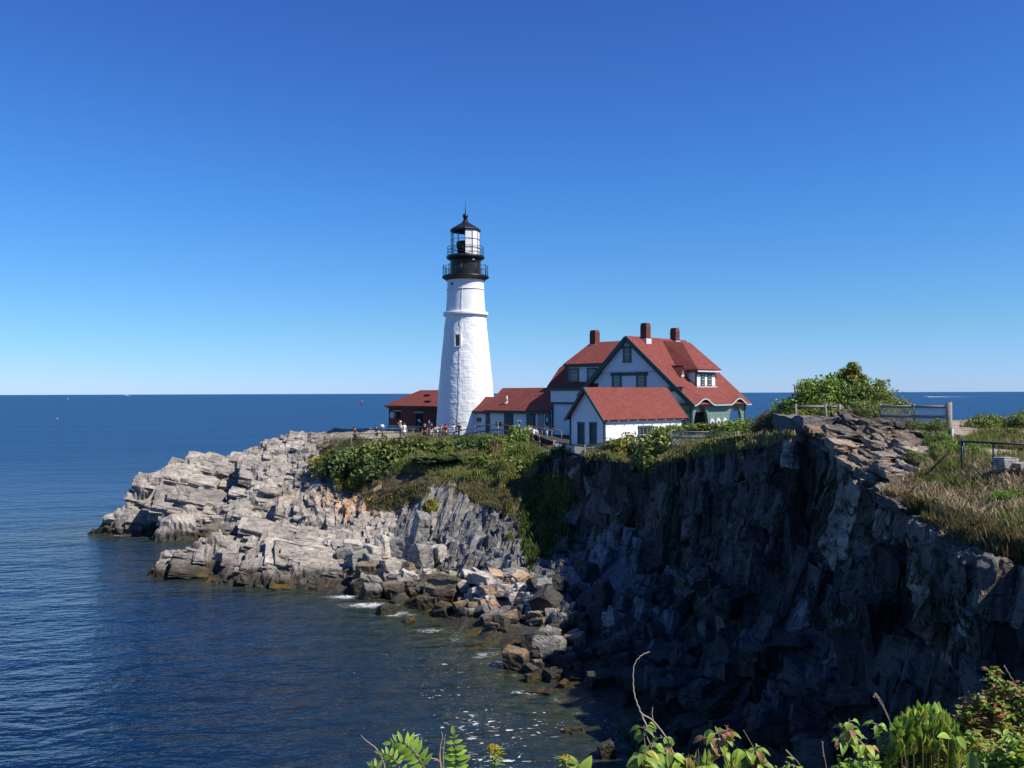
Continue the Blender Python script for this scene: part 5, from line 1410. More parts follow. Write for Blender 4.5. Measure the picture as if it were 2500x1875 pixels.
BUSHES = [
 # px, py(foot), Y, width, height, kind, label, group
 (800,1112,88,95,48,'gold','yellow-flowered bush at the seaward end of the cliff-top fence',None),
 (848,1100,87.5,80,45,'olive','olive bush between the yellow-flowered bush and the tall dark shrub',None),
 (905,1128,84.5,120,80,'olive','tallest dark olive shrub on the knob below the brick building',None),
 (960,1118,83.5,95,72,'olive','broad olive shrub under the fence in front of the brick doorway',None),
 (1022,1100,83,90,52,'olive','rounded olive shrub just under the fence by the group of visitors',None),
 (838,1160,85.5,110,62,'dark','dark shrub low on the knob above the orange rock',None),
 (925,1160,82,110,55,'dark','dark shrub hanging under the olive bushes beside grey rocks',None),
 (880,1175,83,60,34,'gold','small yellowish bush at the foot of the knob',None),
 (845,1195,83.5,46,26,'gold','tiny yellow-green bush at the edge of the pale rocks',None),
 (1082,1092,82,80,34,'olive','low shrub on the slope under the red-shirted visitor',None),
 (1150,1085,82,85,34,'dark','dark low shrub under the rising fence rails',None),
 (1205,1090,81,80,32,'dark','dark low shrub near the fence corner',None),
 (1065,1138,79,150,40,'ever','flat spreading juniper on the green slope','spreading junipers on the slope'),
 (1125,1142,78,120,36,'ever','flat spreading juniper on the green slope','spreading junipers on the slope'),
 (1268,1090,80,72,58,'green','bright green bush against the white entry building wall',None),
 (1225,1105,79,80,30,'green','low green shrub on top of the grassy slope',None),
 (1250,1170,74.5,85,38,'green','green shrub at the lower edge of the grassy slope',None),
 (1180,1165,76,90,34,'green','green shrub in the middle of the grassy slope',None),
 (1300,1145,76,60,34,'gold','yellow-flowered shrub beside the concrete wall',None),
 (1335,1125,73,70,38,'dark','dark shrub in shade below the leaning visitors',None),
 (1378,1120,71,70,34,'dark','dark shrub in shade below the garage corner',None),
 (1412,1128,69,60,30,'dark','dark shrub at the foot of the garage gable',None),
 (1052,1262,70,38,38,'gold','small yellow-orange bush growing on the grey slabs',None),
 (960,1225,78,95,38,'brown','brownish scrub above the grey slabs',None),
 (1325,1205,71.5,40,46,'gold','yellow-green weed at the edge of the shaded gully',None),
 (1270,1240,70,50,34,'green','green weed patch above the orange lichen',None),
 (1246,1325,64,16,26,'green','small green sprig at the foot of the slabs',None),
 (1495,1105,63,85,48,'olive','olive bush under the white garage wall',None),
 (1530,1095,62,70,62,'gold','feathery yellowish bush rising before the garage window',None),
 (1455,1120,64,60,24,'gold','low yellowish bush on the cliff lip by the garage corner',None),
 (1603,1110,58.5,90,72,'olive','tall olive bush where the garage meets the chain-link fence',None),
 (1612,1162,57,120,90,'olive','olive bush spilling over the cliff edge below the fence',None),
 (1560,1130,60,70,55,'dark','dark bush between garage and cliff edge',None),
 (1690,1115,53,80,38,'olive','low olive scrub under the chain-link fence',None),
 (1760,1105,50,80,40,'dark','dark low scrub under the far end of the chain-link fence',None),
 (1650,1175,55,80,36,'brown','dry brown scrub on the sunlit notch of the cliff',None),
 (1640,1058,63,95,34,'green','green hedge bush hiding the garage eave end','hedge bushes before the porch'),
 (1690,1056,62,105,25,'green','green hedge bush in front of the porch arch','hedge bushes before the porch'),
 (1745,1054,61,105,27,'olive','dark-leaved hedge bush below the arched windows',None),
 (1800,1054,59,110,40,'green','green hedge bush at the end of the green porch',None),
 (1855,1062,55,95,58,'green','green bush between porch and brown scrub',None),
 (1900,1052,48,110,74,'brown','twiggy brown bush beside the big green bush',None),
 (1880,1080,46,90,50,'brown','brown heath on the cliff top next to the rock slab',None),
 (1950,1058,42,80,44,'gold','yellowish bush behind the upright rock',None),
 (1932,1035,45.5,120,88,'sumac','leafy bush sloping down from the thicket toward the house',None),
 (1985,1010,45,150,100,'sumac','lower left flank of the big green clifftop thicket',None),
 (2040,1000,45,150,128,'sumac','tall leafy bush in the middle of the clifftop thicket',None),
 (2110,1010,44,140,112,'sumac','leafy bush on the seaward side of the clifftop thicket',None),
 (2165,1022,42,110,85,'olive','darker bush at the end of the clifftop thicket by the mesh fence',None),
 (2010,1040,42,110,66,'sumac','low leafy bush in front of the clifftop thicket',None),
 (2130,1050,40,120,60,'olive','low bush trailing over the dark rock slab',None),
 (2205,985,44,40,30,'bright','thin light green sapling top above the mesh fence',None),
 (2290,1090,35,60,56,'olive','olive bush behind the tall fence post',None),
 (2240,1095,36,60,50,'olive','creeper bush climbing the mesh fence',None),
 (2300,1130,32,70,44,'green','green bush at the foot of the leaning pole',None),
 (2268,1078,35.5,80,40,'green','green bush between the layered rocks and the tall fence post',None),
 (2235,1150,31.5,50,26,'olive','small olive bush at the end of the layered rocks',None),
 (2300,1105,33.5,80,50,'green','green bush right under the short metal post',None),
 (2390,1078,44,90,66,'olive','dark bush at the bend of the worn path',None),
 (2455,1070,46,130,62,'olive','wide dark green bush across the path by the sea',None),
 (2520,1085,46,110,70,'olive','dark green bush at the edge of the picture beyond the path',None),
 (2375,1135,31,80,46,'green','green bush under the green railing post',None),
 (2440,1108,36,90,32,'olive','low green bush behind the railing',None),
 (2450,1190,24,90,56,'bright','bright green bush below the pale stone block',None),
 (2510,1195,24,80,62,'bright','bright green bush at the outer edge below the railing',None),
 (2330,1180,28,40,30,'gold','small lime-green plant in the dry grass',None),
 (2420,1308,21,120,46,'rust','rusty low scrub hanging on the cliff lip',None),
 (2490,1285,21.5,110,40,'rust','reddish low scrub above the cliff lip',None),
 (2230,1200,27.5,70,26,'olive','small olive scrub where the layered rocks meet the dry grass',None),
 (2290,1215,26,60,28,'green','small green weed clump in the dry grass by the leaning pole',None),
 (2400,1215,25,70,34,'olive','olive scrub in the dry grass below the railing',None),
 (2340,1240,24,100,30,'brown','brown withered scrub at the cliff edge',None),
]
for b in BUSHES: bush(*b[:6], b[6], b[7])
# the small tree rising from the thicket
w = W(2085, 1010, 45); tr = empty('small_tree', (w.x, w.y, ground(w.x, w.y)), 'small tree with a dark browning crown rising out of the clifftop thicket', 'tree')
z0 = tr.location.z; top = W(2085, 905, 45).z
mb = MB(); rr2 = random.Random(5)
mb.tube([w.to_tuple()[:2] + (z0 - .2,), (w.x + .1, w.y, z0 + 1.2), (w.x + .05, w.y + .1, top)], [.09, .07, .03], 7)
for k in range(7):
    a = k * .9; mb.tube([(w.x + .05, w.y, z0 + 1.4 + .12 * k), (w.x + .5 * math.cos(a), w.y + .5 * math.sin(a), top - .2 + .1 * (k % 3))], [.03, .012], 5)
mb.build('trunk', M_BARK, tr)
v, f, c = leaf_cloud(77, 3600, .085, 'olive', clumps=18, spread=.17, shell=.5)
v = v * np.array((.85, .8, 1.0)) + np.array((0, 0, top - z0 - .55))
c[::1] = c * np.where(np.repeat(np.random.default_rng(2).random(len(f)) < .2, 4)[:, None], np.array((2.0, 1.1, .8)), 1)
link_mesh('crown', np_mesh('crown', v, f, point_attrs={'Col': c}), M_LEAF, tr)

# ------------------------------------------------------------------ grass and weeds
def inside(poly, x, y):
    c = False; n = len(poly)
    for i in range(n):
        x0, y0 = poly[i]; x1, y1 = poly[(i + 1) % n]
        if (y0 > y) != (y1 > y) and x < (x1 - x0) * (y - y0) / (y1 - y0) + x0: c = not c
    return c
def hsh_noise(x, y, s):
    i, j = math.floor(x), math.floor(y); f, g = x - i, y - j; f = f * f * (3 - 2 * f); g = g * g * (3 - 2 * g)
    h = lambda a, b: ((math.sin(a * 127.1 + b * 311.7 + s * 7.3) * 43758.5453) % 1.0)
    return (h(i, j) * (1 - f) + h(i + 1, j) * f) * (1 - g) + (h(i, j + 1) * (1 - f) + h(i + 1, j + 1) * f) * g
def tufts(name, polys, n, h, wd, cols, seed, blades=6, bend=.5):
    r = random.Random(seed); pts = []
    tries = 0
    while len(pts) < n and tries < n * 6:
        tries += 1
        poly = polys[r.randrange(len(polys))]
        xs_ = [p[0] for p in poly]; ys_ = [p[1] for p in poly]
        x, y = r.uniform(min(xs_), max(xs_)), r.uniform(min(ys_), max(ys_))
        if not inside(poly, x, y): continue
        q, nn = hit(x, y)
        if q is None or q.z < 1.5: continue
        cl = hsh_noise(q.x * 1.1, q.y * 1.1, seed)
        if r.random() > .25 + 1.5 * cl: continue
        pts.append(q)
    P_ = np.array([p[:] for p in pts]); g = np.random.default_rng(seed)
    m = len(P_); P_ = np.repeat(P_, blades, 0) + g.normal(size=(m * blades, 3)) * np.array((wd * 3.5, wd * 3.5, .01))
    k = len(P_)
    hh = h * g.uniform(.3, 1.15, (k, 1)) * np.where(g.random((k, 1)) < .06, 1.7, 1); a = g.uniform(0, 6.283, k)
    lean = np.stack([np.cos(a), np.sin(a), np.zeros(k)], 1) * hh * bend * g.uniform(.2, 1.1, (k, 1))
    side = np.stack([-np.sin(a), np.cos(a), np.zeros(k)], 1) * wd * g.uniform(.7, 1.3, (k, 1))
    up_ = np.array((0, 0, 1.0)) * hh
    v = np.stack([P_ - side * .6 - up_ * .1, P_ + side * .6 - up_ * .1, P_ + lean * .4 + up_ * .65 + side, P_ + lean + up_, P_ + lean * .4 + up_ * .65 - side], 1).reshape(-1, 3)
    f = np.arange(5 * k).reshape(k, 5)
    C_ = np.array(cols)
    nz = (fbm(P_ * .55, 3, seed) * .5 + .5)
    idx = np.clip(((nz * 1.3 - .15) * len(C_) + g.normal(size=k) * .8).astype(int), 0, len(C_) - 1)
    c = C_[idx] * g.uniform(.7, 1.35, (k, 1))
    return tag(link_mesh(name, np_mesh(name, v, f, point_attrs={'Col': np.repeat(c, 5, 0)}), M_LEAF), kind='stuff')
GREEN = [(.13, .18, .038), (.18, .235, .048), (.24, .28, .065), (.30, .28, .09), (.33, .27, .13)]
STRAW = [(.26, .25, .09), (.43, .35, .18), (.54, .43, .25), (.60, .48, .30), (.36, .27, .17)]
tufts('slope_grass', [[(940,1085),(1040,1070),(1290,1060),(1325,1120),(1300,1175),(1230,1180),(1100,1165),(960,1150)]], 5200, .34, .030, GREEN, 5)
tufts('knob_weeds', [[(770,1085),(870,1065),(960,1090),(980,1150),(900,1200),(830,1190),(790,1120)], [(880,1200),(960,1195),(1060,1180),(1040,1215),(960,1250),(900,1245)]], 2600, .26, .03, [(0.080, 0.096, 0.032), (0.120, 0.128, 0.042), (0.176, 0.160, 0.056), (0.208, 0.160, 0.080)], 6)
tufts('slope_scrub', [[(1040,1165),(1240,1172),(1330,1180),(1320,1240),(1280,1300),(1240,1260),(1180,1200),(1060,1190)], [(1120,1195),(1240,1200),(1250,1260),(1160,1225)]], 2300, .22, .028, [(.20, .17, .08), (.17, .19, .05), (.26, .21, .11), (.20, .23, .06)], 7)
tufts('gully_weeds', [[(1290,1170),(1350,1160),(1390,1172),(1400,1215),(1378,1262),(1392,1300),(1352,1330),(1345,1372),(1312,1350),(1296,1392),(1282,1350),(1270,1300)]], 2300, .36, .04, [(0.064, 0.104, 0.026), (0.088, 0.136, 0.032), (0.136, 0.176, 0.038), (0.064, 0.088, 0.029)], 8)
tufts('cliff_top_grass', [[(1420,1108),(1560,1110),(1700,1080),(1900,1060),(1940,1060),(1900,1085),(1700,1120),(1600,1135),(1440,1125)]], 2400, .24, .025, GREEN[1:] + STRAW[:2], 9)
tufts('dry_grass', [[(2150,1205),(2250,1160),(2330,1125),(2440,1140),(2520,1170),(2520,1320),(2400,1280),(2300,1242),(2200,1215)]], 5600, .24, .011, STRAW + [(.20, .24, .06), (.26, .29, .08)], 10, bend=.7)
tufts('path_side_grass', [[(2250,1060),(2340,1110),(2420,1120),(2520,1110),(2520,1150),(2380,1150),(2300,1140)], [(2330,1085),(2420,1095),(2520,1100),(2510,1060),(2400,1060)]], 2400, .24, .014, GREEN + STRAW[:2], 12)
tufts('cliff_edge_weeds', [[(2200,1215),(2300,1250),(2420,1300),(2520,1340),(2520,1385),(2400,1340),(2260,1275)]], 2200, .24, .014, [(0.160, 0.136, 0.064), (0.120, 0.128, 0.040), (0.256, 0.192, 0.096), (0.144, 0.176, 0.048), (0.272, 0.128, 0.048)], 13)
tufts('crevice_weeds', [[(1440,1150),(1700,1130),(1900,1100),(2050,1180),(2200,1300),(2350,1400),(2400,1600),(2100,1560),(1800,1480),(1600,1420),(1480,1330)]], 420, .22, .02, [(.05, .075, .02), (.08, .10, .03), (.11, .10, .045)], 15, blades=9, bend=.9)
# ------------------------------------------------------------------ boulders at the foot of the cliff
TINT = {'pale': (.50, .46, .40), 'grey': (.30, .285, .26), 'brown': (.24, .19, .13), 'dark': (.085, .08, .072), 'orange': (.46, .27, .14), 'shade': (.072, .069, .066), 'tan': (.42, .30, .20)}  # 'shade': rubble under the cliff, its shade put into a darker tint
BM = {}
def boulder_mesh(i, tint):
    key = (i % 12, tint)
    if key not in BM:
        T, Fc, Nn = HULLS[(i * 5) % len(HULLS)][3]
        rg = np.random.default_rng(i % 12)
        # a skewed block, one or two corners broken away
        T = T * np.array((1, rg.uniform(.8, 1.05), rg.uniform(.75, 1.05))) @ np.array(((1, rg.uniform(-.25, .25), 0), (0, 1, rg.uniform(-.25, .25)), (rg.uniform(-.2, .2), 0, 1)))
        d2, e2, r2 = brick(T * 1.0 + i, frame((.9, .3, .2), (-.2, .3, .9)), (.9, .6, .42), 400 + i, .3, .5)
        v = T + Nn * (.06 * d2 + .10 * fbm(T * 1.7 + i * 3, 4, 410 + i))[:, None]
        c = np.array(TINT[tint]) * (.82 + .36 * (.5 + .5 * fbm(T * 1.5 + 9, 3, 420 + i)))[:, None]
        BM[key] = np_mesh('boulder', v, Fc, point_attrs={'Col': c})
    return BM[key]
nbd = [0]
def boulder(px, py, w, h, tint, label, group=None, rot=None, Y=None, tilt=.35, dep=None):
    """centre of the boulder in the photograph and its size there; rests on the land or sea bed under it"""
    nbd[0] += 1; i = nbd[0]; r = random.Random(i * 31)
    foot = py + h * .42
    if Y is None:
        q, _ = hit(px, foot)
        d = ray(px, foot); ys_ = -EYE / d[2]
        Y = min(q.y if q is not None else 1e9, ys_)
    c = W(px, py, Y + .3 * w * Y / F)
    s = Y / F / 2
    o = link_mesh('boulder', boulder_mesh(i, tint), M_ROCK)
    o.location = c
    o.scale = (w * s * 1.02, (dep or (w + h) / 2) * s * r.uniform(.8, 1.05), h * s * 1.08)
    o.rotation_euler = (r.uniform(-tilt, tilt), r.uniform(-tilt, tilt) * .8, r.uniform(-.9, .9) if rot is None else rot)
    return tag(o, label, 'boulder', group)
BIG = [
 (961,1443,52,42,'brown','squat brown flat-topped boulder with fluted sides at the waterline'),
 (1088,1440,84,78,'brown','largest brown boulder in the middle of the sunlit rubble'),
 (1047,1470,48,38,'brown','brown boulder between the largest boulder and the surf'),
 (1067,1352,42,42,'pale','pale cube-shaped boulder at the foot of the grey slabs'),
 (1026,1358,48,54,'grey','pointed grey boulder beside the pale cube'),
 (979,1338,68,62,'grey','broad flat grey slab leaning against the rocks'),
 (938,1337,30,52,'pale','narrow pale upright block left of the leaning slab'),
 (1027,1293,32,66,'grey','tall thin grey slab standing in front of the steep slabs'),
 (1277,1425,46,28,'orange','orange-stained slab at the edge of the cliff shadow'),
 (1213,1444,70,42,'pale','long pale slab below the orange-stained slab'),
 (1137,1422,42,34,'dark','dark-sided boulder with a pale rim above the largest boulder'),
 (1178,1414,48,34,'pale','pale boulder at the foot of the last grey slab'),
 (1268,1404,34,28,'pale','whitish boulder behind the orange-stained slab'),
 (1158,1452,32,42,'pale','pale wedge boulder right of the largest boulder'),
 (908,1352,38,46,'pale','pale wedge boulder among the ledge rocks'),
 (873,1367,48,46,'grey','grey boulder on the end of the low ledge'),
 (862,1334,44,28,'pale','pale flat boulder below the tall wedge slab'),
 (892,1396,48,52,'brown','brown rounded boulder above the squat flat-topped one'),
 (874,1438,26,34,'dark','small dark boulder standing in the surf'),
 (944,1492,44,26,'dark','dark low rock just breaking the water'),
 (1083,1488,46,30,'orange','golden weed-covered rock at the waterline'),
 (1000,1513,26,18,'tan','small tan rock alone in the water'),
 (1346,1507,27,42,'pale','pale upright block at the end of the sunlit rubble'),
 (1334,1542,38,24,'tan','tan flat-topped block below the pale upright block'),
 (1297,1568,50,48,'dark','dark angular boulder above the tan cube'),
 (1342,1586,72,62,'grey','largest grey-brown boulder at the tip of the rubble'),
 (1261,1612,58,58,'tan','tan-topped cube boulder standing in the water'),
 (1388,1616,44,28,'tan','low boulder with a sunlit tan edge'),
 (1370,1517,38,38,'grey','grey boulder beside the pale upright block'),
 (1301,1503,38,34,'grey','grey faceted boulder on the sunlit rubble'),
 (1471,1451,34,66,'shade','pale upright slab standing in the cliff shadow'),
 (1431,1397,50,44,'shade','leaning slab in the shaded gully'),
 (1413,1574,27,28,'pale','small whitish boulder at the shadow edge'),
 (1481,1832,38,46,'grey','lone grey rock in the dark water'),
 (1302,1655,40,24,'orange','golden weed-covered flat rock by the tan cube'),
 (1345,1650,44,26,'dark','wet dark rock behind the golden weed'),
 (1316,1690,70,13,'dark','flat wet rock awash in white water'),
 (1160,1575,48,15,'dark','brown weedy rock awash in the cove'),
 (1405,1785,46,22,'brown','brown weedy rock in the shaded water'),
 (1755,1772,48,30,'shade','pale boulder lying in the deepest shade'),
]
for b in BIG: boulder(*b, tilt=.28)
ZONES = [
 ([(1330,1560),(1400,1540),(1450,1610),(1440,1670),(1370,1680),(1290,1640)],26,(18,42),('pale','tan','grey','dark'),'loose boulder at the outermost tip of the sunlit rubble','rubble at the outermost tip'),
 ([(1240,1400),(1310,1410),(1350,1480),(1330,1530),(1260,1480)],22,(18,40),('pale','tan','grey'),'loose tan-grey boulder along the shadow edge under the gully','rubble along the shadow edge'),  # outline in the photograph, how many, size range, tints, label, group
 ([(840,1340),(960,1375),(1000,1400),(990,1470),(900,1450),(850,1425)],34,(18,42),('pale','grey','brown','grey'),'loose grey-brown boulder in the rubble below the low ledge','rubble below the low ledge'),
 ([(985,1385),(1110,1400),(1130,1480),(1090,1510),(1000,1475)],30,(16,38),('pale','grey','brown'),'loose boulder in the rubble around the largest brown boulder','rubble around the largest brown boulder'),
 ([(1120,1405),(1250,1400),(1290,1440),(1300,1500),(1210,1530),(1120,1500)],48,(15,38),('pale','tan','grey','pale'),'loose pale angular boulder in the rubble by the cliff shadow','pale rubble by the cliff shadow'),
 ([(1200,1500),(1330,1470),(1400,1530),(1420,1610),(1330,1630),(1250,1570)],34,(15,40),('pale','grey','dark','tan'),'loose boulder in the rubble running out into the cove','rubble running out into the cove'),
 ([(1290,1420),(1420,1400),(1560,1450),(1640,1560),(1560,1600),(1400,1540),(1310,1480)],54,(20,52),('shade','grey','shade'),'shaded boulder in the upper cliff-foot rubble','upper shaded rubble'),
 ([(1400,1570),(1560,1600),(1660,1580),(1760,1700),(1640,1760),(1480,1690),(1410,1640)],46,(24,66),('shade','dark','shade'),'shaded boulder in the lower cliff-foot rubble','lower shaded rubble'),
]
rb = random.Random(41)
for poly, n, (s0, s1), tints, label, grp in ZONES:
    k = 0; xs_ = [p[0] for p in poly]; ys_ = [p[1] for p in poly]
    while k < n:
        x, y = rb.uniform(min(xs_), max(xs_)), rb.uniform(min(ys_), max(ys_))
        if not inside(poly, x, y): continue
        k += 1; s_ = s0 + (s1 - s0) * rb.random() ** 1.6
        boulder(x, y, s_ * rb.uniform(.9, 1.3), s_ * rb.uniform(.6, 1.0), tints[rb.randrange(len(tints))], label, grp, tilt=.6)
# ------------------------------------------------------------------ fences, railings and small fittings
M_POST = mat_plain('grey_post_wood', (.27, .24, .20), .85, .2, .35, 8.0, .01)
M_RAIL = mat_plain('brown_rail_wood', (.12, .10, .08), .85, .2, .35, 8.0, .01)
M_WIRE = mat_plain('galvanised_wire', (.52, .52, .46), .6, .4, .1)
M_RAILG = mat_plain('dark_green_pipe', (.015, .030, .030), .45, .5, .15)
def post_rail(label, pts, h=1.0, mesh=False, rails=(1.0, .42), r=.055, pr=.07, group=None, rail_mat=None, over=.12):
    """pts: (px, py of the top rail, Y) along the fence"""
    P_ = [W(*p) for p in pts]
    root = empty('fence', (P_[0].x, P_[0].y, P_[0].z - h), label, 'fence', group)
    for p in P_:
        MB().tube([p - Vector((0, 0, h * 1.6)), p + Vector((0, 0, over))], [pr, pr * .92], 8).build('post', M_POST, root)
    for f in rails:
        for a, b in zip(P_[:-1], P_[1:]):
            dz = Vector((0, 0, h * (1 - f)))
            MB().tube([a - dz, (a + b) / 2 - dz - Vector((0, 0, .01)), b - dz], r, 7).build('rail', rail_mat or M_RAIL, root)
    if mesh:
        mb = MB(); st, th = mesh
        for a, b in zip(P_[:-1], P_[1:]):
            L = (b - a).length; ex = (b - a) / L; n = int(L / st)
            hh = h * .97
            for i in range(-int(hh / st) - 1, n + 1):
                for sg in (0, 1):
                    s0, s1 = i * st, i * st + hh
                    z0, z1 = 0.0, hh
                    c0, c1 = max(s0, 0), min(s1, L)
                    if c1 - c0 < .02: continue
                    za, zb = (c0 - s0), (c1 - s0)
                    if sg: za, zb = hh - za, hh - zb
                    q = Vector((0, 0, -hh + .02))
                    mb.tube([a + ex * c0 + q + Vector((0, 0, za)), a + ex * c1 + q + Vector((0, 0, zb))], th, 4, cap=False, smooth=False)
        mb.build('wire_mesh', M_WIRE, root)
    return root
post_rail('weathered post and rail fence along the cliff top below lighthouse and brick building',
          [(858,1060,89.5),(915,1058,89),(958,1057,88.7),(1009,1054.5,88.3),(1058,1055,87.6),(1105,1056,86.8),(1160,1042,85.5),(1216,1034.5,84),(1250,1041,82.5)], 1.0, rails=(1.0, .45), r=.05)
post_rail('short leaning post and rail fence corner where two visitors lean', [(1285,1052.5,80),(1317,1066,78),(1352,1078,76)], 1.0, r=.055)
post_rail('low rail fence curving around the foot of the white garage', [(1356,1079,75),(1428,1090,63.5),(1494,1075,62.8),(1561,1066.5,61.5),(1600,1063,60),(1638,1061,58.5)], .75, (.16, .012), rails=(1.0, .12), r=.05)
post_rail('grey chain-link fence with three wooden rails beside the white garage', [(1640,1053.5,55.5),(1737,1055,53.5),(1802,1057,51)], .98, (.10, .0075), rails=(1.0, .62, .06), r=.05, rail_mat=M_POST)
post_rail('short grey post and rail fence in front of the clifftop thicket', [(1943,992.5,40.5),(2016,992.5,40.2),(2050,992.8,40.0)], .6, rails=(1.0,), r=.055, rail_mat=M_POST)
fe = post_rail('grey wooden fence with diamond wire mesh and tall end post above the cliff', [(2150,992,38.5),(2232,992.5,37.2),(2312,993,36.2)], 1.25, (.10, .011), rails=(1.0, .66), r=.06, pr=.05, rail_mat=M_POST)
p0 = W(2317, 982, 36.0); MB().tube([p0, p0 - Vector((0, 0, 2.2))], [.115, .125], 12).build('end_post', M_POST, fe)
p0 = W(2324.5, 1046, 34.5); o = MB().tube([p0, p0 - Vector((0, 0, 1.1))], .055, 10).build('pipe_post', M_STEEL, None, p0 - Vector((0, 0, .8))); tag(o, 'short grey metal post beside the tall fence end post', 'post')
a, b = W(2329, 1092, 33.2), W(2270, 1154, 30.6); o = MB().tube([a, b], .065, 8).build('leaning_pole', M_RAIL, None, b); tag(o, 'dark wooden pole leaning across the dry grass', 'pole')
# green pipe railing
ra = [W(2348, 1078, 28.5), W(2425, 1081.5, 27.8), W(2520, 1085.5, 27.0)]
rg_ = empty('railing', ra[0] - Vector((0, 0, .85)), 'dark green pipe railing along the worn clifftop path', 'railing')
for p in ra: MB().tube([p, p - Vector((0, 0, 1.25))], .032, 8).build('post', M_RAILG, rg_)
MB().tube(ra, .036, 8).build('top_rail', M_RAILG, rg_)
q = W(2352, 1071, 30.5); MB().tube([ra[0], q], .036, 8).build('return_rail', M_RAILG, rg_); MB().tube([q, q - Vector((0, 0, 1.2))], .032, 8).build('post', M_RAILG, rg_)
# pale stone block and slab on the turf
T, Fc, Nn = HULLS[7][2]
def stone(name, px, py, Y, half, tint, label, rz=0.2, mat=None):
    v = T + Nn * (.05 * fbm(T * 2 + px, 3, 9))[:, None]
    o = link_mesh(name, np_mesh(name, v, Fc, point_attrs={'Col': np.broadcast_to(np.array(tint), v.shape)}), M_ROCK)
    o.location = W(px, py, Y); o.scale = half; o.rotation_euler = (0, 0, rz); return tag(o, label, 'stone')
stone('stone_block', 2455, 1129, 26.6, (.27, .25, .17), (.40, .385, .36), 'pale squared stone block on the turf behind the bright green bush')
stone('stone_slab', 2496, 1135, 26.4, (.34, .3, .07), (.40, .36, .32), 'flat pale stone beside the squared block')
# concrete retaining wall in the gully head
a, b = W(1322, 1134, 73.0), W(1394, 1134, 71.0)
mb = MB(); mb.beam(a - Vector((0, 0, .7)), b - Vector((0, 0, .7)), .35, 1.5); o = mb.build('retaining_wall', M_CONC, None, a - Vector((0, 0, 1.4))); tag(o, 'low concrete retaining wall at the head of the shaded gully', 'wall')
# access ramp with handrails by the entry building
rp_ = empty('ramp', H.p(-2.0, 17.6, 9.4), 'grey wooden access ramp with handrails before the white wing', 'ramp')
pA, pB = W(1306, 1052, 81.5), W(1392, 1074, 75.5)
gA, gB = pA - Vector((0, 0, .25)), pB - Vector((0, 0, .4))
mb = MB(); mb.beam(gA, gB, 1.5, .12); mb.beam(gA - Vector((0, 0, .5)), gB - Vector((0, 0, .35)), 1.3, .8); mb.build('deck', M_FOUND, rp_)
side = (gB - gA).cross(Vector((0, 0, 1))).normalized()
for sg, tops in ((-.75, ((1300,1041),(1348,1051))), (.75, ((1328,1041),(1372,1052)))):
    A_, B_ = W(tops[0][0], tops[0][1], 80.5 + sg), W(tops[1][0], tops[1][1], 77.8 + sg)
    MB().tube([A_, B_], .05, 7).build('handrail', M_GREYW, rp_)
    for f in (0.02, .5, .98):
        p = A_.lerp(B_, f); MB().tube([p, p - Vector((0, 0, 1.0))], .035, 6).build('baluster', M_GREYW if f != .98 else M_POST, rp_)
p = W(1335.5, 1051, 77.2); MB().tube([p, p - Vector((0, 0, .75))], .04, 7).build('white_post', M_FLASH, rp_)
# coin viewer on the fence line, lamp post by the bright bush
p = W(933, 1041, 89); vw = empty('viewing_telescope', (p.x, p.y, p.z - 1.25), 'pale blue round-headed viewing telescope on a dark post by the fence', 'telescope')
MB().tube([p - Vector((0, 0, 1.3)), p - Vector((0, 0, .15))], [.09, .06], 10).build('stand', M_BLACK, vw)
MB().sphere((p.x, p.y, p.z), .24, 14, 10, (1, 1.15, .95)).tube([(p.x, p.y - .2, p.z), (p.x + .05, p.y - .42, p.z)], .07, 8).build('head', mat_plain('pale_blue_enamel', (.50, .60, .66), .4, .5), vw)
p = W(1268, 1029, 80); lp_ = empty('bollard_light', (p.x, p.y, p.z - 1.3), 'small dark path light with a pale cap rising behind the bright green bush', 'lamp')
MB().tube([p - Vector((0, 0, 1.4)), p], .07, 8).build('stand', M_BLACK, lp_); MB().box(p + Vector((0, 0, .06)), (.2, .2, .05)).build('cap', M_CONC, lp_)
# ------------------------------------------------------------------ visitors
def mat_cloth(name, c): return mat_plain(name, c, .85, .15, .18, 5.0)
SKIN = mat_plain('skin', (.50, .30, .22), .6, .3, .08, 6.0)
def skinned(name, verts, edges, radii, mat, root, sub_=2, root_i=0):
    me = bpy.data.meshes.new(name); me.from_pydata(verts, edges, []); me.update()
    o = bpy.data.objects.new(name, me); COL.objects.link(o)
    m = o.modifiers.new('s', 'SKIN'); m.use_smooth_shade = True
    for i, r in enumerate(radii):
        d = me.skin_vertices[0].data[i]; d.radius = (r, r) if not isinstance(r, tuple) else r; d.use_root = (i == root_i)
    if sub_:
        s_ = o.modifiers.new('d', 'SUBSURF'); s_.levels = s_.render_levels = sub_
    dg = bpy.context.evaluated_depsgraph_get(); dg.update()
    ev = bpy.data.meshes.new_from_object(o.evaluated_get(dg), depsgraph=dg)
    bpy.data.objects.remove(o); bpy.data.meshes.remove(me)
    ev.polygons.foreach_set('use_smooth', [True] * len(ev.polygons))
    ev.name = name; ev.materials.clear(); ev.materials.append(mat)
    n = bpy.data.objects.new(name, ev); COL.objects.link(n); n.parent = root
    return n
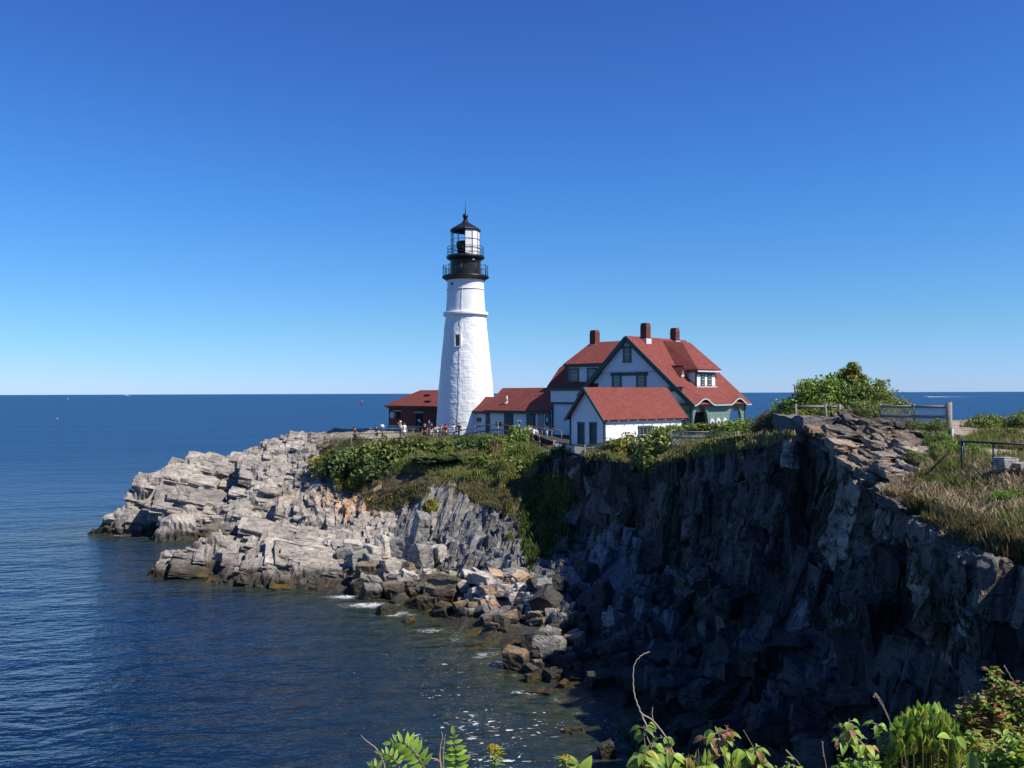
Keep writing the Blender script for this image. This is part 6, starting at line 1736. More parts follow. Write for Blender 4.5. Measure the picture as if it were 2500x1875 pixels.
def person(px, head_py, Y, label, top, bottom, hair, facing=0.0, arms='down', hair_len=0, hat=None, short=True, lean=0.0, height=1.70, skirt=False, slim=1.0, foot_py=None, skin=None):
    """head_py: crown of the head in the photograph; facing: 0 looks at the camera, pi looks away"""
    w = W(px, head_py, Y)
    gz_ = ground(w.x, w.y); base = w.z - height
    root = empty('person', (w.x, w.y, base), label, 'person', 'visitors along the cliff-top fence', rz=facing)
    s = height / 1.72; k = slim; sk = skin or SKIN
    L = lambda x, y, z: (x * s, (y - lean * max(0, z - .95)) * s, z * s)
    # arms: hand targets
    A = {'down': ((-.30, -.04, .82), (.30, -.04, .82), (-.27, .03, 1.10), (.27, .03, 1.10)),
         'hips': ((-.20, -.06, 1.00), (.20, -.06, 1.00), (-.36, .08, 1.14), (.36, .08, 1.14)),
         'photo': ((-.07, -.30, 1.52), (.07, -.30, 1.52), (-.27, -.12, 1.24), (.27, -.12, 1.24)),
         'rail': ((-.20, -.42, 1.02), (.20, -.42, 1.02), (-.28, -.10, 1.14), (.28, -.10, 1.14)),
         'reach': ((-.62, -.10, 1.34), (.26, -.06, .86), (-.40, .0, 1.34), (.27, .03, 1.10)),
         'hold': ((-.06, -.28, 1.12), (.10, -.28, 1.08), (-.28, -.06, 1.12), (.28, -.06, 1.12))}[arms]
    V_ = [L(0, 0, .98), L(0, 0, 1.14), L(0, 0, 1.32), L(0, .01, 1.44), L(0, .0, 1.52), L(0, -.01, 1.60), L(0, -.015, 1.68)]
    Rr = [.135 * k, .115 * k, .135 * k, .075, .052, .088, .07]
    E_ = [(i, i + 1) for i in range(6)]
    def add(i, chain):
        for p, r in chain:
            V_.append(L(*p)); Rr.append(r); E_.append((i, len(V_) - 1)); i = len(V_) - 1
        return i
    for sg, hand, elb in ((-1, A[0], A[2]), (1, A[1], A[3])):
        h = Vector(hand); e = Vector(elb); d = (h - e).normalized()
        wr = h - d * .07
        j = add(3, [((sg * .165 * k, .01, 1.41), .062), (tuple(e), .043), (tuple(wr), .028), (tuple(h), .034)])
        ax = Vector((1, 0, 0)) if abs(d.x) < .8 else Vector((0, 1, 0))
        sd = (ax - d * ax.dot(d)).normalized(); dn = d.cross(sd)
        for q, off, ln in ((0, -.027, .055), (1, -.009, .068), (2, .009, .063), (3, .026, .048)):
            add(j, [(tuple(h + d * .035 + sd * off), .009), (tuple(h + d * (.035 + ln) + sd * off + dn * .018), .007)])
        add(j, [(tuple(h - d * .01 + sd * sg * -.035), .010), (tuple(h + d * .03 + sd * sg * -.052), .008)])
        add(0, [((sg * .095, .0, .92), .098), ((sg * .10, -.015, .50), .062), ((sg * .105, .02, .10), .040), ((sg * .11, -.02, .045), .045), ((sg * .12, -.13, .03), .036)])
    body = skinned('body', V_, E_, Rr, sk, root, 1)
    def B(mb, name, mat): 
        me = bpy.data.meshes.new(name); me.from_pydata(mb.v, [], mb.f); me.polygons.foreach_set('use_smooth', mb.sm); me.update()
        return link_mesh(name, me, mat, root)
    # face: nose, ears, eyes
    f = MB(); f.sphere(L(0, -.105, 1.61), .017 * s, 8, 6, (.8, 1.2, 1.3)); f.sphere(L(-.088, .0, 1.61), .02 * s, 6, 5, (.5, .8, 1.4)); f.sphere(L(.088, .0, 1.61), .02 * s, 6, 5, (.5, .8, 1.4)); B(f, 'nose_and_ears', sk)
    f = MB(); f.sphere(L(-.035, -.090, 1.632), .012 * s, 6, 5); f.sphere(L(.035, -.090, 1.632), .012 * s, 6, 5); f.box(L(0, -.098, 1.565), (.022 * s, .006, .005)); B(f, 'eyes_and_mouth', M_DARK)
    # shirt and sleeves
    V2 = [L(0, 0, .94), L(0, 0, 1.14), L(0, 0, 1.32), L(0, .01, 1.425)]; R2 = [.150 * k, .132 * k, .150 * k, .086]; E2 = [(0, 1), (1, 2), (2, 3)]
    if short is not None:
        for sg, e in ((-1, A[2]), (1, A[3])):
            a0 = Vector((sg * .165 * k, .01, 1.41)); ev = Vector(e); t = .62 if short else 1.0
            V2.append(L(*a0)); R2.append(.074); E2.append((3, len(V2) - 1))
            V2.append(L(*a0.lerp(ev, t))); R2.append(.062); E2.append((len(V2) - 2, len(V2) - 1))
            if not short:
                h = Vector(A[0] if sg < 0 else A[1]); V2.append(L(*ev.lerp(h, .75))); R2.append(.046); E2.append((len(V2) - 2, len(V2) - 1))
    skinned('top', V2, E2, R2, top, root, 1)
    if skirt:
        mb = MB(); mb.lathe([(r_ * s, z_ * s) for r_, z_ in ((.145, 1.0), (.17, .9), (.20, .75), (.235, .58), (.22, .58), (.14, .95))], 18); B(mb, 'skirt', bottom)
    else:
        lo = .52 if bottom[1] == 'short' else .10
        V3 = [L(0, 0, 1.0), L(0, 0, .93)]; R3 = [.150 * k, .150 * k]; E3 = [(0, 1)]
        for sg in (-1, 1):
            V3.append(L(sg * .098, -.003, .86)); R3.append(.108); E3.append((1, len(V3) - 1))
            V3.append(L(sg * .10, -.012, lo if lo > .4 else .50)); R3.append(.088 if lo > .4 else .078); E3.append((len(V3) - 2, len(V3) - 1))
            if lo < .4: V3.append(L(sg * .105, .018, .09)); R3.append(.062); E3.append((len(V3) - 2, len(V3) - 1))
        skinned('trousers', V3, E3, R3, bottom[0], root, 1)
    # hair: a cap over crown and back of the head, longer if it hangs
    if hair is not None:
        mb = MB(); mb.sphere(L(0, .018, 1.655), .105 * s, 14, 10, (.95, 1.02, .82))
        if hair_len: mb.sphere(L(0, .055, 1.50 - .08 * hair_len), .10 * s, 12, 10, (1.0 + .35 * (hair_len > 1), .62, 1.4 + .5 * hair_len))
        if hair_len > 1: mb.sphere(L(0, .03, 1.60), .15 * s, 12, 10, (1.05, .75, .95))
        B(mb, 'hair', hair)
    if hat is not None:
        mb = MB(); mb.lathe([(0, 1.775 * s), (.07 * s, 1.765 * s), (.108 * s, 1.70 * s), (.112 * s, 1.66 * s), (.19 * s, 1.65 * s), (.19 * s, 1.64 * s), (.1 * s, 1.645 * s)], 16); B(mb, 'hat', hat)
    sh = MB()
    for sg in (-1, 1): sh.sphere(L(sg * .115, -.06, .04), .055 * s, 10, 6, (.9, 2.1, .8))
    B(sh, 'shoes', M_DARK)
    return root
c = {k: mat_cloth(k, v) for k, v in {'brown_cloth': (.10, .045, .03), 'navy_cloth': (.02, .022, .06), 'white_cloth': (.80, .79, .80), 'blue_denim': (.10, .16, .33), 'black_cloth': (.012, .011, .012), 'blue_cloth': (.03, .07, .28),
     'yellow_cloth': (.62, .45, .06), 'red_cloth': (.55, .035, .025), 'pale_blue_cloth': (.48, .57, .78), 'grey_cloth': (.30, .31, .33), 'khaki_cloth': (.40, .27, .20), 'dark_brown_cloth': (.06, .035, .028), 'pale_denim': (.34, .42, .52), 'charcoal_cloth': (.03, .03, .035)}.items()}
hr = {k: mat_plain(k, v, .7, .3, .2, 9.0) for k, v in {'dark_hair': (.02, .013, .010), 'brown_hair': (.09, .045, .022), 'red_hair': (.22, .075, .03), 'fair_hair': (.32, .20, .09)}.items()}
P = math.pi
person(866.5, 1042, 91.3, 'person in a brown shirt standing alone at the seaward end of the fence', c['brown_cloth'], (c['charcoal_cloth'], 'long'), hr['dark_hair'], .6)
person(918.5, 1039, 91.0, 'person in a navy top between the seaward fence end and the telescope', c['navy_cloth'], (c['navy_cloth'], 'short'), hr['dark_hair'], .3, 'hold')
person(977.5, 1028.5, 90.0, 'person in white top and blue shorts raising a camera, white hat on', c['white_cloth'], (c['blue_denim'], 'short'), hr['fair_hair'], -.9, 'photo', hat=c['white_cloth'], short=None)
person(987, 1032.5, 89.6, 'person with long dark hair in a white dress by the camera holder', c['white_cloth'], c['white_cloth'], hr['brown_hair'], .5, 'down', 1, skirt=True)
person(1027.5, 1026.5, 97.0, 'person in dark clothes in the shade of the brick doorway', c['charcoal_cloth'], (c['black_cloth'], 'long'), hr['dark_hair'], .2)
person(1036.8, 1035, 89.4, 'person with big curly fair hair in a black top', c['black_cloth'], (c['charcoal_cloth'], 'long'), hr['fair_hair'], .1, 'down', 2)
person(1047.5, 1024.5, 91.0, 'tall person in a blue shirt with dark hair', c['blue_cloth'], (c['charcoal_cloth'], 'long'), hr['dark_hair'], -.5, height=1.82)
person(1053.5, 1032.5, 88.9, 'person in black top and white shorts with hands on hips', c['black_cloth'], (c['white_cloth'], 'short'), hr['brown_hair'], .2, 'hips', 1)
person(1067.5, 1038, 88.8, 'bald heavyset person in a white shirt and khaki shorts', c['white_cloth'], (c['khaki_cloth'], 'short'), None, .4, 'down', slim=1.2)
person(1078.5, 1037, 88.7, 'person in a yellow top stretching out one arm', c['yellow_cloth'], (c['grey_cloth'], 'long'), hr['fair_hair'], .2, 'reach', short=None)
person(1088.5, 1035.5, 88.5, 'person in a bright red shirt by the fence', c['red_cloth'], (c['khaki_cloth'], 'short'), hr['dark_hair'], 2.4, 'rail')
person(1107.5, 1034, 88.2, 'person in a pale blue shirt and jeans seen from behind', c['pale_blue_cloth'], (c['pale_denim'], 'long'), hr['dark_hair'], P)
person(1121, 1032.5, 88.0, 'person in a dark brown shirt and jeans before the tower', c['dark_brown_cloth'], (c['pale_denim'], 'long'), hr['dark_hair'], 2.7, 'hips')
person(1293.5, 1037.5, 80.6, 'person with reddish hair leaning over the fence corner', c['white_cloth'], (c['khaki_cloth'], 'short'), hr['red_hair'], -.3, 'rail', lean=.35)
person(1301.5, 1043, 80.2, 'person in a white shirt bending over the fence corner, back turned', c['white_cloth'], (c['blue_denim'], 'long'), hr['brown_hair'], 2.6, 'rail', lean=.3, slim=1.15)
person(1309, 1044.5, 80.9, 'long-haired person in pale clothes beside the ramp', c['pale_blue_cloth'], (c['grey_cloth'], 'short'), hr['red_hair'], -.7, 'hold', 1)
# ------------------------------------------------------------------ boats and a buoy out at sea
def at_sea(px, py):
    d = ray(px, py); Y = -EYE / d[2]; return Vector((d[0] * Y, Y, 0)), Y
M_HULL = mat_plain('white_gelcoat', (.78, .79, .80), .3, .5, .05)
M_FOAM = mat_plain('white_foam', (.70, .73, .75), .9, .1, .3, .2)
def boat(px, py, Lpx, label, heading, wake=0.0):
    q, Y = at_sea(px, py); Lm = Lpx * Y / F
    root = empty('motor_boat', q, label, 'boat')
    hx, hy = heading; h = Vector((hx, hy, 0)).normalized(); s_ = Vector((-h.y, h.x, 0))
    mb = MB(); st = []
    for t, w_, z_ in ((-.5, .14, .11), (-.2, .16, .11), (.15, .15, .125), (.38, .08, .145), (.5, .01, .16)):
        st.append([q + h * t * Lm + s_ * w_ * Lm + Vector((0, 0, z_ * Lm)), q + h * t * Lm + s_ * w_ * .6 * Lm, q + h * t * Lm - s_ * w_ * .6 * Lm, q + h * t * Lm - s_ * w_ * Lm + Vector((0, 0, z_ * Lm))])
    vs = [p for r_ in st for p in r_]; fs = []
    for i in range(len(st) - 1):
        for j in range(4): fs.append((i * 4 + j, i * 4 + (j + 1) % 4, i * 4 + 4 + (j + 1) % 4, i * 4 + 4 + j))
    fs += [(0, 1, 2, 3), tuple(len(vs) - 4 + j for j in (3, 2, 1, 0))]
    mb.add(vs, fs); mb.build('hull', M_HULL, root)
    cb = MB(); cb.prism([q + h * t * Lm + s_ * .09 * Lm + Vector((0, 0, z_ * Lm)) for t, z_ in ((-.15, .11), (.16, .12), (.08, .30), (-.15, .31))], -s_ * .18 * Lm); cb.build('cabin', M_HULL, root)
    wn_ = MB(); wn_.prism([q + h * t * Lm + s_ * .094 * Lm + Vector((0, 0, z_ * Lm)) for t, z_ in ((-.1, .2), (.11, .2), (.07, .27), (-.1, .27))], -s_ * .188 * Lm); wn_.build('window', M_GLASS, root)
    MB().tube([q - h * .05 * Lm + Vector((0, 0, .3 * Lm)), q - h * .05 * Lm + Vector((0, 0, .55 * Lm))], .012 * Lm, 5).build('mast', M_HULL, root)
    if wake:
        wk = MB(); N_ = 24; r = random.Random(3)
        vs = []; fs = []
        for i in range(N_ + 1):
            t = i / N_; c_ = q - h * (.45 * Lm + t * wake * Lm)
            ww = Lm * (.20 + .75 * t) * (1 - .25 * t); hz_ = Lm * .10 * (1 - t) ** 2 + .05
            vs += [c_ + s_ * ww + Vector((0, 0, .03)), c_ + s_ * ww * .3 + Vector((0, 0, hz_ * r.uniform(.6, 1.2))), c_ - s_ * ww * .3 + Vector((0, 0, hz_ * r.uniform(.6, 1.2))), c_ - s_ * ww + Vector((0, 0, .03))]
        for i in range(N_):
            for j in range(3): fs.append((i * 4 + j, i * 4 + j + 1, i * 4 + j + 5, i * 4 + j + 4))
        wk.add(vs, fs, True); tag(wk.build('wake', M_FOAM, None, q), kind='stuff')
        bw = MB(); bw.sphere(q + h * .42 * Lm, .1 * Lm, 10, 6, (2.2, 1.0, .5)); bw.build('bow_wave', M_FOAM, root)
    return root
boat(2259.5, 969.2, 9, 'white motor boat racing with a long foaming wake', (-1, .12), 13)
boat(307, 966.2, 8, 'tiny white boat on the horizon with a faint wake', (-1, .1), 1.5)
boat(249, 966.6, 2.4, 'tiny pale sailing speck on the horizon', (-1, .3))
def floatball(px, py, d_px, label):
    q, Y = at_sea(px, py); r_ = d_px * Y / F / 2
    o = MB().sphere(q + Vector((0, 0, r_ * .4)), r_, 12, 8, (1, 1, .8)).tube([q + Vector((0, 0, r_)), q + Vector((0, 0, r_ * 2.2))], r_ * .2, 6).build('float', M_HULL, None, q); tag(o, label, 'float', 'white lobster floats')
floatball(166.5, 974.6, 2.2, 'white fishing float far out near the horizon')
floatball(140, 1022.3, 2.6, 'white fishing float on the open sea below the horizon')
q, Y = at_sea(883.5, 988); k = Y / F
bu = empty('buoy', q, 'red navigation buoy on the water beyond the brick building', 'buoy')
M_RED = mat_plain('red_paint', (.42, .05, .06), .5, .4)
MB().lathe([(0, -1 * k), (2.4 * k, -.8 * k), (2.6 * k, .6 * k), (2.2 * k, 2 * k), (0, 2.1 * k)], 16, q).build('float_body', M_BLACK, bu)
mb = MB()
for i in range(4):
    a = i * P / 2 + .4; mb.tube([q + Vector((1.8 * k * math.cos(a), 1.8 * k * math.sin(a), 2 * k)), q + Vector((1.1 * k * math.cos(a), 1.1 * k * math.sin(a), 9 * k))], .35 * k, 6)
mb.lathe([(1.7 * k, 2 * k), (1.75 * k, 4 * k), (1.4 * k, 7.5 * k), (1.2 * k, 9 * k), (0, 9.1 * k)], 12, q); mb.build('tower_frame', M_RED, bu)
MB().lathe([(.7 * k, 9 * k), (.8 * k, 10.5 * k), (0, 11.2 * k)], 10, q).build('lantern', M_STEEL, bu)
# ------------------------------------------------------------------ plants at the photographer's feet
FG = {'lime': (.34, .50, .07), 'leaf': (.29, .43, .06), 'deep': (.16, .26, .045), 'yellow': (.50, .45, .08), 'flower': (.62, .46, .03), 'rust': (.30, .13, .04), 'red': (.34, .055, .035), 'pink': (.42, .22, .15), 'tan': (.34, .22, .11)}
M_FLEAF = mat_leaf('broad_leaf', .38, .45, .10)
M_STEM = mat_plain('green_stem', (.17, .15, .06), .7, .3, .3, 20.0)
M_DRY = mat_plain('dry_stem', (.34, .27, .20), .8, .2, .3, 20.0)
class LeafMesh:
    """bent, folded blades gathered in one foliage mesh"""
    def __init__(s): s.v, s.f, s.c = [], [], []
    def leaf(s, base, d, nrm_, L, w, col, droop=.3, fold=.25, pointed=1.0, n=6, curl=0.0):
        d = Vector(d).normalized(); nn = Vector(nrm_); nn = (nn - d * nn.dot(d))
        nn = nn.normalized() if nn.length > 1e-4 else d.orthogonal().normalized()
        sd = d.cross(nn)
        b0 = len(s.v); p = Vector(base); L *= 1.18; w *= 1.15
        r = random.Random(int(abs(p.x * 971 + p.z * 613) * 100) % 99991)
        tint = r.uniform(.75, 1.25); step = L / n; dd = Vector(d)
        for i in range(n + 1):
            t = i / n
            ww = w * (math.sin(math.pi * min(1, t ** .75 * .96 + .04)) ** .8) * (1 if t < 1 else 0) * .5 + (.0008 if t in (0, 1) else 0)
            up_ = dd.cross(sd) * -1
            e = nn * (ww * fold * 2)
            s.v += [tuple(p + sd * ww + e), tuple(p), tuple(p - sd * ww + e)]
            k = tint * (1.0 if True else 0)
            cc = [x * k for x in FG[col]]; s.c += [cc, [x * .8 for x in cc], cc]
            dd = (dd - nn * droop / n + sd * curl / n).normalized(); p = p + dd * step
        for i in range(n):
            a = b0 + 3 * i; s.f += [(a, a + 1, a + 4, a + 3), (a + 1, a + 2, a + 5, a + 4)]
    def build(s, root, name='foliage'):
        off = root.location
        o = link_mesh(name, np_mesh(name, np.array(s.v) - np.array(off), np.array(s.f), smooth=True, point_attrs={'Col': np.array(s.c)}), M_FLEAF, root)
        return o
def path(pts, Y, dY=0.0, n=24):
    """a smooth stem through points of the photograph at about depth Y"""
    A = np.array([W(x, y, Y + dY * i / max(1, len(pts) - 1)) for i, (x, y) in enumerate(pts)])
    return [Vector(v) for v in catmull(A, np.linspace(0, len(A) - 1 - 1e-6, n))]
def root_at(px, Y, label, cat, name, group=None):
    w = W(px, 1960, Y); return empty(name, (w.x, w.y, w.z), label, cat, group)
def down_to_ground(pt, dz=.75): return [pt + Vector((0, .05, -dz)), pt]
TOCAM = Vector((0, -1, .25)); RF = random.Random(9)

def frond(lm, st, pts, Y, pairs, L, w, col='lime', dY=0.0, flip=1, ang=58, t0=.0):
    p = path(pts, Y, dY, 40); st.tube(p, [.005 - .003 * i / 39 for i in range(40)], 6)
    for k in range(pairs):
        t = t0 + (1 - t0) * (k + .5) / pairs; i = int(t * 38); q = p[i]; d = (p[i + 1] - p[max(0, i - 1)]).normalized()
        sd = d.cross(TOCAM).normalized(); env = math.sin(math.pi * (.18 + .76 * t)) ** .7
        for sg in (-1, 1):
            dd = d * math.cos(R(ang)) + sd * sg * math.sin(R(ang)) + Vector((0, 0, -.12)) + Vector((RF.uniform(-.1, .1), RF.uniform(-.25, .25), RF.uniform(-.1, .1)))
            lm.leaf(q, dd, TOCAM + Vector((.35, 0, .1)) + Vector((RF.uniform(-.5, .5), 0, RF.uniform(-.3, .6))), L * env * RF.uniform(.9, 1.1), w * env, col if RF.random() < .8 else 'leaf', .45, .15)
    lm.leaf(p[-1], p[-1] - p[-3], TOCAM, L * .6, w * .7, col, .2, .1)
Y = 4.6
r_ = root_at(1060, Y, 'lime green feathery frond plant with three arching leaves over the water', 'plant', 'sumac_plant')
lm, st = LeafMesh(), MB()
frond(lm, st, [(1062,1945),(1036,1875),(1008,1832),(983,1812),(955,1813)], Y, 12, .072, .027, ang=66)
frond(lm, st, [(1108,1955),(1114,1875),(1112,1835),(1107,1792)], Y + .1, 10, .066, .030, ang=70)
frond(lm, st, [(1000,1950),(975,1875),(955,1846),(930,1838)], Y + .1, 8, .055, .022, ang=62)
frond(lm, st, [(930,1930),(925,1880),(908,1868)], Y, 6, .05, .02)
lm.build(r_); st.build('stem', M_STEM, r_)
tw = root_at(1075, Y + .2, 'bare grey branching twig beside the lime green frond', 'twig', 'bare_twig_plant')
mb = MB()
for pts in ([(1082,1950),(1075,1862),(1030,1850),(1012,1832),(1000,1810)], [(1080,1950),(1074,1840),(1080,1800),(1077,1786)], [(1084,1900),(1082,1840),(1087,1792)], [(1076,1865),(1072,1842),(1076,1825)]):
    p = path(pts, Y + .2, 0, 20); mb.tube(p, [.005 - .0035 * i / 19 for i in range(20)], 5)
mb.build('stem', M_DRY, tw)
tw = root_at(930, Y + .2, 'thin bare curling twig left of the fronds', 'twig', 'bare_twig_plant')
mb = MB(); p = path([(950,1950),(938,1867),(920,1830),(903,1815),(890,1805),(881,1794)], Y + .2, 0, 24); mb.tube(p, [.0045 - .003 * i / 23 for i in range(24)], 5); mb.build('stem', M_DRY, tw)
def goldenrod(px, top, Y, label, s=1.0):
    r_ = root_at(px, Y, label, 'flower', 'goldenrod'); lm, st, fl = LeafMesh(), MB(), LeafMesh()
    p = path([(px + 3,1950),(px + 2,(top + 1875) / 2 + 8),(px, top)], Y, 0, 20); st.tube(p, .0035, 6)
    for k in range(46):
        t = RF.uniform(.62, 1.0); q = p[int(t * 19)]; a = RF.uniform(0, 6.28); rr_ = .028 * s * (1.15 - t) * 2.2 + .004
        b = q + Vector((math.cos(a) * rr_, math.sin(a) * rr_, RF.uniform(0, .012)))
        for _ in range(4): fl.leaf(b, (RF.uniform(-1, 1), RF.uniform(-1, 1), RF.uniform(-.2, 1)), TOCAM, .010 * s, .007 * s, 'flower' if RF.random() < .6 else 'yellow', .2, .2, n=2)
    for k in range(22):
        t = RF.uniform(.25, .8); q = p[int(t * 19)]; a = RF.uniform(0, 6.28)
        lm.leaf(q, (math.cos(a), math.sin(a), .55), (0, 0, 1), .055 * s * RF.uniform(.7, 1.2), .015 * s, 'leaf' if RF.random() < .6 else 'lime', .6, .2)
    lm.build(r_); fl.build(r_, 'flower_head'); st.build('stem', M_STEM, r_)
goldenrod(1206, 1822, 4.4, 'yellow goldenrod standing alone before the glittering water', 1.0)
goldenrod(1380, 1850, 4.2, 'small yellow goldenrod with one broad leaf beside it', .8)
r_ = root_at(1402, 4.1, 'single broad green leaf next to the small goldenrod', 'plant', 'broad_leaf_plant'); lm = LeafMesh(); q = W(1395, 1905, 4.1)
lm.leaf(W(1425, 1900, 4.1), (-.6, -.1, .9), (.3, -.8, .5), .10, .05, 'leaf', .9, .2, n=8); lm.leaf(W(1415, 1890, 4.1), (.5, -.2, .7), (.3, -.8, .5), .09, .05, 'lime', .9, .2, n=8); lm.leaf(W(1384, 1848, 4.1), (.9, 0, -.3), (0, -.6, .8), .055, .022, 'leaf', .4, .2)
st = MB(); st.tube([W(1415, 1960, 4.1), W(1418, 1890, 4.1)], .003, 5); st.build('stem', M_STEM, r_); lm.build(r_)

def drooping(lm, st, pts, Y, n, L, w, cols, t0=.2, dY=0.0, rad=.004, spread=1.0):
    p = path(pts, Y, dY, 30); st.tube(p, [rad * (1 - .6 * i / 29) for i in range(30)], 6)
    for k in range(n):
        t = t0 + (1 - t0) * RF.random(); i = int(t * 28); q = p[i]; a = RF.uniform(0, 6.28)
        out = Vector((math.cos(a), math.sin(a) * .8, RF.uniform(-.2, .5)))
        b = q + out * .02 * spread
        st.tube([q, b], .0015, 4)
        lm.leaf(b, out + Vector((0, 0, -.35)), Vector((0, -.45, 1)) + out * .4, L * RF.uniform(.65, 1.2), w * RF.uniform(.75, 1.1), cols[RF.randrange(len(cols))], 1.0, .22, n=7, curl=RF.uniform(-.4, .4))
# climbing vine with its long whip
Y = 3.9
r_ = root_at(1590, Y, 'climbing vine with a long thin whip curling high over the shaded cove', 'vine', 'vine'); lm, st = LeafMesh(), MB()
p = path([(1615,1940),(1592,1831),(1597,1804),(1578,1771),(1562,1734),(1550,1700),(1546,1668),(1548,1625),(1565,1601),(1586,1591)], Y, .1, 60)
p = [q + Vector((.0016 * math.sin(i * 1.9), 0, .0016 * math.cos(i * 2.3))) for i, q in enumerate(p)]
st.tube(p, [.0050 - .0032 * i / 59 for i in range(60)], 6)
p2 = path([(1562,1736),(1570,1745),(1592,1758),(1619,1790),(1635,1818),(1645,1850),(1650,1900)], Y, 0, 30); st.tube(p2, .0035, 6)
p3 = path([(1596,1764),(1592,1745),(1593,1728)], Y, 0, 10); st.tube(p3, .002, 5)
p4 = path([(1579,1772),(1573,1800),(1578,1825),(1592,1832)], Y, 0, 14); st.tube(p4, .0018, 5)
drooping(lm, st, [(1600,1950),(1592,1840),(1580,1800),(1572,1772)], Y, 12, .05, .03, ('deep', 'leaf', 'leaf'), .3)
drooping(lm, st, [(1660,1950),(1640,1870),(1632,1822),(1612,1795)], Y, 9, .05, .026, ('leaf', 'lime', 'deep'), .2)
lm.build(r_); st.build('stem', M_DRY, r_)
for x, yt in ((1570,1835),(1590,1822),(1615,1815),(1632,1838),(1660,1850),(1690,1862),(1560,1858),(1600,1850),(1645,1866),(1720,1868)):
    r_ = root_at(x, 3.7, 'broad-leaved lime green shoot in the clump at the foot of the vine', 'plant', 'broad_leaf_plant', 'broad-leaved shoots at the foot of the vine'); lm, st = LeafMesh(), MB()
    drooping(lm, st, [(x + RF.uniform(-20, 20),1960),(x + 4,(yt + 1900) / 2),(x,yt)], 3.7 + RF.uniform(-.25, .3), 12, .062, .036, ('lime', 'lime', 'leaf', 'leaf', 'leaf', 'lime', 'yellow', 'tan', 'rust', 'deep') if x > 1590 else ('leaf', 'lime', 'deep', 'yellow'), .3)
    lm.build(r_); st.build('stem', M_STEM, r_)
def lances(px0, px1, top, Y, n, L, label, cols=('lime', 'leaf', 'lime', 'yellow'), name='lance_leaf_plant', spreadY=.4, w=.014, base=1960, crown_=None, tilt=.35):
    r_ = root_at((px0 + px1) / 2, Y, label, 'plant', name); lm, st = LeafMesh(), MB()
    for k in range(n):
        x = RF.uniform(px0, px1); f = (x - px0) / (px1 - px0)
        yt = top + (1 - math.sin(math.pi * (f * .9 + .05)) ** .6) * (crown_ or 40) + RF.uniform(0, 30)
        yy = Y + RF.uniform(-spreadY, spreadY)
        a, b = W(x + RF.uniform(-25, 25), yt + 95, yy), W(x, yt + 12, yy)
        st.tube([a + Vector((0, 0, -.25)), a, b], .0022, 4)
        for j in range(9):
            t = RF.random(); q = a.lerp(b, t); an = RF.uniform(0, 6.28)
            lm.leaf(q, (math.cos(an) * tilt + .0, math.sin(an) * tilt, 1.0), (math.cos(an), math.sin(an) - .6, .3), L * RF.uniform(.7, 1.2), w * RF.uniform(.8, 1.2), cols[RF.randrange(len(cols))], RF.uniform(-.2, .5), .2, n=4)
    lm.build(r_); st.build('stem', M_STEM, r_); return r_
lances(1672, 1745, 1850, 3.9, 26, .07, 'low lime green tuft of narrow leaves between vine and drooping shrub')
lances(1780, 1806, 1850, 3.9, 14, .07, 'small lime green tuft under the red-tipped drooping shrub')
r_ = root_at(1782, 3.8, 'slender shrub with drooping yellow-green leaves and one red leaf', 'shrub', 'drooping_shrub'); lm, st = LeafMesh(), MB()
drooping(lm, st, [(1790,1960),(1780,1872),(1764,1832),(1757,1800),(1748,1782)], 3.8, 24, .052, .028, ('lime', 'leaf', 'tan', 'yellow', 'rust', 'leaf'), .42)
drooping(lm, st, [(1764,1832),(1742,1815),(1726,1800)], 3.8, 9, .05, .027, ('leaf', 'lime', 'tan'), .3)
drooping(lm, st, [(1764,1832),(1772,1800),(1776,1780)], 3.8, 7, .042, .024, ('leaf', 'lime', 'rust'), .4)
lm.leaf(W(1774, 1790, 3.75), (1, -.1, -.35), (0, -.6, .7), .034, .024, 'red', .4, .2)
lm.build(r_); st.build('stem', M_DRY, r_)
r_ = root_at(1840, 3.9, 'shrub with dull green drooping leaves and rusty tips', 'shrub', 'drooping_shrub'); lm, st = LeafMesh(), MB()
drooping(lm, st, [(1865,1960),(1852,1875),(1842,1840),(1845,1822)], 3.9, 20, .046, .027, ('leaf', 'deep', 'leaf', 'rust'), .35)
drooping(lm, st, [(1850,1900),(1828,1850),(1818,1830)], 3.9, 14, .046, .027, ('leaf', 'deep', 'leaf'), .3)
lm.build(r_); st.build('stem', M_STEM, r_)
def stalks(label, specs, Y, name='grass_stalk', rad=.0022):
    for k, pts in enumerate(specs):
        r_ = root_at(pts[0][0], Y, label[k], 'stalk', name, 'dry grass stalks')
        mb = MB(); p = path(pts, Y + .1 * k, 0, 24); mb.tube(p, [rad * (1 - .55 * i / 23) for i in range(24)], 5)
        if len(pts) > 3:
            for j in range(10):
                q = p[23 - j]; mb.sphere(q + Vector((RF.uniform(-.003, .003), 0, -.003)), .003, 6, 4, (1, 1, 1.6))
        mb.build('stem', M_DRY, r_)
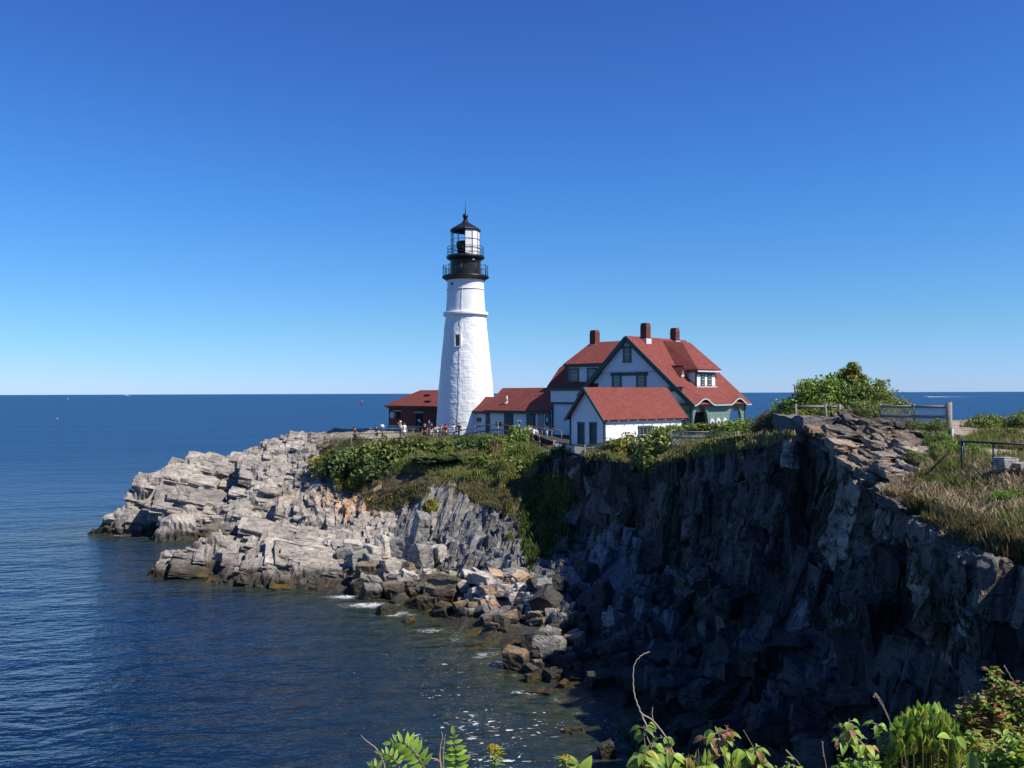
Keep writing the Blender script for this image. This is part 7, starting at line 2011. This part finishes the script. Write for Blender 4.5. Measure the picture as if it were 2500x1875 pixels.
stalks(['straight dry stalk slanting over the dull green shrub', 'short dry stalk slanting right of the dull green shrub', 'dry hooked stalk between the shrubs', 'upright dry stalk left of the yellow-leaved shrub', 'thin stalk leaning by the lime tuft', 'tall curved pale grass stalk with a nodding head', 'second tall pale grass stalk close beside the nodding one', 'dry stalk rising out of the red-tinted bush', 'short slanting stalk before the narrow-leaved bush'],
       [[(1880,1950),(1856,1860),(1815,1782)], [(1900,1900),(1880,1868),(1866,1848)], [(1985,1950),(1955,1872),(1930,1842),(1919,1830)], [(2030,1960),(2017,1872),(2011,1840),(2007,1810)], [(1700,1950),(1706,1860),(1704,1828)], [(2185,1960),(2176,1785),(2160,1730),(2147,1704),(2136,1692),(2133,1701)], [(2190,1960),(2181,1800),(2163,1742),(2148,1712),(2137,1696)], [(2500,1900),(2480,1690),(2466,1650),(2451,1624)], [(2150,1950),(2140,1800),(2126,1778)]], 4.0)
r_ = root_at(2120, 4.0, 'leggy shrub with yellow and pinkish drooping leaves', 'shrub', 'drooping_shrub'); lm, st = LeafMesh(), MB()
drooping(lm, st, [(2160,1990),(2130,1850),(2100,1810),(2075,1782),(2073,1755)], 4.0, 22, .05, .027, ('lime', 'yellow', 'leaf', 'pink', 'tan'), .35)
drooping(lm, st, [(2090,1800),(2066,1785),(2048,1768)], 4.0, 8, .05, .026, ('leaf', 'deep', 'lime'), .4)
drooping(lm, st, [(2100,1830),(2075,1815),(2058,1808)], 4.0, 10, .055, .028, ('tan', 'yellow', 'pink', 'lime'), .3)
drooping(lm, st, [(2185,1950),(2168,1830),(2160,1795),(2166,1780)], 4.1, 12, .045, .024, ('leaf', 'lime', 'deep'), .35)
drooping(lm, st, [(2150,1880),(2140,1790),(2138,1765)], 4.1, 7, .04, .022, ('lime', 'leaf'), .6)
lm.build(r_); st.build('stem', M_DRY, r_)
lances(2190, 2332, 1722, 4.3, 170, .050, 'dense bush of upright narrow lime green leaves', cols=('lime', 'leaf', 'deep', 'lime', 'lime', 'yellow'), spreadY=.32, w=.028, crown_=60, tilt=.55)
r_ = root_at(2366, 3.3, 'large dark oval leaf hanging in front of the mixed undergrowth', 'plant', 'broad_leaf_plant'); lm, st = LeafMesh(), MB()
lm.leaf(W(2368, 1836, 3.3), (.05, -.3, -1), (-.5, -1, .3), .075, .044, 'deep', .3, .2, n=9); lm.leaf(W(2318, 1800, 3.4), (-.5, -.2, .2), (0, -.5, 1), .05, .03, 'lime', .5, .2); lm.leaf(W(2335, 1800, 3.4), (.5, -.3, -.5), (0, -.7, 1), .05, .034, 'leaf', .5, .2)
st.tube([W(2380, 1960, 3.35), W(2372, 1860, 3.32), W(2368, 1836, 3.3)], .003, 5); st.tube([W(2350, 1960, 3.45), W(2330, 1840, 3.42), W(2326, 1795, 3.4)], .003, 5); lm.build(r_); st.build('stem', M_STEM, r_)
def small_leaf_bush(px, top, wpx, Y, n, cols, label, leaf=.026, base=1990, seed=1, lean=(0, 0, 0)):
    r_ = root_at(px, Y, label, 'bush', 'bush'); lm, st = LeafMesh(), MB(); r = random.Random(seed)
    k = Y / F; foot = W(px, base, Y); hgt = (base - top) * k; rad = wpx / 2 * k
    twigs = []
    for i in range(46):
        a = r.uniform(0, 6.28); rr_ = rad * math.sqrt(r.random()); t = Vector((math.cos(a) * rr_, math.sin(a) * rr_ * .8, hgt * (1 - .42 * (rr_ / rad) ** 2) * r.uniform(.72, 1.03)))
        b = foot + t; m_ = foot + Vector((t.x * .35, t.y * .35, t.z * .55)); twigs.append((m_, b)); st.tube([foot + Vector((t.x * .15, t.y * .15, 0)), m_, b], [.005, .0035, .0015], 5)
    for i in range(n):
        m_, b = twigs[r.randrange(len(twigs))]; q = m_.lerp(b, r.random() ** .6) + Vector((r.gauss(0, .02), r.gauss(0, .02), r.gauss(0, .015)))
        a = r.uniform(0, 6.28)
        lm.leaf(q, (math.cos(a), math.sin(a), r.uniform(-.3, .9)), (r.uniform(-.6, .6), r.uniform(-1, .2), 1), leaf * r.uniform(.6, 1.4), leaf * .5 * r.uniform(.8, 1.2), cols[r.randrange(len(cols))], .5, .25, n=3)
    lm.build(r_); st.build('stem', M_DRY, r_); return r_
small_leaf_bush(2450, 1645, 230, 4.6, 6500, ('leaf', 'deep', 'leaf', 'rust', 'yellow', 'lime', 'red', 'pink', 'tan'), 'tall bush of small green, red and orange leaves at the picture edge', .030, seed=2)
small_leaf_bush(2400, 1790, 220, 4.2, 3200, ('leaf', 'deep', 'lime', 'yellow', 'rust'), 'mixed green and rusty undergrowth in front of the tall reddish bush', .026, seed=3)
small_leaf_bush(2200, 1822, 260, 4.1, 2800, ('leaf', 'lime', 'deep', 'yellow', 'tan'), 'low mixed undergrowth beneath the narrow-leaved bush', .028, seed=4)
small_leaf_bush(2100, 1845, 120, 3.9, 1300, ('lime', 'leaf', 'deep'), 'low green undergrowth at the foot of the leggy shrub', .03, seed=5)
small_leaf_bush(2490, 1800, 160, 3.7, 1600, ('lime', 'leaf', 'deep', 'yellow'), 'bright green undergrowth in the lowest picture corner', .032, seed=6)
small_leaf_bush(1930, 1862, 130, 4.2, 350, ('deep', 'leaf'), 'thin low undergrowth between the dull green and yellow shrubs', .026, seed=7)
